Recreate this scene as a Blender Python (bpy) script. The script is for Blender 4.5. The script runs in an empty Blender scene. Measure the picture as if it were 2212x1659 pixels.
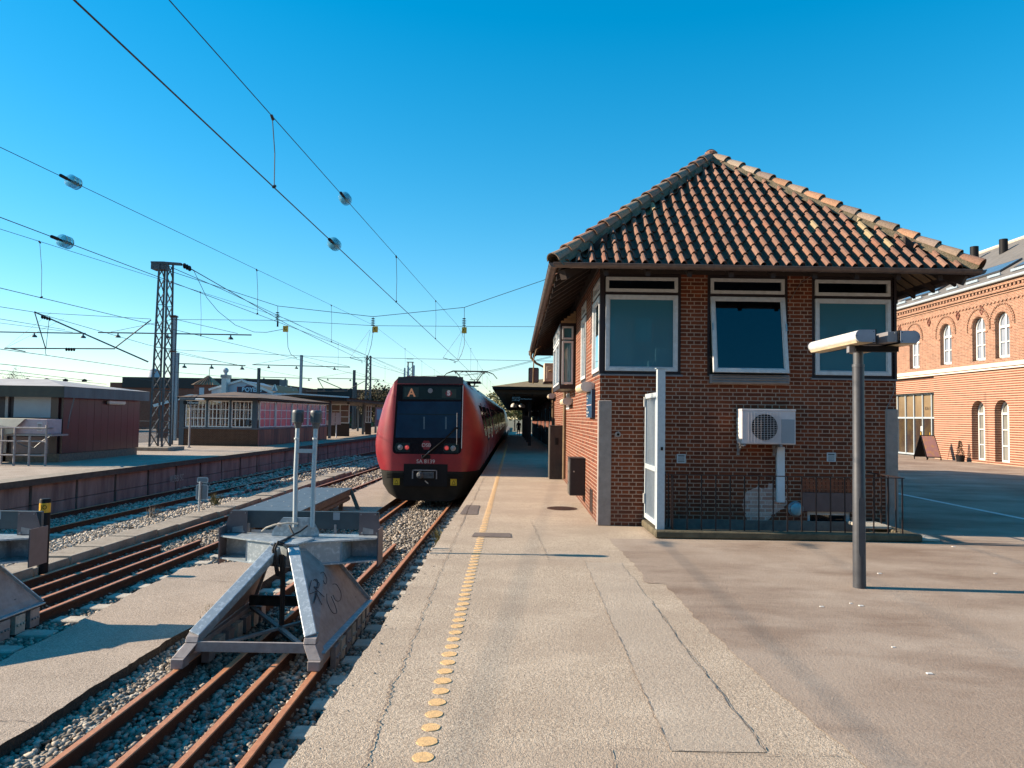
import bpy, math, random
import numpy as np
from mathutils import Vector, Matrix
random.seed(7); RNG = np.random.default_rng(11)
SC = bpy.context.scene; COL = SC.collection
# ---------------------------------------------------------------- camera calibration (2212 x 1659 reference pixels)
F = 1600.; CX, CY = 1106., 829.5; H = 1.8; VX, VY = 1112., 900.; ROLL = math.radians(.85)
def _basis():
    yw = Vector(((VX-CX)/F, -(VY-CY)/F, -1.)).normalized()
    up = Vector((math.sin(ROLL), math.cos(ROLL), 0.))
    zw = (up - yw*up.dot(yw)).normalized()
    return yw.cross(zw), yw, zw
XW, YW, ZW = _basis()
def ray(px, py):
    c = Vector(((px-CX)/F, -(py-CY)/F, -1.)); return Vector((c.dot(XW), c.dot(YW), c.dot(ZW)))
def G(px, py, z=0.):                    # point seen at a pixel on the level z
    r = ray(px, py); t = (z-H)/r.z; return (r.x*t, r.y*t, z)
def D(px, py, Y):                       # point seen at a pixel at the distance Y
    r = ray(px, py); t = Y/r.y; return (r.x*t, Y, H+r.z*t)
def RP(px, py, p0, n):                  # point seen at a pixel on a plane
    r = ray(px, py); o = Vector((0, 0, H)); t = (Vector(p0)-o).dot(n)/r.dot(n); return o+r*t
cam = bpy.data.cameras.new('camera'); cam_o = bpy.data.objects.new('camera', cam); COL.objects.link(cam_o)
cam.sensor_width = 36; cam.lens = 36*F/2212; cam.clip_start = .05; cam.clip_end = 3000
cam_o.matrix_world = Matrix(((*XW, 0), (*YW, 0), (*ZW, H), (0, 0, 0, 1)))
SC.camera = cam_o
# ---------------------------------------------------------------- light
EL = math.radians(25.5); AZ = (-1, .06)
al = math.hypot(*AZ); SUN = Vector((AZ[0]/al*math.cos(EL), AZ[1]/al*math.cos(EL), math.sin(EL)))
sl = bpy.data.lights.new('sun', 'SUN'); sl.energy = 5.0; sl.angle = math.radians(.5); sl.color = (1, .83, .63)
so = bpy.data.objects.new('sun', sl); COL.objects.link(so); so.rotation_euler = SUN.to_track_quat('Z', 'Y').to_euler()
W = bpy.data.worlds.new('World'); SC.world = W; W.use_nodes = True
nt = W.node_tree; nt.nodes.clear()
sky = nt.nodes.new('ShaderNodeTexSky'); sky.sky_type = 'NISHITA'; sky.sun_disc = False
sky.sun_elevation = EL; sky.sun_rotation = math.atan2(SUN.x, SUN.y)
sky.altitude = 0; sky.air_density = 1.0; sky.dust_density = .1; sky.ozone_density = 3.5
hs = nt.nodes.new('ShaderNodeHueSaturation'); hs.inputs['Saturation'].default_value = 1.6; hs.inputs['Hue'].default_value = .486; hs.inputs['Value'].default_value = 1.12
bg = nt.nodes.new('ShaderNodeBackground'); bg.inputs[1].default_value = .12
wo = nt.nodes.new('ShaderNodeOutputWorld')
gm = nt.nodes.new('ShaderNodeGamma'); gm.inputs[1].default_value = .78
nt.links.new(sky.outputs[0], gm.inputs[0]); nt.links.new(gm.outputs[0], hs.inputs['Color']); nt.links.new(hs.outputs[0], bg.inputs[0]); nt.links.new(bg.outputs[0], wo.inputs[0])
SC.view_settings.view_transform = 'Standard'; SC.view_settings.look = 'None'; SC.view_settings.gamma = 1; SC.view_settings.exposure = 1.1
# ---------------------------------------------------------------- materials
def NM(name):
    m = bpy.data.materials.new(name); m.use_nodes = True; t = m.node_tree
    b = t.nodes['Principled BSDF']; return m, t, b
def nd(t, typ, **kw):
    n = t.nodes.new(typ)
    for k, v in kw.items():
        if k in n.inputs: n.inputs[k].default_value = v
        else: setattr(n, k, v)
    return n
def ramp(t, src, stops):
    r = t.nodes.new('ShaderNodeValToRGB'); e = r.color_ramp.elements
    while len(e) < len(stops): e.new(.5)
    for i, (p, c) in enumerate(stops):
        e[i].position = p; e[i].color = (*c, 1) if len(c) == 3 else c
    t.links.new(src, r.inputs[0]); return r.outputs[0]
def mix(t, a, b, fac, mode='MIX'):
    m = t.nodes.new('ShaderNodeMix'); m.data_type = 'RGBA'; m.blend_type = mode
    for s, v in ((6, a), (7, b)):
        if isinstance(v, tuple): m.inputs[s].default_value = (*v, 1)
        else: t.links.new(v, m.inputs[s])
    if isinstance(fac, (int, float)): m.inputs[0].default_value = fac
    else: t.links.new(fac, m.inputs[0])
    return m.outputs[2]
def coords(t, out='Object', scale=(1, 1, 1)):
    c = t.nodes.new('ShaderNodeTexCoord'); mp = t.nodes.new('ShaderNodeMapping'); mp.inputs['Scale'].default_value = scale
    t.links.new(c.outputs[out], mp.inputs[0]); return mp.outputs[0]
def noise(t, vec, scale, detail=4, rough=.6, lo=.35, hi=.65):
    n = nd(t, 'ShaderNodeTexNoise', Scale=scale, Detail=detail, Roughness=rough); t.links.new(vec, n.inputs['Vector'])
    return ramp(t, n.outputs[0], [(lo, (0, 0, 0)), (hi, (1, 1, 1))])
def bump(t, b, h, strength=.3, dist=.01):
    n = nd(t, 'ShaderNodeBump', Strength=strength, Distance=dist); t.links.new(h, n.inputs['Height']); t.links.new(n.outputs[0], b.inputs['Normal']); return n
def plain(name, c, rough=.6, metal=0., c2=None, scale=6., lo=.35, hi=.7, bmp=0., bscale=60., streak=False, spec=.5, fine=0.):
    m, t, b = NM(name); b.inputs['Roughness'].default_value = rough; b.inputs['Metallic'].default_value = metal
    b.inputs['Specular IOR Level'].default_value = spec
    v = coords(t, scale=(1, 1, .18) if streak else (1, 1, 1))
    if c2 is None: c2 = tuple(x*.78 for x in c)
    col = mix(t, c, c2, noise(t, v, scale, 6, .65, lo, hi))
    if fine:
        col = mix(t, col, tuple(x*.6 for x in c), mixf(t, noise(t, coords(t), bscale, 3, .7, .5, .75), fine))
    t.links.new(col, b.inputs['Base Color'])
    if bmp: bump(t, b, noise(t, coords(t), bscale, 4, .65, .3, .7), bmp, .01)
    return m
def mixf(t, fac, k):
    m = nd(t, 'ShaderNodeMath', operation='MULTIPLY'); t.links.new(fac, m.inputs[0]); m.inputs[1].default_value = k; return m.outputs[0]
def mathn(t, op, a, b=None):
    m = nd(t, 'ShaderNodeMath', operation=op)
    for i, v in enumerate((a, b)):
        if v is None: continue
        if isinstance(v, (int, float)): m.inputs[i].default_value = v
        else: t.links.new(v, m.inputs[i])
    return m.outputs[0]
def brick(name, c1, c2, mortar, rowh=.0667, bw=.24, ms=.012, squash=.5, sf=2, bmp=.6, dirty=(.5, .35, .3), base_dark=0., stripes=None, whitewash=False):
    m, t, b = NM(name); b.inputs['Roughness'].default_value = .85; b.inputs['Specular IOR Level'].default_value = .25
    tc = t.nodes.new('ShaderNodeTexCoord'); s = t.nodes.new('ShaderNodeSeparateXYZ'); t.links.new(tc.outputs['Object'], s.inputs[0])
    u = mathn(t, 'ADD', s.outputs[0], s.outputs[1]); cb = t.nodes.new('ShaderNodeCombineXYZ'); t.links.new(u, cb.inputs[0]); t.links.new(s.outputs[2], cb.inputs[1])
    # wobble the joints a little
    wn = nd(t, 'ShaderNodeTexNoise', Scale=9., Detail=2.); t.links.new(tc.outputs['Object'], wn.inputs['Vector'])
    vm = nd(t, 'ShaderNodeVectorMath', operation='MULTIPLY_ADD'); t.links.new(wn.outputs[1], vm.inputs[0]); vm.inputs[1].default_value = (.012, .008, 0); t.links.new(cb.outputs[0], vm.inputs[2])
    bt = t.nodes.new('ShaderNodeTexBrick'); bt.offset = .5; bt.squash = squash; bt.squash_frequency = sf
    for k, v in (('Scale', 1.), ('Mortar Size', ms), ('Mortar Smooth', .35), ('Bias', 0.), ('Brick Width', bw), ('Row Height', rowh)): bt.inputs[k].default_value = v
    bt.inputs['Color1'].default_value = (*c1, 1); bt.inputs['Color2'].default_value = (*c2, 1); bt.inputs['Mortar'].default_value = (*mortar, 1)
    t.links.new(vm.outputs[0], bt.inputs['Vector'])
    col = mix(t, bt.outputs[0], dirty, mixf(t, noise(t, tc.outputs['Object'], 2.2, 6, .7, .45, .75), .35), 'MULTIPLY')
    col = mix(t, col, (.55, .5, .5), mixf(t, noise(t, tc.outputs['Object'], 38, 3, .7, .45, .7), .45), 'MULTIPLY')
    if stripes:
        st = mathn(t, 'SINE', mathn(t, 'MULTIPLY', s.outputs[2], 2*math.pi/stripes[0]))
        f = ramp(t, st, [(.45, (0, 0, 0)), (.6, (1, 1, 1))]); col = mix(t, col, stripes[1], mixf(t, f, stripes[2]))
    if base_dark:
        g = ramp(t, mathn(t, 'ADD', s.outputs[2], mixf(t, noise(t, tc.outputs['Object'], 3, 4), .5)), [(.35, (1, 1, 1)), (.75, (0, 0, 0))])  # darker towards the bottom, with a noisy upper limit
        col = mix(t, col, (.05, .045, .04), mixf(t, g, base_dark))
    t.links.new(col, b.inputs['Base Color'])
    inv = mathn(t, 'SUBTRACT', 1., bt.outputs[1]); hh = mathn(t, 'ADD', inv, mixf(t, noise(t, tc.outputs['Object'], 70, 4), .3))
    bump(t, b, hh, bmp, .012)
    return m
def asphalt(name, base, light, dark, stone=.5, sscale=160., patch=1.2, bm=.5, stain=None):
    m, t, b = NM(name); b.inputs['Roughness'].default_value = .9; b.inputs['Specular IOR Level'].default_value = .3
    v = coords(t)
    col = mix(t, base, light, noise(t, v, patch, 6, .6, .4, .65))
    vo = nd(t, 'ShaderNodeTexVoronoi', Scale=sscale); t.links.new(v, vo.inputs['Vector'])
    sp = ramp(t, vo.outputs[0], [(.1, (0, 0, 0)), (.55, (1, 1, 1))])
    gr = nd(t, 'ShaderNodeTexWhiteNoise'); t.links.new(vo.outputs[2], gr.inputs[0])
    st = ramp(t, gr.outputs[0], [(.0, dark), (.45, base), (.75, light), (1., tuple(min(1, x*1.35) for x in light))])
    col = mix(t, col, st, stone)
    col = mix(t, col, dark, mixf(t, sp, .38*stone))
    if stain:
        rv = nd(t, 'ShaderNodeMapping'); t.links.new(v, rv.inputs[0]); rv.inputs['Rotation'].default_value = (0, 0, .5); rv.inputs['Scale'].default_value = (.45, 1, 1)
        col = mix(t, col, stain, mixf(t, noise(t, rv.outputs[0], 1.0, 6, .62, .46, .70), .75))
        col = mix(t, col, stain, mixf(t, noise(t, v, .23, 3, .5, .55, .7), .7))
        col = mix(t, col, light, mixf(t, noise(t, rv.outputs[0], 1.7, 7, .7, .56, .78), .5))
    t.links.new(col, b.inputs['Base Color'])
    inv = mathn(t, 'SUBTRACT', 1., sp); bump(t, b, mathn(t, 'ADD', inv, noise(t, v, 40, 4)), bm, .006)
    return m
def glass(name, tint, fac=.25, rough=.02, film=None, veilf=.4):
    m, t, b = NM(name); t.nodes.remove(b); o = t.nodes['Material Output']
    tr = nd(t, 'ShaderNodeBsdfTransparent'); tr.inputs[0].default_value = (*tint, 1)
    gl = nd(t, 'ShaderNodeBsdfGlossy', Roughness=rough); gl.inputs[0].default_value = (.9, .95, 1, 1)
    fr = nd(t, 'ShaderNodeFresnel', IOR=1.5); f = mathn(t, 'MULTIPLY_ADD', fr.outputs[0], .9); t.nodes[-1].inputs[2].default_value = fac
    mx = t.nodes.new('ShaderNodeMixShader'); t.links.new(f, mx.inputs[0]); t.links.new(tr.outputs[0], mx.inputs[1]); t.links.new(gl.outputs[0], mx.inputs[2])
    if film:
        df = nd(t, 'ShaderNodeBsdfDiffuse'); df.inputs[0].default_value = (*film, 1); m2 = t.nodes.new('ShaderNodeMixShader'); m2.inputs[0].default_value = veilf
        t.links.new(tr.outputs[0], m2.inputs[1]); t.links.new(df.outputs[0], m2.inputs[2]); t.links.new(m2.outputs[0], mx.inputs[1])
    t.links.new(mx.outputs[0], o.inputs[0]); return m
def attr_mat(name, attr, rough=.85, spec=.3, bmp=.3, bscale=80., mulc=None):
    m, t, b = NM(name); b.inputs['Roughness'].default_value = rough; b.inputs['Specular IOR Level'].default_value = spec
    a = t.nodes.new('ShaderNodeAttribute'); a.attribute_name = attr
    col = mix(t, a.outputs[0], mulc or (.5, .5, .5), mixf(t, noise(t, coords(t), 25, 5, .7, .4, .7), .5), 'MULTIPLY')
    t.links.new(col, b.inputs['Base Color'])
    if bmp: bump(t, b, noise(t, coords(t), bscale, 4), bmp, .006)
    return m
M = {}
M['brick_red'] = brick('brick red brown', (.215, .053, .020), (.10, .027, .012), (.40, .27, .20), ms=.009, base_dark=.3)
M['brick_orange'] = brick('brick orange', (.35, .155, .095), (.19, .085, .055), (.44, .33, .24), rowh=.0667, ms=.01, bmp=.3)
M['brick_striped'] = brick('brick striped', (.27, .085, .050), (.16, .055, .036), (.30, .17, .11), rowh=.0525, ms=.008, bmp=.3, stripes=(.105, (.56, .39, .28), .8))
M['brick_dark'] = brick('brick dark far', (.20, .055, .035), (.15, .04, .03), (.20, .12, .09), bmp=.2)
M['brick_brown'] = brick('brick brown', (.10, .05, .03), (.07, .035, .022), (.13, .08, .05), bmp=.2)
M['asphalt'] = asphalt('platform asphalt', (.45, .35, .255), (.62, .505, .385), (.13, .095, .075), .62, 130, stain=(.34, .26, .195))
M['asphalt_grey'] = asphalt('grey asphalt strip', (.435, .345, .262), (.58, .48, .375), (.15, .11, .088), .56, 160, stain=(.37, .30, .235))
M['joint'] = plain('joint filler', (.21, .16, .125), .9, c2=(.13, .095, .075), scale=30)
M['kerb_moss'] = plain('mossy kerb concrete', (.14, .115, .07), .9, c2=(.06, .05, .03), scale=6, bmp=.5, bscale=50, fine=.4)
M['yard'] = asphalt('yard asphalt', (.315, .238, .182), (.44, .355, .285), (.15, .10, .072), .34, 200, .8, .5, stain=(.15, .09, .06))
M['asphalt_dark'] = asphalt('patch asphalt', (.15, .115, .10), (.2, .16, .14), (.07, .05, .04), .4, 160)
M['asphalt_lane'] = asphalt('walkway asphalt', (.38, .305, .24), (.50, .41, .33), (.12, .09, .07), .5, 90)
M['ground'] = asphalt('track bed gravel', (.12, .10, .09), (.22, .19, .17), (.05, .04, .035), .8, 28, .8, 1.)
M['field'] = plain('field', (.10, .10, .05), .95, c2=(.16, .13, .09), scale=.6)
M['concrete'] = plain('weathered concrete', (.36, .31, .25), .9, c2=(.22, .18, .14), scale=5, bmp=.5, bscale=70, fine=.4)
M['concrete_light'] = plain('pale concrete', (.55, .50, .42), .9, c2=(.38, .33, .27), scale=7, bmp=.4, bscale=80, fine=.4)
M['concrete_wall'] = plain('stained platform wall', (.33, .225, .20), .9, c2=(.16, .10, .09), scale=2.2, lo=.4, hi=.65, bmp=.4, bscale=40, streak=True, fine=.5)
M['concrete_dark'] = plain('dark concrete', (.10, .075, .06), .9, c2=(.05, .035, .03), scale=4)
M['granite'] = plain('granite', (.33, .27, .24), .8, c2=(.25, .2, .18), scale=9, bmp=.3, bscale=150, fine=.6)
M['plaster'] = plain('grey plaster', (.17, .155, .14), .9, c2=(.10, .09, .08), scale=6, bmp=.2)
M['limewash'] = plain('chalky lime wash', (.55, .45, .42), .95, c2=(.42, .28, .24), scale=9, lo=.42, hi=.6, bmp=.5, bscale=40)
M['rust'] = plain('rusty steel', (.085, .030, .012), .85, .0, c2=(.04, .015, .008), scale=9, bmp=.5, bscale=90, fine=.4)
M['railtop'] = plain('rusty rail head', (.58, .26, .13), .5, .15, c2=(.44, .18, .09), scale=14, bmp=.2, fine=.3)
M['galv'] = plain('galvanised steel', (.36, .41, .44), .42, .4, c2=(.52, .57, .60), scale=16, lo=.5, hi=.6, bmp=.12, bscale=30)
M['galv_dull'] = plain('dull galvanised sheet', (.36, .325, .315), .6, .25, c2=(.24, .205, .20), scale=7, bmp=.1, bscale=20, fine=.2)
M['navy'] = plain('dark blue grey board', (.045, .07, .085), .5, c2=(.035, .05, .06))
M['mauve'] = plain('brown grey plate', (.15, .115, .12), .55, .2)
M['pole_grey'] = plain('pale grey pole paint', (.42, .47, .49), .45, .1, c2=(.36, .40, .42), scale=20, fine=.2, bscale=120)
M['anthracite'] = plain('anthracite paint', (.085, .09, .10), .5, .2, c2=(.06, .063, .07), fine=.25)
M['post_dark'] = plain('steel post', (.065, .068, .078), .5, .3, c2=(.05, .05, .055), scale=12, fine=.2)
M['mast'] = plain('lattice mast steel', (.085, .10, .115), .6, .3, c2=(.05, .05, .05), scale=8)
M['hpost'] = plain('grey steel column', (.28, .34, .38), .6, .2, c2=(.22, .26, .3))
M['black'] = plain('black paint', (.010, .009, .010), .6, spec=.2)
M['blackwire'] = plain('wire', (.03, .03, .035), .6, .3)
M['copperwire'] = plain('contact wire', (.06, .035, .03), .5, .3)
M['rubber'] = plain('black rubber cable', (.02, .018, .02), .5)
M['white'] = plain('white paint', (.78, .76, .72), .4, c2=(.68, .65, .6), scale=20)
M['white_metal'] = plain('white lacquered steel', (.47, .53, .56), .4, c2=(.40, .44, .47), scale=20, fine=.15)
M['frame_white'] = plain('white window frame', (.60, .61, .62), .4, c2=(.48, .48, .48), scale=12)
M['frame_dark'] = plain('dark window casing', (.022, .012, .014), .5)
M['sill'] = plain('zinc sill', (.22, .22, .23), .5, .4)
M['tile'] = attr_mat('clay roof tile', 'tint', .8, .3, .4, 60, (.45, .42, .42))
M['mortar'] = plain('mossy mortar', (.20, .15, .10), .95, c2=(.10, .09, .05), scale=14, bmp=.7, bscale=40)
M['gutter'] = plain('old zinc gutter', (.17, .125, .105), .5, .5, c2=(.10, .075, .07), scale=7, fine=.3)
M['gutter_side'] = M['gutter']
M['dark_wood'] = plain('dark stained wood', (.035, .020, .015), .8, c2=(.02, .012, .01), scale=9)
M['soffit'] = plain('soffit boards', (.22, .14, .07), .8, c2=(.14, .09, .05), scale=9)
M['wood_pale'] = plain('pale cladding', (.42, .28, .15), .7, c2=(.32, .2, .11))
M['wood_grey'] = plain('weathered timber', (.24, .17, .12), .85, c2=(.13, .09, .07), scale=12, bmp=.4)
M['glass'] = glass('window glass', (.30, .50, .58), .045, film=(.065, .27, .35), veilf=.55)  # diffuse teal puts the reflected sky into the pane colour
M['glass_deep'] = glass('deep window glass', (.05, .08, .14), .03)
M['glass_far'] = plain('glazed pane', (.10, .13, .16), .08, c2=(.15, .17, .2), scale=1.5, spec=.9)
M['glass_white'] = plain('curtained pane', (.24, .235, .21), .15, c2=(.17, .165, .15), scale=2, spec=.6)
M['glass_dark'] = plain('dark pane', (.012, .014, .018), .05, spec=.8)
M['interior'] = plain('interior wall', (.50, .55, .54), .8)
M['curtain'] = plain('curtain', (.45, .42, .38), .8)
M['railing'] = plain('rusty black railing', (.014, .008, .008), .6, .1, c2=(.035, .014, .010), scale=20)
M['duct'] = plain('white duct', (.66, .70, .74), .4, c2=(.58, .6, .62))
M['ac'] = plain('white air conditioner shell', (.62, .57, .58), .45, c2=(.52, .47, .48), scale=4)
M['ac_beige'] = plain('cream air conditioner shell', (.60, .48, .36), .5)
M['cream'] = plain('cream diffuser', (.72, .60, .42), .35, c2=(.55, .42, .26), scale=5)
M['lampcap'] = plain('blue grey lamp cap', (.33, .36, .42), .4, .2)
M['lampwhite'] = plain('pale lamp housing', (.66, .64, .60), .4, c2=(.55, .52, .47), scale=9)
M['boxgrey'] = plain('grey bracket', (.30, .285, .29), .45, .3)
M['bluesign'] = plain('blue sign', (.012, .045, .10), .4)
M['cab_brown'] = plain('brown cabinet', (.050, .036, .028), .6, c2=(.03, .02, .018))
M['cab_black'] = plain('black locker', (.020, .017, .020), .5)
M['cab_side'] = plain('lit cabinet side', (.10, .085, .07), .6)  # paler tone puts the sunlight into the cabinets' left sides
def worn_yellow():
    m, t, b = NM('yellow marking'); b.inputs['Roughness'].default_value = .7; v = coords(t)
    gm_ = nd(t, 'ShaderNodeNewGeometry'); w = nd(t, 'ShaderNodeMapping'); t.links.new(gm_.outputs['Position'], w.inputs[0])
    col = mix(t, (.80, .50, .22), (.62, .38, .17), noise(t, w.outputs[0], 40, 4, .6, .4, .7))
    col = mix(t, col, (.30, .215, .15), mixf(t, noise(t, w.outputs[0], 55, 5, .75, .56, .64), .8))
    t.links.new(col, b.inputs['Base Color']); bump(t, b, noise(t, w.outputs[0], 160, 4), .5, .006); return m
M['yellow'] = worn_yellow()
M['line_white'] = plain('road paint', (.72, .72, .70), .7, c2=(.55, .55, .54), scale=9)
M['yellowband'] = plain('amber band', (.75, .42, .03), .4)
M['hut_wall'] = plain('plum sheet cladding', (.060, .030, .036), .28, .1, c2=(.035, .019, .024), scale=1.2, streak=True)
M['hut_dark'] = plain('dark corner cladding', (.028, .020, .028), .5)
M['hut_panel'] = plain('pale blue panel', (.30, .34, .38), .35, c2=(.25, .27, .3), scale=1)
M['fascia_blue'] = plain('blue grey fascia', (.10, .125, .145), .55, c2=(.06, .07, .08), scale=2, streak=True)
M['post_blue'] = plain('dark blue grey timber', (.05, .075, .095), .5, c2=(.035, .05, .065))
M['lamp_dark'] = plain('dark grey lamp metal', (.10, .11, .12), .5, .2)
M['soil'] = plain('dark soil edge', (.035, .026, .02), .95, c2=(.07, .055, .04), scale=25, bmp=1., bscale=40)
M['pebble'] = attr_mat('pale ballast stone', 'tint', .9, .25, .3, 120, (.75, .72, .70))
M['fascia_green'] = plain('mossy fascia', (.055, .06, .045), .7, c2=(.03, .03, .025), scale=2, streak=True)
M['felt'] = plain('pale roofing felt', (.46, .44, .43), .8, c2=(.34, .32, .32), scale=1.2)
M['felt_brown'] = plain('brown roofing felt', (.16, .10, .065), .85, c2=(.10, .06, .042), scale=1.5, fine=.3)
M['tarp'] = plain('beige tarpaulin', (.48, .44, .36), .7, c2=(.36, .32, .25), scale=3)
M['pinkbox'] = plain('pale pink box', (.50, .38, .40), .6)
M['pinkglass'] = plain('pink film on glass', (.48, .20, .20), .25, c2=(.28, .12, .16), scale=1.3, spec=.6)
M['moss'] = plain('moss', (.10, .10, .035), .95, c2=(.2, .17, .08), scale=9, bmp=.8)
M['slate'] = plain('slate roof', (.17, .155, .14), .8, c2=(.12, .11, .10), scale=3, streak=True, fine=.3, bscale=12)
M['cornice'] = plain('pale stone band', (.70, .62, .52), .8, c2=(.6, .5, .42))
M['black_roof'] = plain('black roof sheet', (.018, .017, .020), .7)
M['tan_roof'] = plain('tan sheet roof', (.26, .17, .10), .7)
M['white_wall'] = plain('white gable wall', (.36, .42, .48), .8, c2=(.3, .34, .4), scale=.5)
M['graf_red'] = plain('red spray paint', (.3, .02, .02), .6)
M['graf_blue'] = plain('pale blue spray paint', (.35, .5, .62), .6)
M['graf_dark'] = plain('dark spray paint', (.02, .025, .05), .6)
M['scribble'] = plain('marker scribble', (.055, .035, .04), .6)
M['bark'] = plain('bark', (.10, .07, .05), .9)
M['leaf_pine'] = plain('pine needles', (.055, .050, .025), .9, c2=(.11, .085, .045), scale=.5, lo=.4, hi=.6)
M['leaf_green'] = plain('spring leaves', (.10, .10, .03), .9, c2=(.17, .15, .06), scale=.3, lo=.4, hi=.6)
M['twig'] = plain('bare twigs', (.22, .19, .16), .9)
M['train_red'] = plain('train red paint', (.24, .015, .022), .36, c2=(.17, .011, .018), scale=3, fine=.2, bscale=14)
M['train_black'] = plain('train glossy black', (.006, .008, .013), .15, spec=.35)
M['train_roof'] = plain('train roof', (.13, .14, .15), .35, .4, c2=(.08, .08, .09))
M['train_cap'] = plain('train roof cap', (.035, .030, .032), .5)
M['train_screen'] = plain('train windscreen', (.010, .045, .085), .08, c2=(.006, .028, .055), scale=1.4, spec=.4)
M['train_panel'] = plain('display panel', (.012, .03, .032), .25, spec=.3)
M['train_skirt'] = plain('train skirt', (.020, .019, .016), .7, c2=(.010, .010, .009), scale=3, spec=.2)
M['train_win'] = plain('train side window', (.02, .022, .026), .07, spec=.8)
M['logo_red'] = plain('dark red emblem', (.22, .012, .02), .4)
M['letters'] = plain('white letters', (.62, .56, .52), .5)
M['steel_light'] = plain('bright steel', (.45, .45, .45), .35, .7)
M['warn'] = plain('yellow warning label', (.62, .42, .02), .5)
M['cloth'] = plain('dark coat', (.02, .02, .022), .9)
M['skin'] = plain('skin', (.35, .2, .14), .6)
M['poster'] = plain('reddish brown poster', (.33, .17, .16), .6, c2=(.42, .22, .10), scale=5, lo=.5, hi=.62)
M['amber'] = plain('amber lettering', (.75, .33, .12), .5)
def emis(name, c, s):
    m, t, b = NM(name); b.inputs['Base Color'].default_value = (*c, 1); b.inputs['Emission Color'].default_value = (*c, 1); b.inputs['Emission Strength'].default_value = s; return m
M['lamp_red'] = emis('lit red lamp', (.7, .08, .07), .18)
M['sign_text'] = emis('lit sign text', (.12, .28, .42), .12)
M['disp_amber'] = emis('amber display letter', (.6, .25, .12), .10)
def lamp_amber(): return M['disp_amber']
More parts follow.
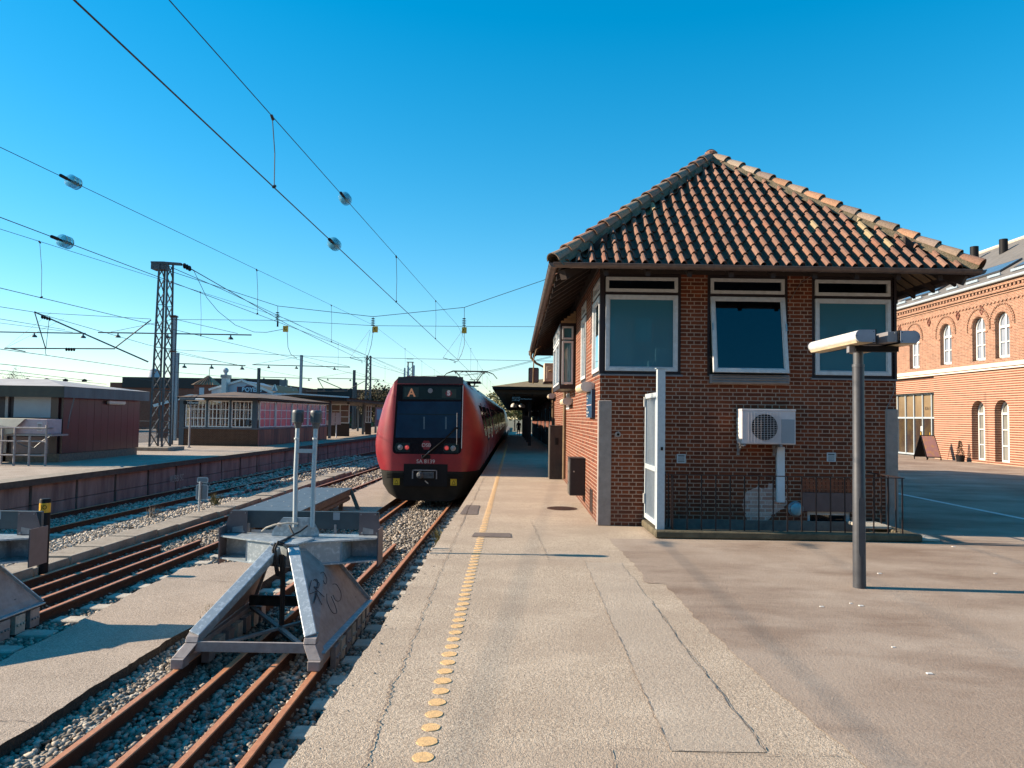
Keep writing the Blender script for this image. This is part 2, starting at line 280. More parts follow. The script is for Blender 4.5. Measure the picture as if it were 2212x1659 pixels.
# ---------------------------------------------------------------- mesh builder
class MB:
    def __init__(s): s.v = []; s.f = []; s.c = []
    def face(s, pts, col=None):
        i = len(s.v); s.v += [tuple(p) for p in pts]; s.f.append(tuple(range(i, i+len(pts)))); s.c.append(col)
    def box(s, x0, x1, y0, y1, z0, z1, col=None):
        s.hexa([(x0, y0, z0), (x1, y0, z0), (x1, y1, z0), (x0, y1, z0), (x0, y0, z1), (x1, y0, z1), (x1, y1, z1), (x0, y1, z1)], col)
    def hexa(s, p, col=None):
        i = len(s.v); s.v += [tuple(q) for q in p]
        for f in ((0, 3, 2, 1), (4, 5, 6, 7), (0, 1, 5, 4), (1, 2, 6, 5), (2, 3, 7, 6), (3, 0, 4, 7)):
            s.f.append(tuple(i+k for k in f)); s.c.append(col)
    def beam(s, a, b, w, h, up=(0, 0, 1), w2=None, h2=None):
        a = Vector(a); b = Vector(b); d = (b-a).normalized(); sx = d.cross(Vector(up))
        if sx.length < 1e-4: sx = d.cross(Vector((0, 1, 0)))
        sx.normalize(); u = sx.cross(d).normalized(); w2 = w2 or w; h2 = h2 or h; p = []
        for q, ww, hh in ((a, w, h), (b, w2, h2)):
            p += [q-sx*ww/2-u*hh/2, q+sx*ww/2-u*hh/2, q+sx*ww/2+u*hh/2, q-sx*ww/2+u*hh/2]
        s.hexa(p)
    def tube(s, pts, r, seg=8, r2=None, caps=True):
        P = [Vector(p) for p in pts]; n = len(P); i0 = len(s.v); ref = None
        for i, p in enumerate(P):
            d = (P[min(i+1, n-1)]-P[max(i-1, 0)]).normalized()
            if ref is None:
                ref = d.cross(Vector((0, 0, 1)))
                if ref.length < .05: ref = d.cross(Vector((1, 0, 0)))
            e1 = (ref-d*ref.dot(d)).normalized(); ref = e1; e2 = d.cross(e1)
            rr = r if r2 is None else r+(r2-r)*i/(n-1)
            if isinstance(r, (list, tuple)): rr = r[i]
            for k in range(seg):
                a = 2*math.pi*k/seg; s.v.append(tuple(p+e1*math.cos(a)*rr+e2*math.sin(a)*rr))
        for i in range(n-1):
            for k in range(seg):
                k2 = (k+1) % seg; s.f.append((i0+i*seg+k, i0+i*seg+k2, i0+(i+1)*seg+k2, i0+(i+1)*seg+k)); s.c.append(None)
        if caps:
            s.f.append(tuple(i0+k for k in reversed(range(seg)))); s.c.append(None)
            s.f.append(tuple(i0+(n-1)*seg+k for k in range(seg))); s.c.append(None)
    def cyl(s, a, b, r, seg=12, r2=None): s.tube([a, b], r, seg, r2)
    def lathe(s, c, prof, seg=16, axis='Z'):   # prof = (radius, height) list
        c = Vector(c); i0 = len(s.v)
        for r, h in prof:
            for k in range(seg):
                a = 2*math.pi*k/seg; x, y = r*math.cos(a), r*math.sin(a)
                s.v.append(tuple(c+Vector({'Z': (x, y, h), 'Y': (x, h, y), 'X': (h, x, y)}[axis])))
        for i in range(len(prof)-1):
            for k in range(seg):
                k2 = (k+1) % seg; s.f.append((i0+i*seg+k, i0+i*seg+k2, i0+(i+1)*seg+k2, i0+(i+1)*seg+k)); s.c.append(None)
        s.f.append(tuple(i0+k for k in range(seg))); s.c.append(None)
        s.f.append(tuple(i0+(len(prof)-1)*seg+k for k in range(seg))); s.c.append(None)
    def prism(s, poly, vec):               # polygon (3-d points) extruded by vec
        vec = Vector(vec); a = [Vector(p) for p in poly]; b = [p+vec for p in a]; n = len(a)
        s.face(a[::-1]); s.face(b)
        for i in range(n): s.face([a[i], a[(i+1) % n], b[(i+1) % n], b[i]])
    def build(s, name, mat, parent=None, loc=None, smooth=False, bevel=0., seg=1, attr=None, kind=None):
        if parent is not None: base = Vector(BASE.get(parent.name, (0, 0, 0)))
        else: base = Vector(loc) if loc is not None else Vector((0, 0, 0))
        me = bpy.data.meshes.new(name); b = base
        me.from_pydata([(x-b.x, y-b.y, z-b.z) for x, y, z in s.v], [], s.f)
        mats = mat if isinstance(mat, (list, tuple)) else [mat]
        for mm in mats: me.materials.append(mm)
        me.validate(); 
        if attr:
            a = me.color_attributes.new(attr, 'FLOAT_COLOR', 'CORNER'); k = 0
            buf = np.ones((len(me.loops), 4), dtype=np.float32)
            for p, c in zip(me.polygons, s.c):
                buf[p.loop_start:p.loop_start+p.loop_total, :3] = c or (.3, .15, .1)
            a.data.foreach_set('color', buf.ravel())
        if smooth:
            me.polygons.foreach_set('use_smooth', [True]*len(me.polygons))
            try: me.set_sharp_from_angle(angle=math.radians(40))
            except Exception: pass
        me.update()
        o = bpy.data.objects.new(name, me); COL.objects.link(o)
        if parent is not None: o.parent = parent; BASE[o.name] = BASE.get(parent.name, (0, 0, 0))
        else: o.location = base; BASE[o.name] = tuple(base)
        if bevel:
            bm = o.modifiers.new('bevel', 'BEVEL'); bm.width = bevel; bm.segments = seg; bm.limit_method = 'ANGLE'; bm.angle_limit = math.radians(50)
        if kind: o['kind'] = kind
        return o
BASE = {}
def tag(o, label=None, cat=None, group=None, kind=None):
    if label: o['label'] = label
    if cat: o['category'] = cat
    if group: o['group'] = group
    if kind: o['kind'] = kind
    return o
def thing(name, label, cat, loc=(0, 0, 0), group=None):
    o = bpy.data.objects.new(name, None); COL.objects.link(o); o.empty_display_size = .1
    o.location = loc; BASE[o.name] = tuple(loc); return tag(o, label, cat, group)
def dup(root, delta, label=None, group=None, skip=(), rotz=None):
    def cp(o, par):
        c = o.copy(); COL.objects.link(c); c.parent = par; BASE[c.name] = BASE.get(o.name, (0, 0, 0))
        for ch in [k for k in ALLCH(o)]:
            if ch.name.split('.')[0] in skip: continue
            cp(ch, c)
        return c
    r = cp(root, None); r.location = Vector(root.location)+Vector(delta); BASE[r.name] = tuple(r.location)
    if rotz is not None: r.rotation_euler.z = rotz
    if label: r['label'] = label
    if group: r['group'] = group
    return r
def ALLCH(o): return [k for k in list(COL.objects) if k.parent == o]
def structure(name, mb, mat, **kw): return mb.build(name, mat, kind='structure', **kw)
def text(name, body, size, mat, parent, loc, rot, ext=.002, width=None, align='CENTER', bold=0.):
    cu = bpy.data.curves.new(name, 'FONT'); cu.body = body; cu.size = size; cu.extrude = ext; cu.align_x = align; cu.align_y = 'CENTER'; cu.offset = bold
    to = bpy.data.objects.new(name, cu); COL.objects.link(to)
    dg = bpy.context.evaluated_depsgraph_get(); me = bpy.data.meshes.new_from_object(to.evaluated_get(dg)); bpy.data.objects.remove(to)
    me.materials.clear(); me.materials.append(mat)
    mtx = Matrix.Translation(Vector(loc)-Vector(BASE.get(parent.name, (0, 0, 0)))) @ rot.to_4x4() @ Matrix.Diagonal((width or 1, 1, 1, 1))
    me.transform(mtx); o = bpy.data.objects.new(name, me); COL.objects.link(o); o.parent = parent; BASE[o.name] = BASE.get(parent.name, (0, 0, 0)); return o
FACE_CAM = Matrix.Rotation(math.pi/2, 3, 'X')          # text readable from -Y
FACE_LEFT = Matrix.Rotation(-math.pi/2, 3, 'Z') @ Matrix.Rotation(math.pi/2, 3, 'X')   # readable from -X
R = -.94                                              # rail top level
def jag(p, q, step, amp, rnd=random):                  # jagged line between two (x, y)
    n = max(1, int(math.dist(p, q)/step)); out = []
    dx, dy = q[0]-p[0], q[1]-p[1]; L = math.hypot(dx, dy) or 1; nx, ny = -dy/L, dx/L; w = 0
    for i in range(n):
        t = i/n; w = w*.6+rnd.uniform(-amp, amp); out.append((p[0]+dx*t+nx*w, p[1]+dy*t+ny*w))
    return out
# ================================================================ GROUND, PLATFORMS, PAVING
g = MB(); g.face([(-600, -60, -1.5), (600, -60, -1.5), (600, 900, -1.5), (-600, 900, -1.5)]); structure('ground', g, M['field'])
g = MB(); g.face([(-60, -5, -1.13), (-1.3, -5, -1.13), (-1.3, 220, -1.13), (-60, 220, -1.13)]); structure('track_bed', g, M['ground'])
# platform and yard: one raised sheet with the stairwell left open
def zy(Y): return 0. if Y < 48 else -.0105*(Y-48)
EX = -1.08                                        # platform edge
g = MB(); ys = [-4, 11.42, 12.5, 48, 130]; PX0, PX1 = 2.3, 5.95
edge = [(EX-.07, -4)] + jag((EX-.07, 1.5), (EX-.055, 4.5), .08, .014) + jag((EX-.05, 4.5), (EX, 8), .09, .012) + jag((EX, 8), (EX, 12), .09, .008) + [(EX+.02, 12), (EX+.10, 30), (EX+.2, 130)]
left = [(x, y) for x, y in edge]
def exat(Y):
    for (x0, y0), (x1, y1) in zip(left, left[1:]):
        if y0 <= Y <= y1: return x0+(x1-x0)*(Y-y0)/max(1e-6, y1-y0)
    return left[-1][0]
lys = sorted(set([p[1] for p in left]+ys))
lys.sort()
for y0, y1 in zip(lys, lys[1:]):
    g.face([(exat(y0+1e-5), y0, zy(y0)), (PX0, y0, zy(y0)), (PX0, y1, zy(y1)), (exat(y1-1e-5), y1, zy(y1))])
    g.face([(exat(y0+1e-5), y0, zy(y0)), (exat(y1-1e-5), y1, zy(y1)), (exat(y1-1e-5)+.03, y1, -.14), (exat(y0+1e-5)+.03, y0, -.14)])
for y0, y1 in ((-4, 11.42), (12.5, 48), (48, 130)):
    g.face([(PX0, y0, zy(y0)), (PX1, y0, zy(y0)), (PX1, y1, zy(y1)), (PX0, y1, zy(y1))])
for y0, y1 in ((-4, 48), (48, 130)):
    g.face([(PX1, y0, zy(y0)), (70, y0, zy(y0)), (70, y1, zy(y1)), (PX1, y1, zy(y1))])
g.face([(PX0, 11.42, -1.2), (PX1, 11.42, -1.2), (PX1, 12.5, -1.2), (PX0, 12.5, -1.2)])
g.face([(PX0, 11.42, -1.2), (PX1, 11.42, -1.2), (PX1, 11.42, 0), (PX0, 11.42, 0)])
g.face([(PX0, 11.42, -1.2), (PX0, 12.5, -1.2), (PX0, 12.5, 0), (PX0, 11.42, 0)]); g.face([(PX1, 11.42, -1.2), (PX1, 12.5, -1.2), (PX1, 12.5, 0), (PX1, 11.42, 0)])
structure('platform', g, M['asphalt'])
g = MB(); g.box(EX+.10, EX+.28, -4, 130, -1.3, -.145); structure('platform_wall_face', g, M['concrete_dark'])
# yard asphalt, a smoother sheet with a ragged border
bd = [(1.44, 11.15), (1.46, 10.2), (1.5, 9.2), (1.47, 8.18), (1.66, 8.14), (1.66, 6.85), (1.74, 5.4), (1.86, 3.88), (1.95, 1.0)]
pl = []
for p, q in zip(bd, bd[1:]): pl += jag(p, q, .045, .014)
pl.append(bd[-1])
g = MB()
for (x0, y0), (x1, y1) in zip(pl, pl[1:]):
    if y1 < y0: g.face([(x1, y1, .004), (60, y1, .004), (60, y0, .004), (x0, y0, .004)])
g.face([(6.45, 11.15, .004), (60, 11.15, .004), (60, 48, .004), (6.45, 48, .004)])
structure('yard', g, M['yard'])
# grey resurfaced strip with tarred joints
g = MB(); a = jag((.90, 9.3), (.87, 4.1), .1, .008)+[(.87, 4.1)]; b = jag((1.36, 9.3), (1.39, 4.1), .1, .012)+[(1.39, 4.1)]
for i in range(min(len(a), len(b))-1): g.face([(*a[i+1], .004), (*b[i+1], .004), (*b[i], .004), (*a[i], .004)])
structure('resurfaced_strip', g, M['asphalt_grey'])
g = MB()
def seam(p, q, w=.008, amp=.01, z=.008, step=.05):
    l = jag(p, q, step, amp)+[q]
    for (x0, y0), (x1, y1) in zip(l, l[1:]):
        L = math.hypot(x1-x0, y1-y0) or 1; ww = w*random.uniform(.15, .9)*.75; nx, ny = -(y1-y0)/L*ww/2, (x1-x0)/L*ww/2
        g.face([(x0-nx, y0-ny, z), (x1-nx, y1-ny, z), (x1+nx, y1+ny, z), (x0+nx, y0+ny, z)])
seam((-.86, 12), (-.83, 8.2), .012, .012, step=.03); seam((-.83, 8.2), (-.80, 6.3), .014, .012, step=.03); seam((-.80, 6.3), (-.78, 5.1), .016, .014, step=.025); seam((-.8, 5.1), (-.72, 3.6), .018, .014, step=.02)
seam((-.86, 22), (-.86, 12), .02, .012, step=.2)
for Y, e in ((6.3, -.72), (7.8, -.83), (9.3, -.84), (10.7, -.84), (12.2, -.85), (13.7, -.85), (15.2, -.85), (16.9, -.85), (18.6, -.85)): seam((-1.05, Y), (e, Y+.02), .014, .01)
seam((.90, 9.4), (.88, 6.2), .008, .01); seam((.88, 6.2), (.87, 4.1), .011, .008)
seam((1.36, 7.3), (1.37, 5.5), .010, .008); seam((1.37, 5.5), (1.39, 4.12), .014, .008)
seam((.3, 4.12), (.87, 4.1), .006, .006); seam((.55, 4.1), (.53, 3.7), .012, .006)
seam((-1.0, 13.0), (1.4, 12.9), .012, .01); seam((.3, 13), (.45, 9.4), .012, .01); seam((.45, 9.4), (1.1, 9.35), .008, .006); seam((-.9, 9.1), (-.2, 9.1), .005, .005)
seam((-.2, 17.5), (1.4, 17.6), .012, .01); seam((.9, 4.1), (1.86, 4.05), .008, .01)
structure('pavement_joints', g, M['joint'])
g = MB()
for x0, x1, y0, y1 in ((-.98, -.66, 13.6, 15.0), (-.62, -.02, 11.1, 11.5)):
    p = jag((x0, y0), (x1, y0), .06, .006)+jag((x1, y0), (x1-.02, y1), .06, .006)+jag((x1-.02, y1), (x0+.03, y1), .06, .006)+jag((x0+.03, y1), (x0, y0), .06, .006)
    g.face([(x, y, .008) for x, y in p])
structure('pavement_patch', g, M['asphalt_dark'])
# crumbs and debris along the broken platform edge
g = MB()
for i in range(24):
    Y = 3.2+abs(random.gauss(0, 3.5)); x = EX+abs(random.gauss(0, .10)); s = random.uniform(.004, .014)
    g.lathe((x, Y, .0), [(s, 0), (s*.9, s*.5), (s*.3, s*.9)], 5)
tag(g.build('grit', M['concrete']), 'loose grit along the crumbling platform edge', 'grit', kind='stuff')
# white road line in the yard
g = MB(); g.box(9.63, 9.76, 11.5, 46, .006, .010); structure('road_line', g, M['line_white'])
# small litter specks on the yard
g = MB()
for px, py in ((1930, 1400), (1775, 1312), (2060, 1182), (2010, 1170), (1860, 1310), (1838, 1305), (2150, 1240), (1900, 1240), (2008, 1457)):
    x, y, _ = G(px, py); s = random.uniform(.008, .016); g.box(x-s*1.6, x+s*1.6, y-s, y+s, .005, .011)
tag(g.build('litter', M['white']), 'small white scraps scattered on the asphalt yard', 'litter', kind='stuff')
# ---------------------------------------------------------------- yellow dots
yd = MB(); n = 22
yd.face([(.056*math.cos(2*math.pi*i/n)*random.uniform(.95, 1.04), .056*math.sin(2*math.pi*i/n)*random.uniform(.95, 1.04), .004) for i in range(n)])
top = list(yd.v)
for i in range(n):
    a, b = top[i], top[(i+1) % n]; yd.face([(a[0]*1.02, a[1]*1.02, 0), (b[0]*1.02, b[1]*1.02, 0), b, a])
Y = 3.98; first = None; k = 0
while Y < 48 and k < 235:
    x = -.455-.02*min(1, (Y-4)/4)+random.uniform(-.004, .004)
    if first is None:
        first = yd.build('yellow_dot', M['yellow'], loc=(0, 0, 0)); o = first
        tag(o, 'yellow painted dot in the warning line along the platform edge', 'platform marking', 'yellow dots of the platform warning line')
    else:
        o = first.copy(); COL.objects.link(o)
    o.location = (x, Y, .0005); o.rotation_euler.z = random.uniform(0, 6); s_ = random.uniform(.93, 1.05); o.scale = (s_, s_, 1)
    Y += .188; k += 1
# ---------------------------------------------------------------- walkways between the tracks
def slab(name, poly, z, th, mat, label=None, cat=None):
    m = MB(); P = [(x, y, z) for x, y in poly]; n = len(P); m.face(P)
    o = structure(name, m, mat); m = MB()
    for i in range(n):
        a, b = P[i], P[(i+1) % n]; m.face([a, b, (b[0], b[1], z-th), (a[0], a[1], z-th)])
    structure(name+'_edge', m, M['soil']); return o
right = [(-4.15, 2.5)]+jag((-4.17, 4.0), (-4.13, 9.2), .07, .012)+[(-4.07, 9.7), (-4.05, 13.75)]
leftp = jag((-4.9, 13.8), (-5.55, 13.55), .15, .02)+jag((-5.78, 13.1), (-5.74, 11.5), .15, .03)+jag((-5.74, 11.5), (-5.6, 9.5), .15, .03)+jag((-5.6, 9.5), (-5.45, 4), .2, .03)+[(-5.4, 2.5)]
slab('walkway', right+leftp, -.945, .26, M['asphalt_lane'])
slab('walkway', [(-3.80, 18.6), (-3.80, 24.5), (-3.8, 60), (-5.5, 60), (-5.45, 29), (-5.5, 21.8), (-5.3, 18.6)], -.89, .26, M['asphalt_lane'])
g2 = MB(); gg = g; g = g2
for p, q in (((-4.1, 6.6), (-5.5, 6.7)), ((-4.1, 12.0), (-5.7, 12.3)), ((-4.1, 5.2), (-5.3, 5.0)), ((-3.8, 22.6), (-5.5, 22.8)), ((-3.8, 26), (-5.5, 26))): seam(p, q, .016, .012, -.88 if p[1] > 15 else -.935)
structure('walkway_joints', g2, M['asphalt_dark'])
# ---------------------------------------------------------------- cable trough slabs beside the middle track
st = None; y = 11.2; i = 0
for i in range(22):
    L = .95+(.25 if i % 3 == 0 else 0); xo = -8.22+.018*(y-12)+random.uniform(-.03, .03); dz = random.uniform(-.02, .03); w = .29
    m = MB(); zt = -.84+dz; t1 = random.uniform(-.015, .02)
    m.hexa([(xo-w, y, -1.05), (xo+w, y+.02, -1.05), (xo+w, y+L, -1.05), (xo-w, y+L, -1.05), (xo-w, y, zt), (xo+w, y+.02, zt+t1), (xo+w+.01, y+L-.02, zt+t1), (xo-w, y+L-.02, zt)])
    o = m.build('concrete_slab', M['concrete'], loc=(xo, y, -1.05), bevel=.008)
    lb = 'concrete cable trough lid in the row beside the middle track, %s of the row' % ('nearest the buffer stops' if i == 0 else 'far end' if i == 21 else 'somewhere along the middle')
    tag(o, 'flat concrete cable trough lid lying in the row beside the middle track', 'concrete slab', 'concrete lids of the cable trough'); y += L+random.uniform(.0, .03)
# ---------------------------------------------------------------- stones
def stones(name, regions, label, br=1., mt='stone'):
    phi = (1+5**.5)/2
    V0 = np.array([(-1, phi, 0), (1, phi, 0), (-1, -phi, 0), (1, -phi, 0), (0, -1, phi), (0, 1, phi), (0, -1, -phi), (0, 1, -phi), (phi, 0, -1), (phi, 0, 1), (-phi, 0, -1), (-phi, 0, 1)])/1.9
    F0 = np.array([(0, 11, 5), (0, 5, 1), (0, 1, 7), (0, 7, 10), (0, 10, 11), (1, 5, 9), (5, 11, 4), (11, 10, 2), (10, 7, 6), (7, 1, 8), (3, 9, 4), (3, 4, 2), (3, 2, 6), (3, 6, 8), (3, 8, 9), (4, 9, 5), (2, 4, 11), (6, 2, 10), (8, 6, 7), (9, 8, 1)])
    vs, fs, cs = [], [], []; off = 0
    for (xa0, xb0, xa1, xb1, y0, y1, z, dens, size) in regions:
        area = ((xb0-xa0)+(xb1-xa1))/2*(y1-y0); n = int(area*dens)
        u = RNG.random(n); v = RNG.random(n); Yp = y0+(y1-y0)*v
        X = (xa0+(xa1-xa0)*v)+u*((xb0-xa0)+((xb1-xa1)-(xb0-xa0))*v)
        s = size*(.55+RNG.random(n)*.75)
        sc = np.stack([s*(.8+.5*RNG.random(n)), s*(.7+.4*RNG.random(n)), s*(.5+.35*RNG.random(n))], 1)
        A = RNG.random((n, 12, 3))*.8+.62
        P = V0[None]*A*sc[:, None, :]
        ang = RNG.random(n)*6.283; ca, sa = np.cos(ang), np.sin(ang); tl = (RNG.random(n)-.5)*1.4; ct, stt = np.cos(tl), np.sin(tl)
        x, y_, z_ = P[..., 0], P[..., 1], P[..., 2]
        y2 = y_*ct[:, None]-z_*stt[:, None]; z2 = y_*stt[:, None]+z_*ct[:, None]
        x3 = x*ca[:, None]-y2*sa[:, None]; y3 = x*sa[:, None]+y2*ca[:, None]
        zz = z+(RNG.random(n)-.35)*size*1.1
        P = np.stack([x3+X[:, None], y3+Yp[:, None], z2+zz[:, None]], -1).reshape(-1, 3)
        vs.append(P); fs.append((F0[None]+(np.arange(n)*12)[:, None, None]+off).reshape(-1, 3)); off += n*12
        g_ = (.11+.27*RNG.random(n)**1.5)*br; warm = RNG.random(n)*.12
        c = np.stack([g_*(1.06+warm), g_*(.97-.1*warm), g_*(.84-.9*warm), np.ones(n)], 1); cs.append(np.repeat(c, 60, 0))
    V = np.concatenate(vs).astype(np.float32); Fc = np.concatenate(fs).astype(np.int32); C = np.concatenate(cs).astype(np.float32)
    me = bpy.data.meshes.new(name); me.vertices.add(len(V)); me.vertices.foreach_set('co', V.ravel())
    me.loops.add(Fc.size); me.loops.foreach_set('vertex_index', Fc.ravel()); me.polygons.add(len(Fc)); me.polygons.foreach_set('loop_start', np.arange(0, Fc.size, 3, dtype=np.int32))
    me.update(calc_edges=True); a = me.color_attributes.new('tint', 'FLOAT_COLOR', 'CORNER'); a.data.foreach_set('color', C.ravel())
    me.materials.append(M[mt]); o = bpy.data.objects.new(name, me); COL.objects.link(o); tag(o, label, 'ballast', kind='stuff'); return o
M['stone'] = attr_mat('ballast stone', 'tint', .9, .25, .3, 120, (.6, .58, .58))
stones('ballast', [(-3.6, -1.1, -3.6, -1.1, 4.2, 9.2, -1.10, 720, .031), (-4.18, -3.62, -4.14, -3.62, 4.2, 9.4, -1.065, 850, .030), (-4.05, -1.1, -3.9, -1.02, 9.2, 15, -1.10, 560, .031), (-3.9, -1.0, -3.8, -.95, 15, 26, -1.09, 260, .038),
                   (-5.3, -4.0, -5.3, -3.9, 13.6, 19, -1.06, 260, .04)], 'grey crushed stone ballast of the near track', 1.3)
stones('ballast', [(-8.0, -5.55, -8.0, -5.7, 7.2, 10.2, -1.11, 650, .030), (-8.0, -5.65, -7.8, -5.7, 10.2, 14.5, -1.11, 420, .034), (-7.8, -5.2, -7.4, -5.3, 14.5, 24, -1.10, 300, .037), (-7.4, -5.4, -6.8, -5.2, 24, 45, -1.06, 90, .055)], 'grey crushed stone ballast of the middle track', 1.4, 'pebble')
stones('ballast', [(-10.3, -8.5, -9.9, -8.3, 11.5, 18, -1.06, 620, .033), (-9.9, -8.3, -9.2, -7.9, 18, 27, -1.03, 460, .036), (-9.2, -7.9, -8.6, -7.4, 27, 45, -1.0, 100, .06),
                   (-13.1, -10.3, -12.5, -9.9, 16.5, 27, -1.11, 260, .040), (-12.5, -9.7, -11.4, -8.7, 27, 50, -1.05, 70, .06)], 'pale crushed stone ballast of the far track', 1.75, 'pebble')
# ---------------------------------------------------------------- rails
RAIL = [(-.065, 0), (.065, 0), (.065, .014), (.012, .035), (.010, .115), (.034, .128), (.036, .158), (.028, .166), (-.028, .166), (-.036, .158), (-.034, .128), (-.010, .115), (-.012, .035), (-.065, .014)]
def rail_mesh(path):
    m = MB(); n = len(RAIL); i0 = 0
    for i, (x, y) in enumerate(path):
        for a, b in RAIL: m.v.append((x+a, y, R-.166+b))
    for i in range(len(path)-1):
        for k in range(n):
            k2 = (k+1) % n; m.f.append((i*n+k, i*n+k2, (i+1)*n+k2, (i+1)*n+k)); m.c.append(1 if k in (6, 7, 8) else 0)
    m.f.append(tuple(range(n))); m.c.append(0); m.f.append(tuple((len(path)-1)*n+k for k in reversed(range(n)))); m.c.append(0)
    return m
def track(label, center, y0, y1, gauge=.735, inner=None, sleeper_y=(0, 0)):
    t = thing('railway_track', label, 'railway track', (center(y0), y0, R-.2), 'railway tracks')
    ysn = list(np.linspace(y0, y1, int((y1-y0)/4)+2))
    paths = [[(center(y)+s*gauge, y) for y in ysn] for s in (-1, 1)]
    if inner:
        for off, ye in inner: paths.append([(center(y)+off, y) for y in np.linspace(y0, ye, 5)])
    for p in paths:
        m = rail_mesh(p); o = m.build('rail', [M['rust'], M['railtop']], t)
        idx = [c or 0 for c in m.c]; o.data.polygons.foreach_set('material_index', idx)
    y = sleeper_y[0]
    while y < sleeper_y[1]:
        m = MB(); c = center(y); m.box(c-1.2, c+1.2, y, y+.26, R-.33, R-.172)
        for s_ in (-1, 1): m.box(*sorted((c+s_*1.27, c+s_*.86)), y+.003, y+.257, R-.32, R-.115)
        m.build('sleeper', M['concrete_light'], t, bevel=.015); y += .66
    return t
T1 = lambda Y: -2.825 if Y < 10 else -2.825+.010*(Y-10) if Y < 30 else -2.625
T2 = lambda Y: -7.13+.026*(Y-10) if Y < 60 else -5.83
T3 = lambda Y: -11.42+.047*(Y-19) if Y < 60 else -9.49
track('nearest rusty track with four rails under the right buffer stop, train standing on it', T1, 2.5, 140, .735, [(-.225, 14.6), (.25, 15.9)], (2.7, 26))
track('middle rusty track with four rails running left of the work deck', T2, 4.0, 150, .735, [(-.24, 15.3), (.26, 16.0)], (4.2, 30))
track('far rusty track running along the island platform wall', T3, 8, 170, .735, None, (9, 40))
# weeds
def tuft(loc, n, h, mat=None, label='', sp=.12):
    m = MB()
    for i in range(n):
        a = random.uniform(0, 6.28); r = random.uniform(0, sp); x, y = loc[0]+r*math.cos(a), loc[1]+r*math.sin(a); l = h*random.uniform(.5, 1); lx, ly = random.uniform(-.5, .5)*l, random.uniform(-.5, .5)*l
        w = .004; m.face([(x-w, y, loc[2]), (x+w, y, loc[2]), (x+lx*.5+w*.7, y+ly*.5, loc[2]+l*.6)]); m.face([(x-w, y, loc[2]), (x+lx*.5+w*.7, y+ly*.5, loc[2]+l*.6), (x+lx, y+ly, loc[2]+l)])
    tag(m.build('grass', mat or M['leaf_green']), label, 'grass', kind='stuff')
tuft((-1.13, 11.9, -.3), 90, .35, label='small tuft of grass at the platform edge')
tuft((-9.0, 22.5, -1.05), 120, .45, M['moss'], label='dry grass tuft beside the far track')
tuft((-9.6, 19.8, -1.05), 60, .4, M['twig'], label='dead weed stalks in the ballast')
tuft((-3.9, 10.4, -.98), 200, .10, M['moss'], label='moss and weeds under the near buffer stop', sp=.5)
# ================================================================ SIGNAL HOUSE
X0, X1, Y0, Y1 = 1.43, 6.42, 12.5, 27.2        # outer wall faces
def wall(mb, m3, u0, u1, z0, z1, ops, depth=.12, n=14):
    """wall face in (u, z) with openings (u0, u1, z0, z1, arched); m3 maps (u, z, d) to space, d goes into the wall"""
    us = sorted({u0, u1} | {o[0] for o in ops} | {o[1] for o in ops}); zs = sorted({z0, z1} | {o[2] for o in ops} | {o[3] for o in ops})
    us = [u for u in us if u0 <= u <= u1]; zs = [z for z in zs if z0 <= z <= z1]
    for a, b in zip(us, us[1:]):
        for c, d in zip(zs, zs[1:]):
            cu, cz = (a+b)/2, (c+d)/2
            if any(o[0] < cu < o[1] and o[2] < cz < o[3] for o in ops): continue
            mb.face([m3(a, c, 0), m3(b, c, 0), m3(b, d, 0), m3(a, d, 0)])
    for o in ops:
        a, b, c, d = o[:4]; arch = len(o) > 4 and o[4]; dp = o[5] if len(o) > 5 else depth
        if arch:
            r = (b-a)/2; s = d-r; cen = (a+b)/2; arc = [(cen-r*math.cos(math.pi*i/n), s+r*math.sin(math.pi*i/n)) for i in range(n+1)]
            for (p, q) in zip(arc, arc[1:]):
                mb.face([m3(p[0], p[1], 0), m3(q[0], q[1], 0), m3(q[0], d, 0), m3(p[0], d, 0)])
                mb.face([m3(p[0], p[1], 0), m3(q[0], q[1], 0), m3(q[0], q[1], dp), m3(p[0], p[1], dp)])
            top = s
        else:
            top = d; mb.face([m3(a, d, 0), m3(b, d, 0), m3(b, d, dp), m3(a, d, dp)])
        mb.face([m3(a, c, 0), m3(b, c, 0), m3(b, c, dp), m3(a, c, dp)])
        mb.face([m3(a, c, 0), m3(a, top, 0), m3(a, top, dp), m3(a, c, dp)]); mb.face([m3(b, c, 0), m3(b, top, 0), m3(b, top, dp), m3(b, c, dp)])
def ring(mb, m3, u0, u1, z0, z1, w, d0, d1):     # rectangular frame made of four mitred bars
    O = [(u0, z0), (u1, z0), (u1, z1), (u0, z1)]; I = [(u0+w, z0+w), (u1-w, z0+w), (u1-w, z1-w), (u0+w, z1-w)]
    for i in range(4):
        j = (i+1) % 4
        mb.hexa([m3(*O[i], d0), m3(*O[j], d0), m3(*I[j], d0), m3(*I[i], d0), m3(*O[i], d1), m3(*O[j], d1), m3(*I[j], d1), m3(*I[i], d1)])
house = thing('signal_house', 'brown brick signal house with a pyramid tiled roof and three large windows facing us', 'building', (3.92, 12.5, 0))
fm = lambda u, z, d: (u, Y0+d, z)                 # front wall map
lm = lambda u, z, d: (X0+d, u, z)                 # left wall map
def fx(px, py): x, _, z = D(px, py, Y0); return x, z
W1 = (fx(1299, 700)[0], fx(1471, 700)[0]); W2 = (fx(1528, 700)[0], fx(1702, 700)[0]); W3 = (fx(1754, 700)[0], fx(1934, 700)[0])
ZB = fx(1400, 809)[1]; ZT = fx(1400, 592)[1]
W1 = (X0-.001+.03, W1[1]); W3 = (W3[0], X1-.03)
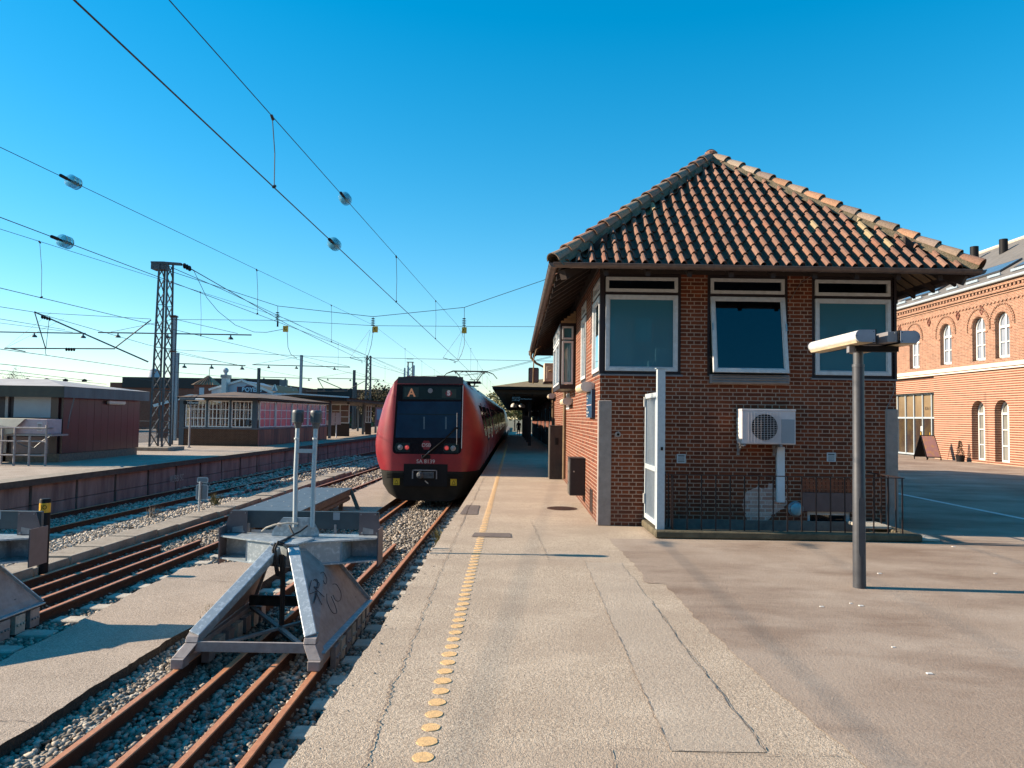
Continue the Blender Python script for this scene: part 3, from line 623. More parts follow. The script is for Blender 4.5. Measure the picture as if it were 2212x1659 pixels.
ops = [(W1[0], W1[1], ZB, ZT), (W2[0], W2[1], ZB-.01, ZT), (W3[0], W3[1], ZB-.02, ZT)]
# basement window opening
bx0, bz1 = fx(1744, 1105); bx1, _ = fx(1838, 1105)
m = MB(); wall(m, fm, X0, X1, -.9, 4.5, ops+[(bx0, bx1, -.6, bz1)], .14)
lops = [(12.53, 13.75, ZB, ZT), (15.0, 16.1, ZB, ZT), (17.55, 20.4, 2.68, 4.4)]
wall(m, lm, Y0, Y1, -.2, 4.5, lops, .12)
m.face([(X1, Y0, -.9), (X1, Y1, -.9), (X1, Y1, 4.5), (X1, Y0, 4.5)]); m.face([(X0, Y1, 0), (X1, Y1, 0), (X1, Y1, 4.5), (X0, Y1, 4.5)])
m.build('wall', M['brick_red'], house)
m = MB(); m.box(X0+.13, X1-.1, Y0+.15, Y1-.1, 2.05, 2.1); m.box(X0+.13, X1-.1, 17.0, 17.05, 2.1, 4.3); m.box(X0+.13, X1-.1, Y0+.15, 17, 4.3, 4.34)
m.box(X1-.2, X1-.1, Y0+.15, 17, 2.1, 4.3); m.build('interior', M['interior'], house)
m = MB(); m.box(1.62, 1.92, 12.95, 13.2, 2.1, 3.62); m.box(2.3, 2.85, 12.85, 13.1, 2.1, 2.80); m.box(2.42, 2.75, 12.82, 12.86, 2.80, 3.02); m.box(5.1, 5.95, 12.85, 13.2, 2.1, 2.78); m.box(5.35, 5.8, 12.83, 12.9, 2.78, 2.92); m.box(1.75, 2.15, 13.6, 14.2, 2.1, 3.75); m.box(2.4, 3.1, 14.0, 14.8, 2.1, 2.95); m.box(2.2, 2.9, 12.95, 13.3, 2.1, 2.72); m.box(5.0, 6.0, 13.2, 13.9, 2.1, 2.85); m.box(2.6, 2.95, 13.0, 13.05, 2.72, 2.98); m.box(5.2, 5.9, 13.0, 13.3, 2.1, 2.8)
m.build('furniture', M['white'], house, bevel=.01)
# plinth, stair side plaster
m = MB(); m.box(2.25, X1-.02, Y0-.012, Y0+.01, -.9, .13); m.build('plinth', M['plaster'], house)
# granite corner guards
for a, b, zt in ((X0-.025, X0+.20, 2.10), (X1-.19, X1+.02, 2.02)):
    m = MB(); m.box(a, b, Y0-.02, Y0+.1, 0, zt); m.build('corner_guard', M['granite'], house, bevel=.012)
# lime wash patch: raised ragged skin
cx, cz = fx(1645, 1090); m = MB(); pts = []
for i in range(60):
    a = 2*math.pi*i/60; r = 1+.16*math.sin(3*a+1)+random.uniform(-.10, .07); rx, rz = .36*r, .29*r
    if math.sin(a) < 0: rz = .27*r
    pts.append((cx+rx*math.cos(a), Y0-.004, cz+rz*math.sin(a)))
pts = [(x+(.11*max(0, (z-cz)/.3) if z > cz else 0), y, z+(.13 if 0 < x-cx < .14 and z > cz+.2 else 0)) for x, y, z in pts]
m.face(pts)
mw = brick('lime washed brick', (.58, .42, .36), (.40, .20, .15), (.60, .50, .45), base_dark=0., bmp=.6, dirty=(.6, .5, .5)); m.build('lime_wash', mw, house)
# soldier course over basement window, brown board, white frame
m = MB(); n = 11; zz0, zz1 = fx(1800, 1064)[1], fx(1800, 1039)[1]
for i in range(n+3):
    a = bx0-.10+(bx1-bx0+.24)*i/(n+3); m.box(a, a+.058, Y0-.006, Y0+.02, zz0, zz1+.03)
m.build('soldier_course', brick('soldier bricks', (.32, .10, .05), (.22, .07, .04), (.3, .1, .05)), house)
m = MB(); m.box(bx0-.09, bx1+.10, Y0-.03, Y0+.05, bz1+.005, zz0-.005); m.build('lintel', plain('brown lintel', (.17, .10, .09), .8), house)
w = thing('window', None, None); COL.objects.unlink(w); bpy.data.objects.remove(w)
m = MB(); ring(m, fm, bx0+.002, bx1-.002, -.6, bz1-.002, .055, .04, .12); bw = m.build('window', M['frame_white'], house)
m = MB(); m.box(bx0+.04, bx1-.04, Y0+.10, Y0+.11, -.58, bz1-.03); m.build('pane', M['glass_dark'], bw)
# big windows
def big_window(m3, u0, u1, zb, zt, tilt=0., zsplit=None, toplight=True, fw=.055, gl='glass', casing=.05):
    zs = zsplit or zt-.34
    m = MB(); ring(m, m3, u0+.001, u1-.001, zb, zt-.001, casing, .01, .13); m.box(*sorted((m3(u0+casing, 0, 0)[0], m3(u1-casing, 0, .0)[0])), *sorted((m3(u0+casing, 0, .02)[1], m3(u1-casing, 0, .1)[1])), zs-.025, zs+.025)
    wd = m.build('window', M['frame_dark'], house, bevel=.004)
    a, b = u0+casing+.004, u1-casing-.004
    m = MB(); ring(m, m3, a, b, zs+.027, zt-casing-.004, fw, -.012, .05); f = m.build('frame', M['frame_white'], wd, bevel=.004)
    m = MB(); m.face([m3(a+fw, zs+.03, .03), m3(b-fw, zs+.03, .03), m3(b-fw, zt-casing-fw, .03), m3(a+fw, zt-casing-fw, .03)]); m.build('pane', M['glass_deep'], wd)
    zl = zb+casing+.004; zh = zs-.027; k = tilt/(zh-zl)
    mt = (lambda u, z, d: m3(u, z, d-(zh-z)*k)) if tilt else m3
    m = MB(); ring(m, mt, a, b, zl, zh, fw+.006, -.02, .045); ring(m, mt, a+fw+.004, b-fw-.004, zl+fw+.004, zh-fw-.004, .018, -.006, .03); m.build('frame', M['frame_white'], wd, bevel=.004)
    m = MB(); q = fw+.02; m.face([mt(a+q, zl+q, .012), mt(b-q, zl+q, .012), mt(b-q, zh-q, .012), mt(a+q, zh-q, .012)]); m.build('pane', M[gl], wd)
    return wd, mt, (a, b, zl, zh)
zs1 = fx(1385, 634)[1]; zs2 = fx(1385, 635)[1]
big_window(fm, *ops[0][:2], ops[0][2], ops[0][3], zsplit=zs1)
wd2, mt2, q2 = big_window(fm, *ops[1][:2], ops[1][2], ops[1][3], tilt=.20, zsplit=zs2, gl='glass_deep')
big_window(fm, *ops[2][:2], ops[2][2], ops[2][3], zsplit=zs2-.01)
m = MB()
for u in q2[:2]: m.beam(mt2(u, q2[2]+.25, .0), fm(u, q2[2]+.28, .08), .012, .02)
for u in (q2[0]+.01, q2[1]-.01): m.beam(mt2(u, 3.3, -.03), mt2(u, 3.42, -.03), .02, .02)
m.build('stay', M['steel_light'], wd2)
for o in (ops[0], ops[2]):
    m = MB(); m.box(o[0]-.03, o[1]+.03, Y0-.05, Y0+.08, o[2]-.028, o[2]-.001); m.build('sill', M['sill'], house)
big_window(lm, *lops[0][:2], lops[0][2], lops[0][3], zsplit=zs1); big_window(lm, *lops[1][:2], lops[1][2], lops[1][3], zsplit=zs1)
m = MB(); m.box(X0-.012, X0+.05, Y0-.012, Y0+.028, ZB-.01, ZT); m.build('corner_post', M['frame_dark'], house); m = MB(); m.box(X1-.03, X1+.01, Y0-.02, Y0+.05, ZB-.03, ZT+.1); m.build('corner_post', M['frame_dark'], house)
# rolled blind box under the middle window
a, z1_ = fx(1532, 809); b_, z0_ = fx(1701, 831)
m = MB(); m.box(a, b_, Y0-.10, Y0-.001, z0_, z1_); bb = m.build('blind_box', M['galv_dull'], house, bevel=.006)
m = MB()
for k in range(3): zc = z0_+.03+k*.045; m.tube([(a+.02, Y0-.105, zc), (b_-.02, Y0-.105, zc)], .016, 10)
m.build('slat', M['sill'], bb, smooth=True)
# bay window on the platform side
by0, by1, bxo = 17.6, 20.3, 1.05; bz0, bz1b = 2.58, 4.30
bay = MB(); bay.box(bxo, X0-.001, by0, by1, bz0-.10, bz0); bay.box(bxo, X0-.001, by0, by1, 3.98, 4.05)
for x, y in ((bxo, by0), (X0-.06, by0), (bxo, by1-.05), (bxo, (by0+by1)/2)): bay.box(x, x+.05, y, y+.05, bz0, 3.98)
bw = bay.build('bay_window', M['frame_dark'], house, bevel=.004)
bmf = lambda u, z, d: (u, by0+d, z); bml = lambda u, z, d: (bxo+d, u, z)
m = MB(); ring(m, bmf, bxo+.052, X0-.062, bz0+.01, 3.62, .045, -.02, .04); ring(m, bmf, bxo+.052, X0-.062, 3.66, 3.97, .04, -.02, .04)
for a, b in ((by0+.06, 18.9), (18.98, by1-.06)): ring(m, bml, a, b, bz0+.01, 3.62, .05, -.02, .04); ring(m, bml, a, b, 3.66, 3.97, .04, -.02, .04)
m.build('frame', M['frame_white'], bw, bevel=.003)
m = MB(); m.face([bmf(bxo+.09, bz0+.05, .02), bmf(X0-.1, bz0+.05, .02), bmf(X0-.1, 3.95, .02), bmf(bxo+.09, 3.95, .02)]); m.face([bml(by0+.1, bz0+.05, .02), bml(by1-.1, bz0+.05, .02), bml(by1-.1, 3.95, .02), bml(by0+.1, 3.95, .02)]); m.build('pane', M['glass'], bw)
m = MB()
for k in range(16): x = bxo+.10+k*.017; m.box(x, x+.009, by0+.12, by0+.14, bz0+.02, 3.2)
for k in range(60): y = by0+.2+k*.04; m.box(bxo+.12, bxo+.14, y, y+.02, bz0+.02, 3.4)
m.build('blind', M['curtain'], bw)
m = MB()
for k in range(5): z = 4.052+k*.058; m.box(bxo+.02+k*.075, X0-.001, by0+.005, by0+.03, z, z+.052)
m.build('cladding', M['wood_pale'], bw)
# small barred window below the bay
m = MB(); ring(m, lm, 19.4, 20.6, 2.02, 2.44, .05, -.01, .06)
for k in range(6): m.box(X0-.02, X0-.005, 19.5+k*.17, 19.52+k*.17, 2.06, 2.42)
m.build('window', M['frame_white'], house)
# wall vents on platform side
def grille(m3, u0, u1, z0, z1, mat, parent=house, name='air_brick', n=9):
    m = MB(); ring(m, m3, u0, u1, z0, z1, .02, -.008, .01)
    for k in range(n): z = z0+.03+(z1-z0-.06)*k/n; m.hexa([m3(u0+.02, z, -.006), m3(u1-.02, z, -.006), m3(u1-.02, z+.012, -.006), m3(u0+.02, z+.012, -.006), m3(u0+.02, z, 0), m3(u1-.02, z, 0), m3(u1-.02, z+.012, 0), m3(u0+.02, z+.012, 0)])
    o = m.build(name, mat, parent); m = MB(); m.face([m3(u0+.01, z0+.01, -.002), m3(u1-.01, z0+.01, -.002), m3(u1-.01, z1-.01, -.002), m3(u0+.01, z1-.01, -.002)]); m.build('backing', M['black'], o); return o
grille(lm, 13.45, 13.95, .06, .50, M['rust']); grille(lm, 21.0, 21.6, .1, .6, M['rust'])
for px, py in ((1471.5, 990.8), (1795.5, 987.5)):
    x, z = fx(px, py); grille(fm, x-.075, x+.075, z-.075, z+.075, M['white_metal'], name='vent', n=5)
x, z = fx(1334.5, 938.5); m = MB(); m.lathe((x, Y0-.035, z), [(.048, .034), (.048, 0), (.030, -.004), (.030, .01)], 20, 'Y'); o = m.build('wall_fitting', M['galv_dull'], house, smooth=True)
m = MB(); m.lathe((x, Y0-.042, z), [(.02, .01), (.02, -.01)], 14, 'Y'); m.build('knob', M['black'], o)
# ---------------------------------------------------------------- roof
EX0, EX1, EY0, EY1, EZ = .63, 7.22, 11.62, 28.6, 4.20
AX = (EX0+EX1)/2; RISE = 2.88; RUN = AX-EX0; RY0 = EY0+3.3; RY1 = EY1-3.3; RZ = EZ+RISE
TC = [(.25, .130, .088), (.265, .135, .088), (.235, .125, .088), (.27, .145, .098), (.24, .135, .10), (.26, .12, .080), (.22, .12, .086), (.265, .15, .105)]
def tiles(mb, o, u, v, U, Vl, inside, nu, nv, seed, fine=True):
    """pantiles over a slope: o origin at the eave, u along the eave, v up the slope (unit vectors)"""
    rnd = random.Random(seed); u = Vector(u); v = Vector(v); nrm = u.cross(v); nrm = nrm if nrm.z > 0 else -nrm; o = Vector(o)
    tw = U/nu; th = Vl/nv
    prof = [(0, -.012), (.12, -.032), (.28, -.038), (.40, -.024), (.46, .006), (.51, .045), (.60, .078), (.73, .090), (.86, .078), (.96, .036), (1.03, -.012)] if fine else [(0, 0), (.35, -.012), (.55, .02), (.75, .06), (.92, .045), (1.03, .0)]
    for i in range(nu):
        for j in range(nv):
            uc, vc = (i+.5)*tw, (j+.5)*th
            c = TC[rnd.randrange(len(TC))]; k = rnd.uniform(.76, 1.02); c = tuple(q*k for q in c)
            if rnd.random() < .012: c = (.34, .26, .15)
            du, dv, dh = rnd.uniform(-.006, .006), rnd.uniform(-.012, .012), rnd.uniform(0, .007)
            P = []
            for (s, off, lift) in ((0, -.03, .030), (.5, .0, .014), (1., .0, -.004)):
                row = []
                for pu, h in prof:
                    uu = (i+pu)*tw+du; vv = j*th+th*s*1.0+off+dv+(0.012*h/.06 if s == 0 else 0)
                    row.append((uu, vv, h*1.0+lift+dh))
                P.append(row)
            for a in range(2):
                for b in range(len(prof)-1):
                    q = [P[a][b], P[a][b+1], P[a+1][b+1], P[a+1][b]]
                    cu = sum(t[0] for t in q)/4; cv = sum(t[1] for t in q)/4
                    if not inside(cu, cv): continue
                    mb.face([o+u*t[0]+v*t[1]+nrm*t[2] for t in q], c)
            # front lip thickness
            for b in range(len(prof)-1):
                p, q = P[0][b], P[0][b+1]
                if inside((p[0]+q[0])/2, p[1]+.02):
                    mb.face([o+u*p[0]+v*p[1]+nrm*p[2], o+u*q[0]+v*q[1]+nrm*q[2], o+u*q[0]+v*(q[1]+.004)+nrm*(q[2]-.022), o+u*p[0]+v*(p[1]+.004)+nrm*(p[2]-.022)], tuple(x*.8 for x in c))
SL = math.hypot(3.3, RISE); rm = MB()
UW = EX1-EX0
tiles(rm, (EX0, EY0, EZ), (1, 0, 0), (0, 3.3/SL, RISE/SL), UW, SL, lambda a, b: 0 < b < SL and b/SL*UW/2 < a < UW-b/SL*UW/2, 32, 14, 3)
LY = EY1-EY0; SLs = math.hypot(RUN, RISE)
tiles(rm, (EX0, EY0, EZ), (0, 1, 0), (RUN/SLs, 0, RISE/SLs), LY, SLs, lambda a, b: 0 < b < SLs and b/SLs*3.3 < a < LY-b/SLs*3.3, 80, 14, 4, False)
tiles(rm, (EX1, EY0, EZ), (0, 1, 0), (-RUN/SLs, 0, RISE/SLs), LY, SLs, lambda a, b: 0 < b < SLs and b/SLs*3.3 < a < LY-b/SLs*3.3, 80, 14, 5, False)
roof = rm.build('roof', M['tile'], house, attr='tint')
# structural roof deck just under the tiles
m = MB(); d = -.03
A, B, Cc, Dd = (EX0+.03, EY0+.03, EZ+d), (EX1-.03, EY0+.03, EZ+d), (EX1-.03, EY1-.03, EZ+d), (EX0+.03, EY1-.03, EZ+d); P1, P2 = (AX, RY0, RZ+d), (AX, RY1, RZ+d)
m.face([A, B, P1]); m.face([B, Cc, P2, P1]); m.face([Cc, Dd, P2]); m.face([Dd, A, P1, P2])
m.build('roof_deck', M['dark_wood'], roof)
# hip and ridge tiles
def hip(p, q, n, seed, w0=.105):
    rnd = random.Random(seed); p = Vector(p); q = Vector(q); d = (q-p); L = d.length; d.normalize(); side = d.cross(Vector((0, 0, 1))).normalized(); up = side.cross(d)
    mb = MB(); mo = MB()
    for i in range(n):
        c = rnd.choice([(.34, .19, .13), (.30, .22, .16), (.36, .28, .21), (.40, .22, .13), (.27, .2, .16)]); k = rnd.uniform(.8, 1.2); c = tuple(x*k for x in c)
        a0, a1 = L*i/n-.04, L*(i+1)/n+.01; r0, r1 = w0*1.25, w0*.86; sg = 10; w = rnd.uniform(-.008, .008)
        ring0 = [p+d*a0+side*(r0*math.cos(math.pi*k/sg)+w)+up*(r0*math.sin(math.pi*k/sg)*1.0+.025) for k in range(sg+1)]
        ring1 = [p+d*a1+side*(r1*math.cos(math.pi*k/sg)+w)+up*(r1*math.sin(math.pi*k/sg)*1.0+.015) for k in range(sg+1)]
        ri = [p+d*(a0+.002)+side*((r0-.018)*math.cos(math.pi*k/sg)+w)+up*((r0-.018)*math.sin(math.pi*k/sg)+.025) for k in range(sg+1)]
        for k in range(sg):
            mb.face([ring0[k], ring0[k+1], ring1[k+1], ring1[k]], c); mb.face([ring0[k], ring0[k+1], ri[k+1], ri[k]], tuple(x*.6 for x in c))
        for s in (-1, 1):      # mortar bedding, ragged
            e = rnd.uniform(.13, .19); f = rnd.uniform(.13, .19)
            mo.face([p+d*a0+side*s*.085+up*.05, p+d*a1+side*s*.085+up*.05, p+d*a1+side*s*f-up*(.035+f*.25), p+d*a0+side*s*e-up*(.035+e*.25)])
    return mb, mo
hm = MB(); om = MB()
for (p, q, n, sd) in (((EX0-.03, EY0-.03, EZ+.06), (AX, RY0, RZ+.06), 15, 1), ((EX1+.03, EY0-.03, EZ+.06), (AX, RY0, RZ+.06), 15, 2), ((AX, RY0, RZ+.07), (AX, RY1, RZ+.07), 26, 6), ((EX0, EY1, EZ+.06), (AX, RY1, RZ+.06), 15, 4), ((EX1, EY1, EZ+.06), (AX, RY1, RZ+.06), 15, 5)):
    a, b = hip(p, q, n, sd)
    for src, dst in ((a, hm), (b, om)):
        k = len(dst.v); dst.v += src.v; dst.f += [tuple(i+k for i in f) for f in src.f]; dst.c += src.c
hm.lathe((AX, RY0-.02, RZ+.10), [(.12, 0), (.13, .05), (.07, .09), (.0, .10)], 12)
hm.build('hip_tiles', M['tile'], roof, attr='tint'); om.build('hip_mortar', M['mortar'], roof)
# gutters
def gutter(p, q, brackets, name='gutter'):
    p = Vector(p); q = Vector(q); d = (q-p); L = d.length; d.normalize(); side = d.cross(Vector((0, 0, 1))).normalized(); r = .068; sg = 10; m = MB()
    sec = [(r*math.cos(math.pi+math.pi*k/sg), r*math.sin(math.pi+math.pi*k/sg)) for k in range(sg+1)]
    pts = lambda t, rr: [p+d*t+side*x*rr/r+Vector((0, 0, z*rr/r)) for x, z in sec]
    a, b, c, e = pts(0, r), pts(L, r), pts(0, r-.006), pts(L, r-.006)
    for k in range(sg): m.face([a[k], a[k+1], b[k+1], b[k]]); m.face([c[k], c[k+1], e[k+1], e[k]])
    m.face(a); m.face(b)
    for s in (-1, 1): m.tube([p+side*s*r, q+side*s*r], .009, 6)
    g_ = m.build(name, M['gutter'], house, smooth=True); m = MB()
    for i in range(brackets):
        t = L*(i+.5)/brackets; o1 = pts(t-.013, r+.006); o2 = pts(t+.013, r+.006)
        for k in range(sg): m.face([o1[k], o1[k+1], o2[k+1], o2[k]])
        m.beam(p+d*t+side*r+Vector((0, 0, .01)), p+d*t-side*r+Vector((0, 0, .02)), .022, .005)
    m.build('bracket', M['gutter'], g_); return g_
gutter((EX0-.06, EY0-.055, EZ+.02), (EX1+.05, EY0-.055, EZ+.0), 12)
gutter((EX0-.055, EY1+.05, EZ+.02), (EX0-.055, EY0-.10, EZ+.02), 34)
gutter((EX1+.055, EY0-.1, EZ+.0), (EX1+.055, EY1, EZ+.0), 30)
# rafters, fascia, soffit
for i in range(27):
    m = MB(); y = EY0+.45+i*.62
    m.hexa([(EX0+.02, y, EZ-.16), (EX0+.02, y+.07, EZ-.16), (X0+.05, y+.07, EZ-.16+.55), (X0+.05, y, EZ-.16+.55), (EX0+.02, y, EZ-.06), (EX0+.02, y+.07, EZ-.06), (X0+.05, y+.07, EZ+.66), (X0+.05, y, EZ+.66)]); m.build('rafter', M['dark_wood'], roof); m = MB()
    m.hexa([(EX1-.02, y, EZ-.16), (EX1-.02, y+.07, EZ-.16), (X1-.05, y+.07, EZ+.39), (X1-.05, y, EZ+.39), (EX1-.02, y, EZ-.06), (EX1-.02, y+.07, EZ-.06), (X1-.05, y+.07, EZ+.66), (X1-.05, y, EZ+.66)]); m.build('rafter', M['dark_wood'], roof)
for i in range(9):
    m = MB(); x = EX0+.75+i*.66
    m.hexa([(x, EY0+.02, EZ-.15), (x+.07, EY0+.02, EZ-.15), (x+.07, Y0+.05, EZ+.39), (x, Y0+.05, EZ+.39), (x, EY0+.02, EZ-.06), (x+.07, EY0+.02, EZ-.06), (x+.07, Y0+.05, EZ+.62), (x, Y0+.05, EZ+.62)]); m.build('rafter', M['dark_wood'], roof)
m = MB(); m.beam((EX0+.1, EY0+.1, EZ-.13), (X0+.2, Y0+.2, EZ+.5), .12, .16); m.build('hip_rafter', M['dark_wood'], roof); m = MB(); m.beam((EX1-.1, EY0+.1, EZ-.13), (X1-.2, Y0+.2, EZ+.5), .12, .16)
m.build('hip_rafter', M['dark_wood'], roof)
m = MB(); m.box(X0-.02, X1+.02, Y0-.03, Y0+.02, ZT, 4.62); m.box(X0-.03, X0+.02, Y0-.03, Y1, ZT+.12, 4.62); m.box(X1-.02, X1+.03, Y0-.03, Y1, ZT+.12, 4.62)
m.box(EX0+.05, X0, EY0+1.2, EY1-.3, EZ-.19, EZ-.175) if False else None
m.build('fascia', M['dark_wood'], house)
m = MB()
for i in range(5):
    y = EY0+.5+i*.28; m.hexa([(X1+.05, y, EZ+.32), (EX1-.25, y, EZ-.02), (EX1-.25, y+.2, EZ-.02), (X1+.05, y+.2, EZ+.32), (X1+.05, y, EZ+.335), (EX1-.25, y, EZ-.005), (EX1-.25, y+.2, EZ-.005), (X1+.05, y+.2, EZ+.335)])
m.build('soffit_board', M['soffit'], roof)
# downpipes
m = MB(); m.tube([(X0-.05, 20.6, 2.5), (X0-.05, 20.6, .1)], .045, 10); m.build('downpipe', M['soffit'], house, smooth=True); m = MB(); m.tube([(.56, 26.9, EZ-.05), (.56, 26.9, 3.95), (.75, 26.9, 3.75), (X0-.05, 26.9, 3.45), (X0-.05, 26.9, .1)], .045, 10)
m.build('downpipe', M['soffit'], house, smooth=True)
m = MB(); m.tube([(X0-.012, 13.95, 4.2), (X0-.012, 13.95, 3.4), (X0-.012, 14.0, 3.2)], .008, 6); m.tube([fm(*fx(1935, 820), -.02), fm(*fx(1928, 850), -.02), fm(*fx(1915, 880), -.02), fm(*fx(1912, 1000), -.02), fm(*fx(1922, 1085), -.03), fm(*fx(1916, 1130), -.02)], .005, 6)
m.tube([fm(*fx(1705, 650), -.01), fm(*fx(1730, 610), -.012), fm(*fx(1752, 597), -.02)], .004, 5)
m.build('cable', M['sill'], house)
# duct
a = fx(1675.5, 965); b_ = fx(1692.5, 1085); m = MB(); m.box(a[0], b_[0], Y0-.07, Y0-.006, b_[1], a[1]); m.build('duct', M['duct'], house, bevel=.006)
# wall lamps of the house
def tube_lamp(px, Y, z, length, label):
    t = thing('wall_lamp', label, 'lamp', (X0, Y, z), 'tube lamps on the platform side wall')
    m = MB(); m.box(X0-.07, X0-.001, Y, Y+length, z-.05, z+.07); m.build('lamp_body', M['lampwhite'], t, bevel=.01)
    m = MB(); m.tube([(X0-.17, Y-.0, z), (X0-.17, Y+length, z)], .085, 14); m.box(X0-.17, X0-.07, Y+.0005, Y+length-.001, z-.083, z+.083); m.build('lamp_cover', M['cream'], t, smooth=True)
    m = MB(); m.tube([(X0-.17, Y-.012, z), (X0-.17, Y-.0005, z)], .088, 14); m.box(X0-.17, X0-.05, Y-.0115, Y-.001, z-.088, z+.088); m.build('end_cap', M['lampwhite'], t, smooth=True)
tube_lamp(0, 13.3, 2.36, 1.2, 'long tube lamp on the brick side wall nearest the corner')
tube_lamp(0, 18.3, 2.2, 1.2, 'tube lamp on the side wall under the bay window')
tube_lamp(0, 26.0, 2.55, 1.2, 'farthest tube lamp on the side wall next to the canopy')
# bulkhead lamp by the basement
x, z = fx(1717, 1099); t = thing('bulkhead_lamp', 'round bulkhead lamp low on the wall beside the basement window', 'lamp', (x, Y0, z))
m = MB(); m.lathe((x, Y0-.001, z), [(.125, 0), (.125, -.045), (.115, -.06)], 28, 'Y'); m.build('housing', M['lampcap'], t, smooth=True)
m = MB(); m.lathe((x, Y0-.055, z), [(.105, 0), (.10, -.03), (.075, -.05), (.04, -.06), (.0, -.063)], 28, 'Y'); m.build('diffuser', plain('hazy diffuser', (.22, .42, .50), .2, c2=(.12, .3, .36), scale=6), t, smooth=True)
m = MB(); m.box(x-.11, x+.11, Y0-.085, Y0-.06, z-.008, z+.008); m.lathe((x, Y0-.06, z), [(.112, .01), (.112, -.012), (.10, -.014), (.10, .01)], 28, 'Y'); m.build('guard', M['sill'], t)
# blue sign on the platform side
t = thing('wall_sign', 'blue information sign with white lines of text on the side wall', 'sign', (X0, 13.7, 2.05))
m = MB(); m.box(X0-.07, X0-.004, 13.18, 14.12, 1.80, 2.30); m.build('panel', M['bluesign'], t, bevel=.004)
tm = lambda s, size, y, z: text('lettering', s, size, M['white'], t, (X0-.073, y, z), FACE_LEFT, .001, align='LEFT')
tm('Personalestue', .065, 14.05, 2.24); tm('2. sal nord', .055, 14.05, 2.17); tm('indgang øst', .04, 14.05, 2.11); tm('Adgang', .065, 14.05, 1.97); tm('kun for personale', .06, 14.05, 1.90); tm('i tjeneste', .06, 14.05, 1.84)
m = MB(); m.box(X0-.0735, X0-.07, 13.2, 14.1, 2.025, 2.04); m.build('divider', M['pinkbox'], t)
# air conditioner on the front wall
ax0, az1 = fx(1589.5, 884); ax1, az0 = fx(1703, 959)
t = thing('air_conditioner', 'white air conditioner with a round fan grille on brackets on the front wall', 'air conditioner', (ax0, Y0, az0))
yf = Y0-.33
m = MB(); m.box(ax0, ax1, yf, Y0-.05, az0, az1); m.build('casing', M['ac'], t, bevel=.012, seg=2)
m = MB(); m.box(ax0-.004, ax1+.004, yf-.008, Y0-.05, az1-.03, az1+.004); m.build('lid', M['ac'], t, bevel=.006)
fc = (ax0+(ax1-ax0)*.42, yf-.003, (az0+az1)/2-.005); m = MB(); m.lathe(fc, [(.215, .0), (.215, -.006), (.19, -.002)], 36, 'Y'); m.build('fan', M['black'], t)
m = MB()
gx0, gx1 = ax0+.10, ax0+.62
for k in range(11): x = gx0+(gx1-gx0)*k/10; m.box(x, x+.004, yf-.022, yf-.018, az0+.03, az1-.05)
for k in range(17): z = az0+.04+(az1-az0-.1)*k/16; m.box(gx0, gx1, yf-.024, yf-.021, z, z+.004)
m.build('grille', M['ac'], t)
m = MB(); m.box(ax1-.235, ax1-.02, yf-.006, yf-.001, az0+.02, az1-.16); m.build('service_cover', M['hut_panel'], t, bevel=.004)
m = MB()
for k in range(6):
    z = az0+.05+k*.066; m.box(ax0-.006, ax0-.001, yf+.02, Y0-.06, z, z+.045)
m.build('side_grille', M['white'], t)
m = MB()
for x in (ax0+.02, ax0+.62): m.box(x, x+.035, Y0-.36, Y0-.001, az0-.035, az0-.004); m.box(x, x+.035, Y0-.03, Y0-.001, az0-.2, az0-.035); m.beam((x+.017, Y0-.02, az0-.16), (x+.017, Y0-.2, az0-.03), .02, .02)
m.build('bracket', M['boxgrey'], t); 

# second air conditioner high on the side wall
t = thing('air_conditioner', 'cream air conditioner high on the side wall beyond the bay window', 'air conditioner', (X0, 25.5, 3))
x0_, _, z1_ = D(1174.7, 784, 25.5); z0_ = D(1174.7, 824, 25.5)[2]
m = MB(); m.box(x0_+.02, X0-.06, 25.5, 26.4, z0_, z1_); m.build('casing', M['ac_beige'], t, bevel=.015)
m = MB(); m.box(x0_+.10, X0-.13, 25.485, 25.499, z0_+.10, z1_-.12); m.build('service_cover', M['ac_beige'], t, bevel=.005)
m = MB(); m.tube([(x0_+.16, 25.46, z0_+.35), (x0_+.24, 25.44, z0_+.38), (X0-.05, 25.44, z0_+.3), (X0-.02, 25.44, z0_+.15)], .025, 8); m.build('hose', M['wood_pale'], t, smooth=True)
m = MB(); m.box(x0_, X0-.002, 25.5, 26.4, z0_-.06, z0_-.005); m.build('bracket', M['cab_brown'], t)
# train driver's mirror hung from the eave
t = thing('platform_mirror', 'rounded rectangular platform mirror hung on a bent pole below the eave', 'mirror', (.72, 24.8, 2.8))
mx0, _, mz1 = D(1141.6, 794, 24.8); mx1, _, mz0 = D(1163.8, 827, 24.8); mc = ((mx0+mx1)/2, (mz0+mz1)/2)
def rrect(cx, cz, w, h, r, y, n=6):
    p = []
    for sx, sz, a0 in ((1, 1, 0), (-1, 1, 90), (-1, -1, 180), (1, -1, 270)):
        for k in range(n+1):
            a = math.radians(a0+90*k/n); p.append((cx+sx*(w/2-r)+r*math.cos(a), y, cz+sz*(h/2-r)+r*math.sin(a)))
    return p
m = MB(); m.prism(rrect(*mc, mx1-mx0, mz1-mz0, .05, 24.8), (0, .05, 0)); m.build('mirror_frame', M['black'], t)
m = MB(); m.prism(rrect(*mc, mx1-mx0-.06, mz1-mz0-.06, .04, 24.79), (0, .009, 0)); m.build('mirror_back', plain('mirror back', (.13, .115, .12), .5), t)
m = MB(); m.tube([(mc[0]-.02, 24.76, mz0-.03), (mc[0]+.0, 24.76, mz1+.3), (mc[0]+.08, 24.76, EZ-.15), (mc[0]+.22, 24.76, EZ-.02)], .02, 8); m.build('pole', M['soffit'], t, smooth=True)
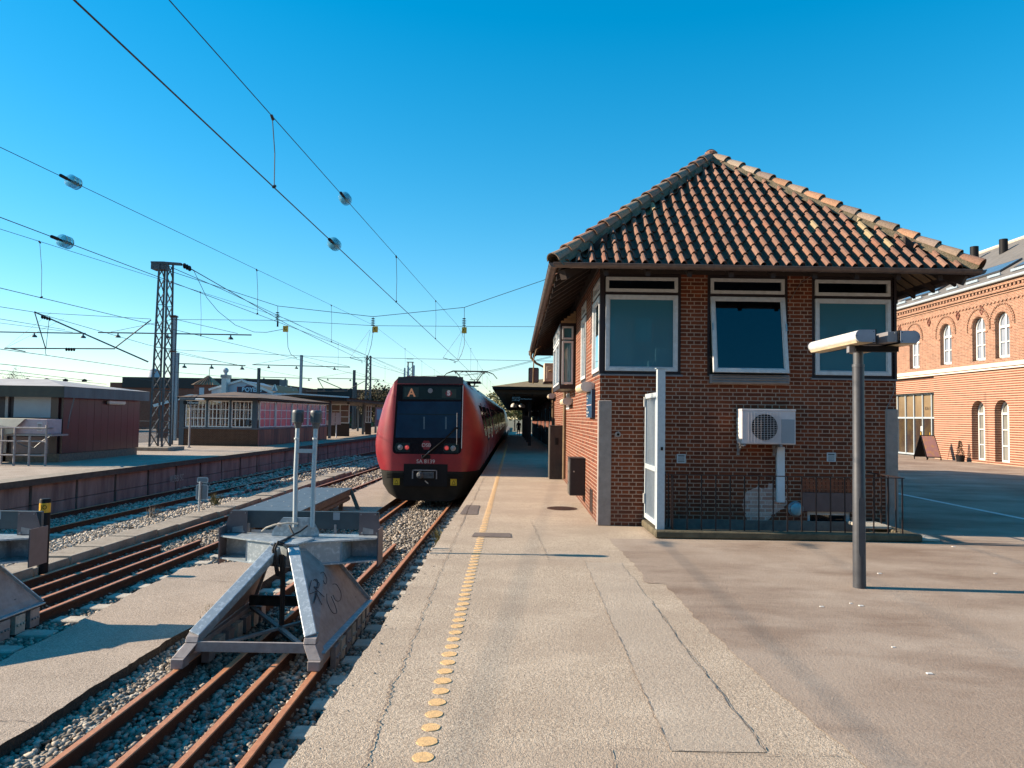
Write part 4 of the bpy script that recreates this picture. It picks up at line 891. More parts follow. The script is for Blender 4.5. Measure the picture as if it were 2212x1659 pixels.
# cabinets on the platform
def cab(name, label, x0, x1, y0, y1, z0, z1, mat, extra=None, wall_side=True):
    t = thing(name, label, 'cabinet', (x0, y0, z0)); m = MB(); m.box(x0, x1, y0, y1, z0, z1); m.build('cabinet_body', mat, t, bevel=.006)
    m = MB(); m.box(x0-.008, x1-.0, y0-.008, y1, z1-.001, z1+.02); m.build('cabinet_top', mat, t)
    return t
t = cab('cabinet', 'tall dark brown cabinet standing against the side wall on the platform', 1.03, 1.42, 21.6, 22.4, 0, 1.54, M['cab_brown'])
m = MB(); m.box(1.19, 1.28, 21.58, 21.6, 1.0, 1.2); m.build('handle', M['black'], t)
m = MB(); m.box(1.022, 1.029, 21.63, 22.37, .03, 1.5); m.build('lit_side', M['cab_side'], t)
t = cab('meter_cabinet', 'small black locker hung low on the side wall near the corner', 1.12, 1.428, 14.9, 15.45, .24, .97, M['cab_black'])
m = MB(); m.lathe((1.20, 14.895, .72), [(.014, 0), (.014, -.015)], 12, 'Y'); m.build('lock', M['steel_light'], t)
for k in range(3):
    m = MB(); m.box(1.112, 1.119, 14.93, 15.42, .28+.22*k, .46+.22*k); m.build('lit_side', M['cab_side'], t)
# manhole cover
x, y, _ = G(1214, 1098.5); t = thing('manhole_cover', 'round rusty manhole cover set in the platform near the black locker', 'manhole cover', (x, y, 0))
m = MB(); m.lathe((x, y, .001), [(.30, 0), (.30, .006), (.27, .008), (.27, .004)], 32); m.build('rim', M['rust'], t)
m = MB()
for i in range(-6, 7):
    for j in range(-6, 7):
        if math.hypot(i, j) < 6.4: m.box(x+i*.036-.011, x+i*.036+.011, y+j*.036-.011, y+j*.036+.011, .005, .011)
m.build('lid', M['rust'], t)
# ---------------------------------------------------------------- stairwell: kerb, railing, gate
t = thing('stairwell_kerb', 'low mossy concrete kerb round the basement stairwell in front of the brick wall', 'kerb', (4, 11.3, 0))
m = MB(); m.box(2.14, 6.15, 11.22, 11.44, 0.006, .12); m.box(2.14, 2.34, 11.4405, 12.49, .006, .118); m.box(5.93, 6.15, 11.4405, 12.49, .006, .118); m.build('kerb', M['kerb_moss'], t, bevel=.02)
m = MB(); m.box(6.1505, 6.45, 11.30, 11.7, .006, .05); m.box(5.5, 5.95, 11.75, 12.3, .119, .17); m.build('step', M['concrete_light'], t, bevel=.01)
t = thing('railing', 'thin rusty black railing along the stairwell kerb', 'railing', (2.3, 11.33, .12))
zt = D(1700, 1029, 11.33)[2]; m = MB(); m.beam((2.32, 11.33, zt), (5.92, 11.33, zt), .04, .012); m.beam((5.92, 11.33, zt), (5.92, 12.45, zt), .04, .012); m.beam((2.32, 11.33, zt), (2.32, 12.4, zt), .04, .012); m.build('handrail', M['railing'], t)
n = 16
for k in range(n+1):
    x = 2.42+(5.90-2.42)*k/n; m = MB(); m.box(x-.008, x+.008, 11.322, 11.338, .10, zt-.006); m.build('bar', M['railing'], t)
for k in range(1, 5):
    y = 11.33+k*.23; m = MB(); m.box(5.912, 5.928, y-.008, y+.008, .10, zt-.006); m.build('bar', M['railing'], t)
    m = MB(); m.box(2.44, 2.456, y-.008, y+.008, .10, zt-.006); m.build('bar', M['railing'], t)
gx = D(1425, 1143, 11.4)[0]; gzt = D(1425, 797, 11.4)[2]
t = thing('gate', 'tall white steel gate standing edge-on beside a taller white post', 'gate', (gx, 11.4, .12))
m = MB(); m.box(gx-.06, gx+.062, 11.34, 11.44, .119, gzt); m.build('gate_post', M['white_metal'], t, bevel=.004)
m = MB(); m.box(gx-.08, gx+.08, 11.33, 11.45, gzt, gzt+.012); m.build('post_cap', M['white_metal'], t)
m = MB(); m.box(gx-.004, gx+.03, 11.325, 11.339, 1.32, 1.37); m.build('lock', M['black'], t)
zl, zh = .16, D(1406, 848, 11.6)[2]; gxx = gx-.03; ya, yb = 11.47, 12.42; m = MB()
for y in (ya, yb-.05): m.box(gxx-.03, gxx+.03, y, y+.05, zl, zh)
for z in (zl, .98, zh-.08): m.box(gxx-.029, gxx+.029, ya+.0505, yb-.0505, z, z+.08)
gf = m.build('gate_leaf', M['white_metal'], t, bevel=.004)
for k in range(8):
    y = ya+.13+k*.1; m = MB(); m.box(gxx-.01, gxx+.01, y-.01, y+.01, zl+.0805, zh-.081); m.build('bar', M['white_metal'], gf)
m = MB()
for z in (.4, 2.0): m.box(gxx-.055, gxx-.031, yb-.06, yb-.02, z, z+.16)
m.build('hinge', M['white'], t)
# ---------------------------------------------------------------- lamp post in the yard
LX, LY_, = G(1856.5, 1270)[:2]
t = thing('lamp_post', 'dark steel lamp post with two long parallel tube luminaires in the yard', 'lamp post', (LX, LY_, 0))
m = MB(); m.tube([(LX, LY_, 0), (LX, LY_, 1.28), (LX, LY_, 1.285), (LX, LY_, 2.42)], [.067, .064, .0625, .060], 28); m.build('pole', M['post_dark'], t, smooth=True)
m = MB(); m.tube([(LX, LY_, 2.42), (LX, LY_, 2.60)], .052, 24); m.lathe((LX, LY_, 2.40), [(.064, 0), (.064, .03), (.052, .032)], 24); m.build('pole_top', M['anthracite'], t, smooth=True)
m = MB(); hx = LX+.064*math.cos(-1.2); hy = LY_+.066*math.sin(-1.2)
m.prism([(LX-.035+.07*a, LY_-.0665, z) for a, z in ((.1, .35), (.9, .35), (1, .40), (1, .93), (.9, .98), (.1, .98), (0, .93), (0, .40))], (0, .004, 0)); m.build('hatch', M['anthracite'], t)
def luminaire(cx, cz, y0, y1, sgn):
    w, h = .20, .125; n = 12
    sec = [(cx+sgn*(w/2-h/2)+sgn*h/2*math.cos(a), cz+h/2*math.sin(a)) for a in [(-math.pi/2+math.pi*k/n) for k in range(n+1)]]+[(cx-sgn*w/2, cz+h/2), (cx-sgn*w/2, cz-h/2)]
    m = MB(); m.prism([(x, y0, z) for x, z in sec], (0, y1-y0, 0)); lu = m.build('luminaire', M['lampwhite'], t, smooth=True)
    lo = [(x, z-.006) for x, z in sec[:4]]+[(cx+sgn*.02, cz-h/2+.02)] 
    sec2 = [(cx+sgn*.09, cz-.048), (cx+sgn*.075, cz-.071), (cx-sgn*.02, cz-.078), (cx-sgn*.085, cz-.071), (cx-sgn*.085, cz-.060), (cx+sgn*.07, cz-.060)]
    m = MB(); m.prism([(x, y0+.01, z) for x, z in sec2], (0, y1-y0-.02, 0)); m.build('diffuser', M['cream'], lu)
    sc = [((x-cx)*1.03+cx, (z-cz)*1.03+cz) for x, z in sec]
    for ya in (y0-.016, y1+.001):
        m = MB(); m.prism([(x, ya, z) for x, z in sc], (0, .015, 0)); m.build('end_cap', M['lampcap'], lu)
    m = MB()
    for (x, z) in ((cx-sgn*.085, cz+.045), (cx-sgn*.085, cz-.045), (cx+sgn*.09, cz)): m.lathe((x, y0-.017, z), [(.005, 0), (.004, -.004)], 8, 'Y')
    m.build('screw', M['black'], lu)
cxl, _, czl = D(1868, 725.5, 7.75); cxr, _, czr = D(1965, 728, 7.75)
luminaire(cxl, czl, 7.75, 8.98, -1); luminaire(cxr, czr, 7.75, 8.98, 1)
m = MB(); m.box(cxl+.105, cxl+.118, 7.74, 8.9, czl-.07, czl+.07); m.box(cxr-.118, cxr-.105, 7.74, 8.9, czr-.07, czr+.07); m.build('rail', M['black'], t)
m = MB(); m.box(cxr-.225, cxr-.12, 7.76, 8.35, czr-.055, czr+.055); m.box(cxl+.12, cxl+.215, 7.95, 8.35, czl-.06, czl+.05); o = m.build('bracket_box', M['boxgrey'], t, bevel=.003)
m = MB()
for z in (-.04, .04): m.lathe((cxr-.15, 7.755, czr+z), [(.007, 0), (.005, -.006)], 10, 'Y')
m.build('bolt', M['steel_light'], o)
m = MB(); m.box(LX-.10, cxr+.0, 7.97, 8.07, czl-.14, czl-.082); m.build('crossbar', M['black'], t)
m = MB(); m.box(LX-.16, LX-.065, 8.0, 8.06, czl-.15, czl-.085); m.build('bracket_box', M['boxgrey'], t)
# ================================================================ BUFFER STOPS
BX = -2.83
def make_buffer():
    t = thing('buffer_stop', 'near galvanised buffer stop with two tall lamp poles, graffiti on its right side plate', 'buffer stop', (BX, 8.0, R), 'galvanised buffer stops')
    G1, G2 = M['galv'], M['galv_dull']
    for s in (-1, 1):
        X = lambda a: BX+s*a
        # inclined leg, bent shin, foot block
        m = MB(); m.beam((X(.11), 9.28, .115), (X(.64), 8.22, -.66), .135, .12, up=(0, -1, 1)); lg = m.build('leg', G1, t, bevel=.008, seg=2)
        m = MB(); m.hexa([(X(.575), 8.13, -.70), (X(.71), 8.13, -.70), (X(.71), 8.26, -.72), (X(.575), 8.26, -.72), (X(.575), 8.16, -.645), (X(.71), 8.16, -.645), (X(.71), 8.28, -.60), (X(.575), 8.28, -.60)])
        m.hexa([(X(.66), 8.03, -.835), (X(.80), 8.03, -.835), (X(.80), 8.26, -.835), (X(.66), 8.26, -.835), (X(.575), 8.13, -.705), (X(.71), 8.13, -.705), (X(.71), 8.30, -.705), (X(.575), 8.30, -.705)])
        m.build('shin', G2, lg, bevel=.005)
        m = MB(); m.box(min(X(.665), X(.795)), max(X(.665), X(.795)), 7.99, 8.15, R+.002, -.845); m.box(min(X(.66), X(.80)), max(X(.66), X(.80)), 7.985, 8.16, -.844, -.836); m.build('foot', G2, lg, bevel=.004)
        # triangular side plate
        A, A2, B, C = (X(.14), 9.24, .11), (X(.36), 9.86, .02), (X(.80), 10.52, -.80), (X(.72), 8.16, -.80)
        m = MB(); m.prism([A, A2, B, C], (s*.008, 0, .006)); pl = m.build('side_plate', G2, t)
        m = MB(); m.beam(A2, B, .02, .09, up=(s, 0, .8)); m.beam((X(.76), 8.16, -.80), (X(.83), 10.50, -.80), .10, .02, up=(0, 0, 1)); m.build('lip', G1, pl, bevel=.003)
        m = MB(); m.box(min(X(.69), X(.78)), max(X(.69), X(.78)), 8.16, 10.5, R+.002, -.80); m.build('sill_beam', G2, t, bevel=.004)
        # clamping shoes on the rail
        for k in range(7):
            y = 8.5+k*.29; m = MB(); a, b = X(.785), X(.845); m.box(min(a, b), max(a, b), y, y+.19, R-.13, R+.10)
            for q in (.04, .10, .15): m.lathe((X(.845), y+q, R-.02), [(.016, 0), (.016, s*.022)], 6, 'X')
            a, b = X(.60), X(.685); m.box(min(a, b), max(a, b), y+.02, y+.20, R-.10, R+.09)
            m.build('rail_clamp', M['concrete_light'] if k % 2 else G2, t)
        # swept arm of the head
        m = MB()
        for z0, z1 in ((.155, .175), (-.13, -.11)):
            m.prism([(X(.0), 9.32, z0), (X(.62), 9.62, z0), (X(1.04), 9.86, z0), (X(1.04), 10.12, z0), (X(.0), 10.12, z0)], (0, 0, z1-z0))
        m.prism([(X(.0), 9.345, -.109), (X(.60), 9.64, -.109), (X(.60), 9.66, -.109), (X(0), 9.365, -.109)], (0, 0, .263))
        m.prism([(X(.60), 9.64, -.109), (X(.64), 10.10, -.109), (X(.66), 10.10, -.109), (X(.62), 9.64, -.109)], (0, 0, .263))
        m.box(min(X(.64), X(1.04)), max(X(.64), X(1.04)), 10.08, 10.10, -.109, .154)
        m.build('buffer_arm', G1, t, bevel=.003)
        m = MB(); m.box(min(X(1.04), X(1.055)), max(X(1.04), X(1.055)), 9.84, 10.20, -.20, .28); m.build('end_plate', M['mauve'], t)
        m = MB(); a, b = X(.76), X(1.06); y = 10.04; mm = [(X(.755), y, .17), (X(1.045), y, .17), (X(1.045), y, .28), (X(.985), y, .475), (X(.755), y, .475)]; m.prism(mm, (0, .012, 0)); sp = m.build('shield_plate', M['mauve'], t)
        m = MB()
        for px, pz in ((.80, .20), (1.0, .20), (.78, .45), (.97, .45)): m.lathe((X(px), y-.001, pz), [(.017 if pz < .3 else .008, 0), (.014 if pz < .3 else .006, -.018)], 8, 'Y')
        m.build('bolt', M['boxgrey'], sp)
        m = MB(); m.prism([(X(.80), y-.004, .19), (X(.95), y-.004, .19), (X(.95), y-.004, .255), (X(.81), y-.004, .28)], (0, .003, 0)); m.build('tab', M['galv_dull'], sp)
    m = MB(); m.box(BX-1.0, BX+1.0, 10.14, 10.19, .235, .47); m.build('impact_board', M['navy'], t, bevel=.004)
    m = MB(); m.box(BX+.38, BX+.47, 10.136, 10.139, .36, .46); m.build('sticker', M['hut_panel'], t)
    m = MB()
    for x in (-.78, .40, .78): m.box(BX+x, BX+x+.03, 10.12, 10.14, -.10, .30)
    m.box(BX-.72, BX-.3, 10.11, 10.135, .17, .215); m.build('board_bracket', M['galv_dull'], t)
    # head top plate
    m = MB(); m.hexa([(BX-.17, 9.22, .165), (BX+.17, 9.22, .165), (BX+.28, 9.62, .178), (BX-.12, 9.62, .178), (BX-.17, 9.22, .19), (BX+.17, 9.22, .19), (BX+.28, 9.62, .20), (BX-.12, 9.62, .20)]); m.build('head_plate', M['galv'], t, bevel=.003)
    # front bar, rear bar, diagonal bracing
    m = MB(); m.box(BX-.60, BX+.60, 8.14, 8.17, -.80, -.69); m.build('cross_bar', M['galv_dull'], t, bevel=.004)
    m = MB(); m.box(BX-.72, BX+.72, 10.10, 10.14, -.80, -.66); m.build('cross_bar', M['mast'], t, bevel=.004)
    m = MB(); c = (BX, 9.15, -.82)
    for q in ((BX-.66, 8.2, -.82), (BX+.66, 8.2, -.82), (BX-.68, 10.1, -.82), (BX+.68, 10.1, -.82)): m.beam(c, q, .055, .03)
    m.build('brace', M['galv_dull'], t)
    m = MB()
    for i in range(3): m.tube([(BX-.05+.02*i, 9.24, .05), (BX-.03+.02*i, 9.26, -.3), (BX-.02+.02*i, 9.22, -.8)], .013, 8)
    m.tube([(BX+.0, 9.18, .18), (BX-.09, 9.16, .20), (BX-.11, 9.15, .12), (BX-.07, 9.2, -.2)], .016, 8); m.tube([(BX+.02, 9.18, .20), (BX-.05, 9.15, .225), (BX-.08, 9.14, .14), (BX-.05, 9.2, -.2)], .016, 8)
    m.build('cable', M['rubber'], t, smooth=True)
    return t
buf = make_buffer()
for _c in ALLCH(buf): pass
buf2 = dup(buf, (T2(8)-BX+.02, -.42, 0), 'second galvanised buffer stop at the left edge, only its right half in view', 'galvanised buffer stops')
# pole bracket, lamp poles
py = 9.86
m = MB(); m.prism([(BX-.36, py, .178), (BX+.26, py, .178), (BX+.26, py, .24), (BX+.16, py, .42), (BX-.22, py, .42), (BX-.36, py, .24)], (0, .03, 0)); br = m.build('pole_bracket', M['galv'], buf, bevel=.003)
m = MB()
for x, z in ((-.26, .33), (.16, .33)): m.lathe((BX+x, py-.001, z), [(.03, 0), (.03, -.02), (.015, -.03)], 6, 'Y')
m.build('bolt', M['galv_dull'], br)
for k, (pxb, pxt, hy) in enumerate(((637.5, 643.5, 885), (675, 682.5, 886))):
    xb = D(pxb, 1121, py-.03)[0]; xt, _, zt = D(pxt, hy+32, py+.12)
    m = MB(); m.tube([(xb, py-.03, .30), (xb+(xt-xb)*.7, py+.04, 1.0), (xt, py+.12, zt)], .030, 18); p = m.build('lamp_pole', M['pole_grey'], buf, smooth=True)
    ztop = D(pxt, hy, py+.12)[2]; zb = D(pxt, hy+32, py+.12)[2]; hh = ztop-zb
    m = MB(); c0 = (xt, py+.12, zb)
    m.lathe(c0, [(.036, -.05), (.05, 0), (.054, .02), (.078, .03), (.078, .042)], 20); m.build('lamp_base', M['lamp_dark'], p, smooth=True)
    m = MB(); m.lathe(c0, [(.075, .0425), (.077, .06), (.077, hh-.05), (.072, hh-.0455)], 20); m.build('lamp_head', M['navy'], p, smooth=True)
    m = MB(); m.lathe(c0, [(.077, hh-.045), (.077, hh-.02), (.066, hh-.004), (.0, hh)], 20)
    m.build('lamp_cap', M['lamp_dark'], p, smooth=True)
    zc = D(pxt, 949, py+.1)[2]; m = MB(); m.lathe((xt-.003, py+.085, zc), [(.0315, 0), (.0315, .022)], 18); m.build('label', M['white'], p, smooth=True)
xa = D(641, 974, py+.07)[0]; xb = D(679, 974, py+.07)[0]; zr = D(660, 974, py+.07)[2]
m = MB(); m.box(xa, xb, py+.045, py+.075, zr-.026, zr+.026); m.build('rung', M['pole_grey'], buf)
m = MB(); m.tube([(BX-.46, py-.1, .25), (BX-.40, py-.12, .30), (BX-.28, py-.14, .345), (BX-.12, py-.14, .37), (BX+.02, py-.12, .36)], .011, 8); m.build('conduit', M['concrete_light'], buf, smooth=True)
m = MB(); m.tube([(BX-.11, py-.07, .33), (BX-.06, py-.12, .26), (BX-.02, py-.15, .22), (BX-.05, py-.3, .21), (BX-.02, py-.5, .215), (BX-.06, py-.65, .21)], .013, 8); m.tube([(BX+.13, py-.07, .33), (BX+.05, py-.12, .26), (BX-.01, py-.15, .23), (BX-.03, py-.32, .215), (BX-.05, py-.55, .21), (BX-.06, py-.68, .21)], .013, 8); m.build('cable', M['rubber'], buf, smooth=True)
# scribbled graffiti on the right side plate
n_ = (Vector((BX+.36, 9.86, .02))-Vector((BX+.14, 9.24, .11))).cross(Vector((BX+.72, 8.16, -.80))-Vector((BX+.14, 9.24, .11))).normalized()
if n_.x < 0: n_ = -n_
pp = Vector((BX+.14, 9.24, .11))+Vector((.008, 0, .006))+n_*.003
c4 = lambda x, y: (438.8+x*.2645, 1042.2+y*.2645)
m = MB()
for st in ([(885, 800), (865, 905), (930, 890), (905, 985)], [(905, 985), (935, 830), (925, 790), (900, 800)], [(925, 905), (970, 1000)], [(905, 790), (945, 820), (940, 860), (905, 855), (990, 935)], [(960, 740), (985, 735), (1010, 790), (1000, 830), (980, 800)], [(1010, 910), (1015, 980), (1055, 1060), (1090, 1065), (1080, 1010), (1045, 930)], [(1060, 830), (1090, 835), (1125, 900), (1120, 960), (1085, 965), (1060, 920)]):
    P = [RP(*c4(*q), pp, n_) for q in st]
    sm = []
    for i in range(len(P)-1):
        p0, p1, p2, p3 = P[max(i-1, 0)], P[i], P[i+1], P[min(i+2, len(P)-1)]
        for k in range(5): u = k/5; sm.append(.5*((2*p1)+(p2-p0)*u+(2*p0-5*p1+4*p2-p3)*u*u+(3*p1-p0-3*p2+p3)*u**3))
    sm.append(P[-1]); m.tube(sm, .0045, 5)
m.build('graffiti', M['scribble'], buf)
# ================================================================ WORK DECK between the tracks
t = thing('loading_deck', 'low grey sheet metal work deck on timber legs between the tracks', 'work platform', (-5.4, 19, R))
dx0, dx1, dy0, dy1, dz = -6.10, -4.72, 16.35, 21.8, -.36
m = MB()
for k in range(6):
    y = dy0+(dy1-dy0)*k/6; m.box(dx0, dx1, y+.006, y+(dy1-dy0)/6-.006, dz-.03, dz)
m.build('deck_sheet', plain('blue grey deck sheet', (.13, .15, .17), .5, .3, c2=(.09, .105, .12), scale=5, fine=.2), t, bevel=.004)
m = MB()
for k in range(7):
    y = dy0+.05+(dy1-dy0-.1)*k/6
    for x in np.linspace(dx0+.1, dx1-.1, 4): m.lathe((float(x), y, dz+.0005), [(.016, 0), (.014, .008)], 6)
m.build('bolt', M['white'], t)
for x in (dx0+.03, dx1-.03):
    m = MB(); m.box(x-.035, x+.035, dy0, dy1, dz-.18, dz-.031); m.build('side_beam', M['wood_grey'], t, bevel=.004)
for y in (dy0+.8, dy0+2.9, dy1-1.0):
    for x in (dx0+.1, dx1-.1):
        m = MB(); m.box(x-.05, x+.05, y-.05, y+.05, -1.08, dz-.181); m.build('leg', M['wood_grey'], t, bevel=.004)
m = MB(); m.beam((dx1+.01, dy1-.25, dz-.06), (dx1+.34, dy1-.75, -.90), .10, .05, up=(0, 1, 0)); m.beam((dx0-.01, dy0+.2, dz-.06), (dx0-.15, dy0+.1, -1.0), .10, .05, up=(0, 1, 0)); m.build('strut', M['wood_grey'], t)
m = MB(); m.tube([(dx1-.06, dy0+1.6, dz-.27), (dx1-.06, dy1-.3, dz-.27)], .07, 10); m.tube([(dx1-.20, dy0+.9, dz-.27), (dx1-.20, dy0+2.6, dz-.27)], .07, 10); m.build('timber', M['wood_grey'], t, smooth=True)
# ================================================================ BOLLARD, SMALL TRACK SIGN
bx, by, _ = D(97.5, 1090, 12.6); bz = D(97.5, 1077, 12.6)[2]
t = thing('marker_post', 'black marker post with an amber band behind the left buffer stop', 'marker post', (bx, by, -1.1))
m = MB(); m.lathe((bx, by, -1.1), [(.085, 0), (.085, bz+1.08), (.075, bz+1.10), (0, bz+1.10)], 24); m.build('post', M['black'], t, smooth=True)
m = MB(); m.lathe((bx, by, 0), [(.0865, bz-.23), (.0865, bz-.07)], 24); bd_ = m.build('band', M['yellowband'], t, smooth=True)
text('lettering', 'JO', .10, M['black'], bd_, (bx+.035, by-.088, bz-.14), FACE_CAM, .001)
sx, sy, _ = G(432, 1106, -1.0); t = thing('track_sign', 'small galvanised sign post with two rounded plates seen from behind beside the cable trough', 'sign', (sx, sy, -1.1))
c2_ = lambda x, y: (x*.248, 932.5+y*.248)
def px_(x, y): q = D(*c2_(x, y), sy); return q[0], q[2]
m = MB(); x, z = px_(1745, 435); m.tube([(x-.01, sy, -1.1), (x, sy, z)], .03, 10); m.build('post', M['galv'], t, smooth=True)
for (a, b, c, d) in ((1712, 397, 1808, 450), (1703, 460, 1804, 595)):
    x0, z1 = px_(a, b); x1, z0 = px_(c, d)
    m = MB(); m.prism(rrect((x0+x1)/2, (z0+z1)/2, x1-x0, z1-z0, .05, sy+.035), (0, .012, 0)); pn = m.build('plate', M['pole_grey'], t)
    m = MB(); m.prism(rrect((x0+x1)/2, (z0+z1)/2, x1-x0-.05, z1-z0-.05, .04, sy+.031), (0, .003, 0)); m.build('plate_back', plain('blue grey sign back', (.17, .21, .24), .5), pn)
# ================================================================ TRAIN
TX, TY, ZS = -2.655, 22.45, .115
HW = [(-.80, .70), (-.74, 1.05), (-.62, 1.30), (-.35, 1.48), (.0, 1.54), (.115, 1.565), (.35, 1.66), (.60, 1.715), (.90, 1.735), (1.25, 1.70), (1.6, 1.63), (2.0, 1.53), (2.35, 1.40), (2.6, 1.27), (2.80, 1.10), (2.93, .92), (2.99, .6)]
def hw(z):
    for (a, b), (c, d) in zip(HW, HW[1:]):
        if a <= z <= c: return b+(d-b)*(z-a)/(c-a)
    return HW[0][1] if z < HW[0][0] else HW[-1][1]
FW = lambda z: 1.03 if z > -.2 else 1.03-(-.2-z)*.35
RINGS = [(0, 0), (.03, .16), (.10, .34), (.22, .53), (.40, .72), (.65, .88), (1.0, 1.)]
def ytilt(z): return max(0, (z-.1))*.035+max(0, -(z+.1))*.30
def loft(zs, y_end, inset=0.):
    m = MB(); rows = []
    for dy, s in RINGS+[(y_end-TY, 1.)]:
        row = []
        for sg in (-1, 1):
            row.append([(TX+sg*((FW(z)+(hw(z)-FW(z))*s) if hw(z) > FW(z) else hw(z)) - sg*inset, TY+dy+(ytilt(z)*(1-s)), z) for z in zs])
        rows.append(row)
    for a, b in zip(rows, rows[1:]):
        for side in (0, 1):
            for k in range(len(zs)-1): m.face([a[side][k], a[side][k+1], b[side][k+1], b[side][k]])
        m.face([a[0][-1], a[1][-1], b[1][-1], b[0][-1]]); m.face([a[0][0], a[1][0], b[1][0], b[0][0]])
    f = rows[0]
    for k in range(len(zs)-1): m.face([f[0][k], f[1][k], f[1][k+1], f[0][k+1]])
    e = rows[-1]
    for k in range(len(zs)-1): m.face([e[0][k], e[1][k], e[1][k+1], e[0][k+1]])
    return m
train = thing('red_train', 'red commuter train with a black windscreen mask standing at the platform', 'train', (TX, TY, R))
zup = [z for z, _ in HW if z >= .115]; zlow = [z for z, _ in HW if z <= .115]
CARL = 10.4
def merge_smooth(o):
    bm_ = o.data; import bmesh
    b = bmesh.new(); b.from_mesh(bm_); bmesh.ops.remove_doubles(b, verts=b.verts, dist=.0006); bmesh.ops.recalc_face_normals(b, faces=b.faces); b.to_mesh(bm_); b.free()
    bm_.polygons.foreach_set('use_smooth', [True]*len(bm_.polygons)); bm_.set_sharp_from_angle(angle=math.radians(32))
c1 = loft(zup, TY+CARL).build('carriage', M['train_red'], train); merge_smooth(c1)
sk = loft([-.80, -.74, -.62, -.35, .0, .108], TY+CARL, .015).build('skirt', M['train_skirt'], c1); merge_smooth(sk)
def side_patch(sg, y0, y1, z0, z1, off, mat, name, parent, n=6, nz=6):
    m = MB(); zz = np.linspace(z0, z1, nz)
    f = lambda y, z, o: (TX+sg*(hw(z)+o), y, z)
    for a, b in zip(zz, zz[1:]):
        m.face([f(y0, a, off), f(y1, a, off), f(y1, b, off), f(y0, b, off)])
    for y in (y0, y1):
        for a, b in zip(zz, zz[1:]): m.face([f(y, a, 0), f(y, a, off), f(y, b, off), f(y, b, 0)])
    m.face([f(y0, z1, 0), f(y1, z1, 0), f(y1, z1, off), f(y0, z1, off)]); m.face([f(y0, z0, 0), f(y1, z0, 0), f(y1, z0, off), f(y0, z0, off)])
    return m.build(name, mat, parent)
def car_detail(par, y0):
    for sg in (1, -1):
        if sg == -1 and y0 > 50: continue
        for a, b in ((.9, 2.4), (4.15, 6.1), (7.9, 9.5)):
            side_patch(sg, y0+a, y0+b, 1.15, 2.15, .012, M['train_win'], 'window', par)
        for a in (2.65, 6.35):
            d = side_patch(sg, y0+a, y0+a+1.3, .14, 2.25, .02, M['logo_red'], 'door', par)
            for q in (.1, .70): side_patch(sg, y0+a+q, y0+a+q+.5, .95, 2.12, .026, M['train_win'], 'window', d)
    m = MB()
    for sg in (1, -1):
        m.hexa([(TX+sg*.35, y0+1, 2.992), (TX+sg*1.0, y0+1, 2.86), (TX+sg*1.0, y0+CARL-.8, 2.86), (TX+sg*.35, y0+CARL-.8, 2.992), (TX+sg*.35, y0+1, 3.04), (TX+sg*.95, y0+1, 2.99), (TX+sg*.95, y0+CARL-.8, 2.99), (TX+sg*.35, y0+CARL-.8, 3.04)])
    m.build('roof_fairing', M['train_roof'], par)
car_detail(c1, TY+.6)
sides = []
for k in range(1, 8):
    y0 = TY+CARL*k+.25; m = MB(); zs = zup; yy = (y0, y0+CARL-.25)
    for a, b in zip(zs, zs[1:]):
        for sg in (-1, 1): m.face([(TX+sg*hw(a), yy[0], a), (TX+sg*hw(b), yy[0], b), (TX+sg*hw(b), yy[1], b), (TX+sg*hw(a), yy[1], a)])
        for y in yy: m.face([(TX-hw(a), y, a), (TX+hw(a), y, a), (TX+hw(b), y, b), (TX-hw(b), y, b)])
    m.face([(TX-hw(2.99), yy[0], 2.99), (TX+hw(2.99), yy[0], 2.99), (TX+hw(2.99), yy[1], 2.99), (TX-hw(2.99), yy[1], 2.99)])
    c = m.build('carriage', M['train_red'], train); merge_smooth(c)
    m = MB(); m.box(TX-1.45, TX+1.45, yy[0], yy[1], -.7, .11); m.build('skirt', M['train_skirt'], c)
    m = MB(); m.box(TX-1.2, TX+1.2, yy[0]-.26, yy[0]-.01, -.5, 2.7); m.build('gangway', M['black'], c)
    if k < 5: car_detail(c, y0+.2)
# front mask
def fy(z, o=.006): return TY+ytilt(z)-o
def fpoly(pts, o, th=.004):
    m = MB(); P = [(x, fy(z, o), z) for x, z in pts]; m.prism(P, (0, th, 0)); return m
def tp(px, py): x, _, z = D(768+px*.2315, 740.5+py*.2315, TY+.02); return x, z
q = lambda *a: [tp(*p) for p in a]
def rpoly(pts, r, n=6):      # round the corners of a polygon in (x, z)
    out = []; N = len(pts)
    for i in range(N):
        p0, p1, p2 = Vector(pts[i-1]), Vector(pts[i]), Vector(pts[(i+1) % N]); rr = r[i] if isinstance(r, (list, tuple)) else r
        a = p1+(p0-p1).normalized()*rr; b = p1+(p2-p1).normalized()*rr
        for k in range(n+1): u = k/n; out.append(tuple(a*(1-u)**2+p1*2*u*(1-u)+b*u*u))
    return out
mask = rpoly(q((384, 384), (1002, 388), (986, 1040), (343, 1036)), [.02, .02, .16, .16])
fr_ = fpoly(mask, .008, .007).build('front_mask', M['train_black'], c1)
fpoly(q((396, 316), (1003, 318), (1003, 383), (385, 379)), .012, .012).build('roof_cap', M['train_cap'], c1)
ws = fpoly(rpoly(q((393, 547), (986, 549), (975, 888), (372, 884)), .015), .011, .002).build('windscreen', M['train_screen'], fr_)
dp = fpoly(q((440, 405), (985, 408), (984, 530), (438, 526)), .011, .002).build('display_panel', M['train_panel'], fr_)
for a in (((455, 415), (588, 416), (586, 508), (454, 507)), ((806, 428), (940, 429), (938, 513), (805, 512))): fpoly(q(*a), .013, .001).build('display_panel', plain('display glass', (.035, .06, .055), .2), fr_)
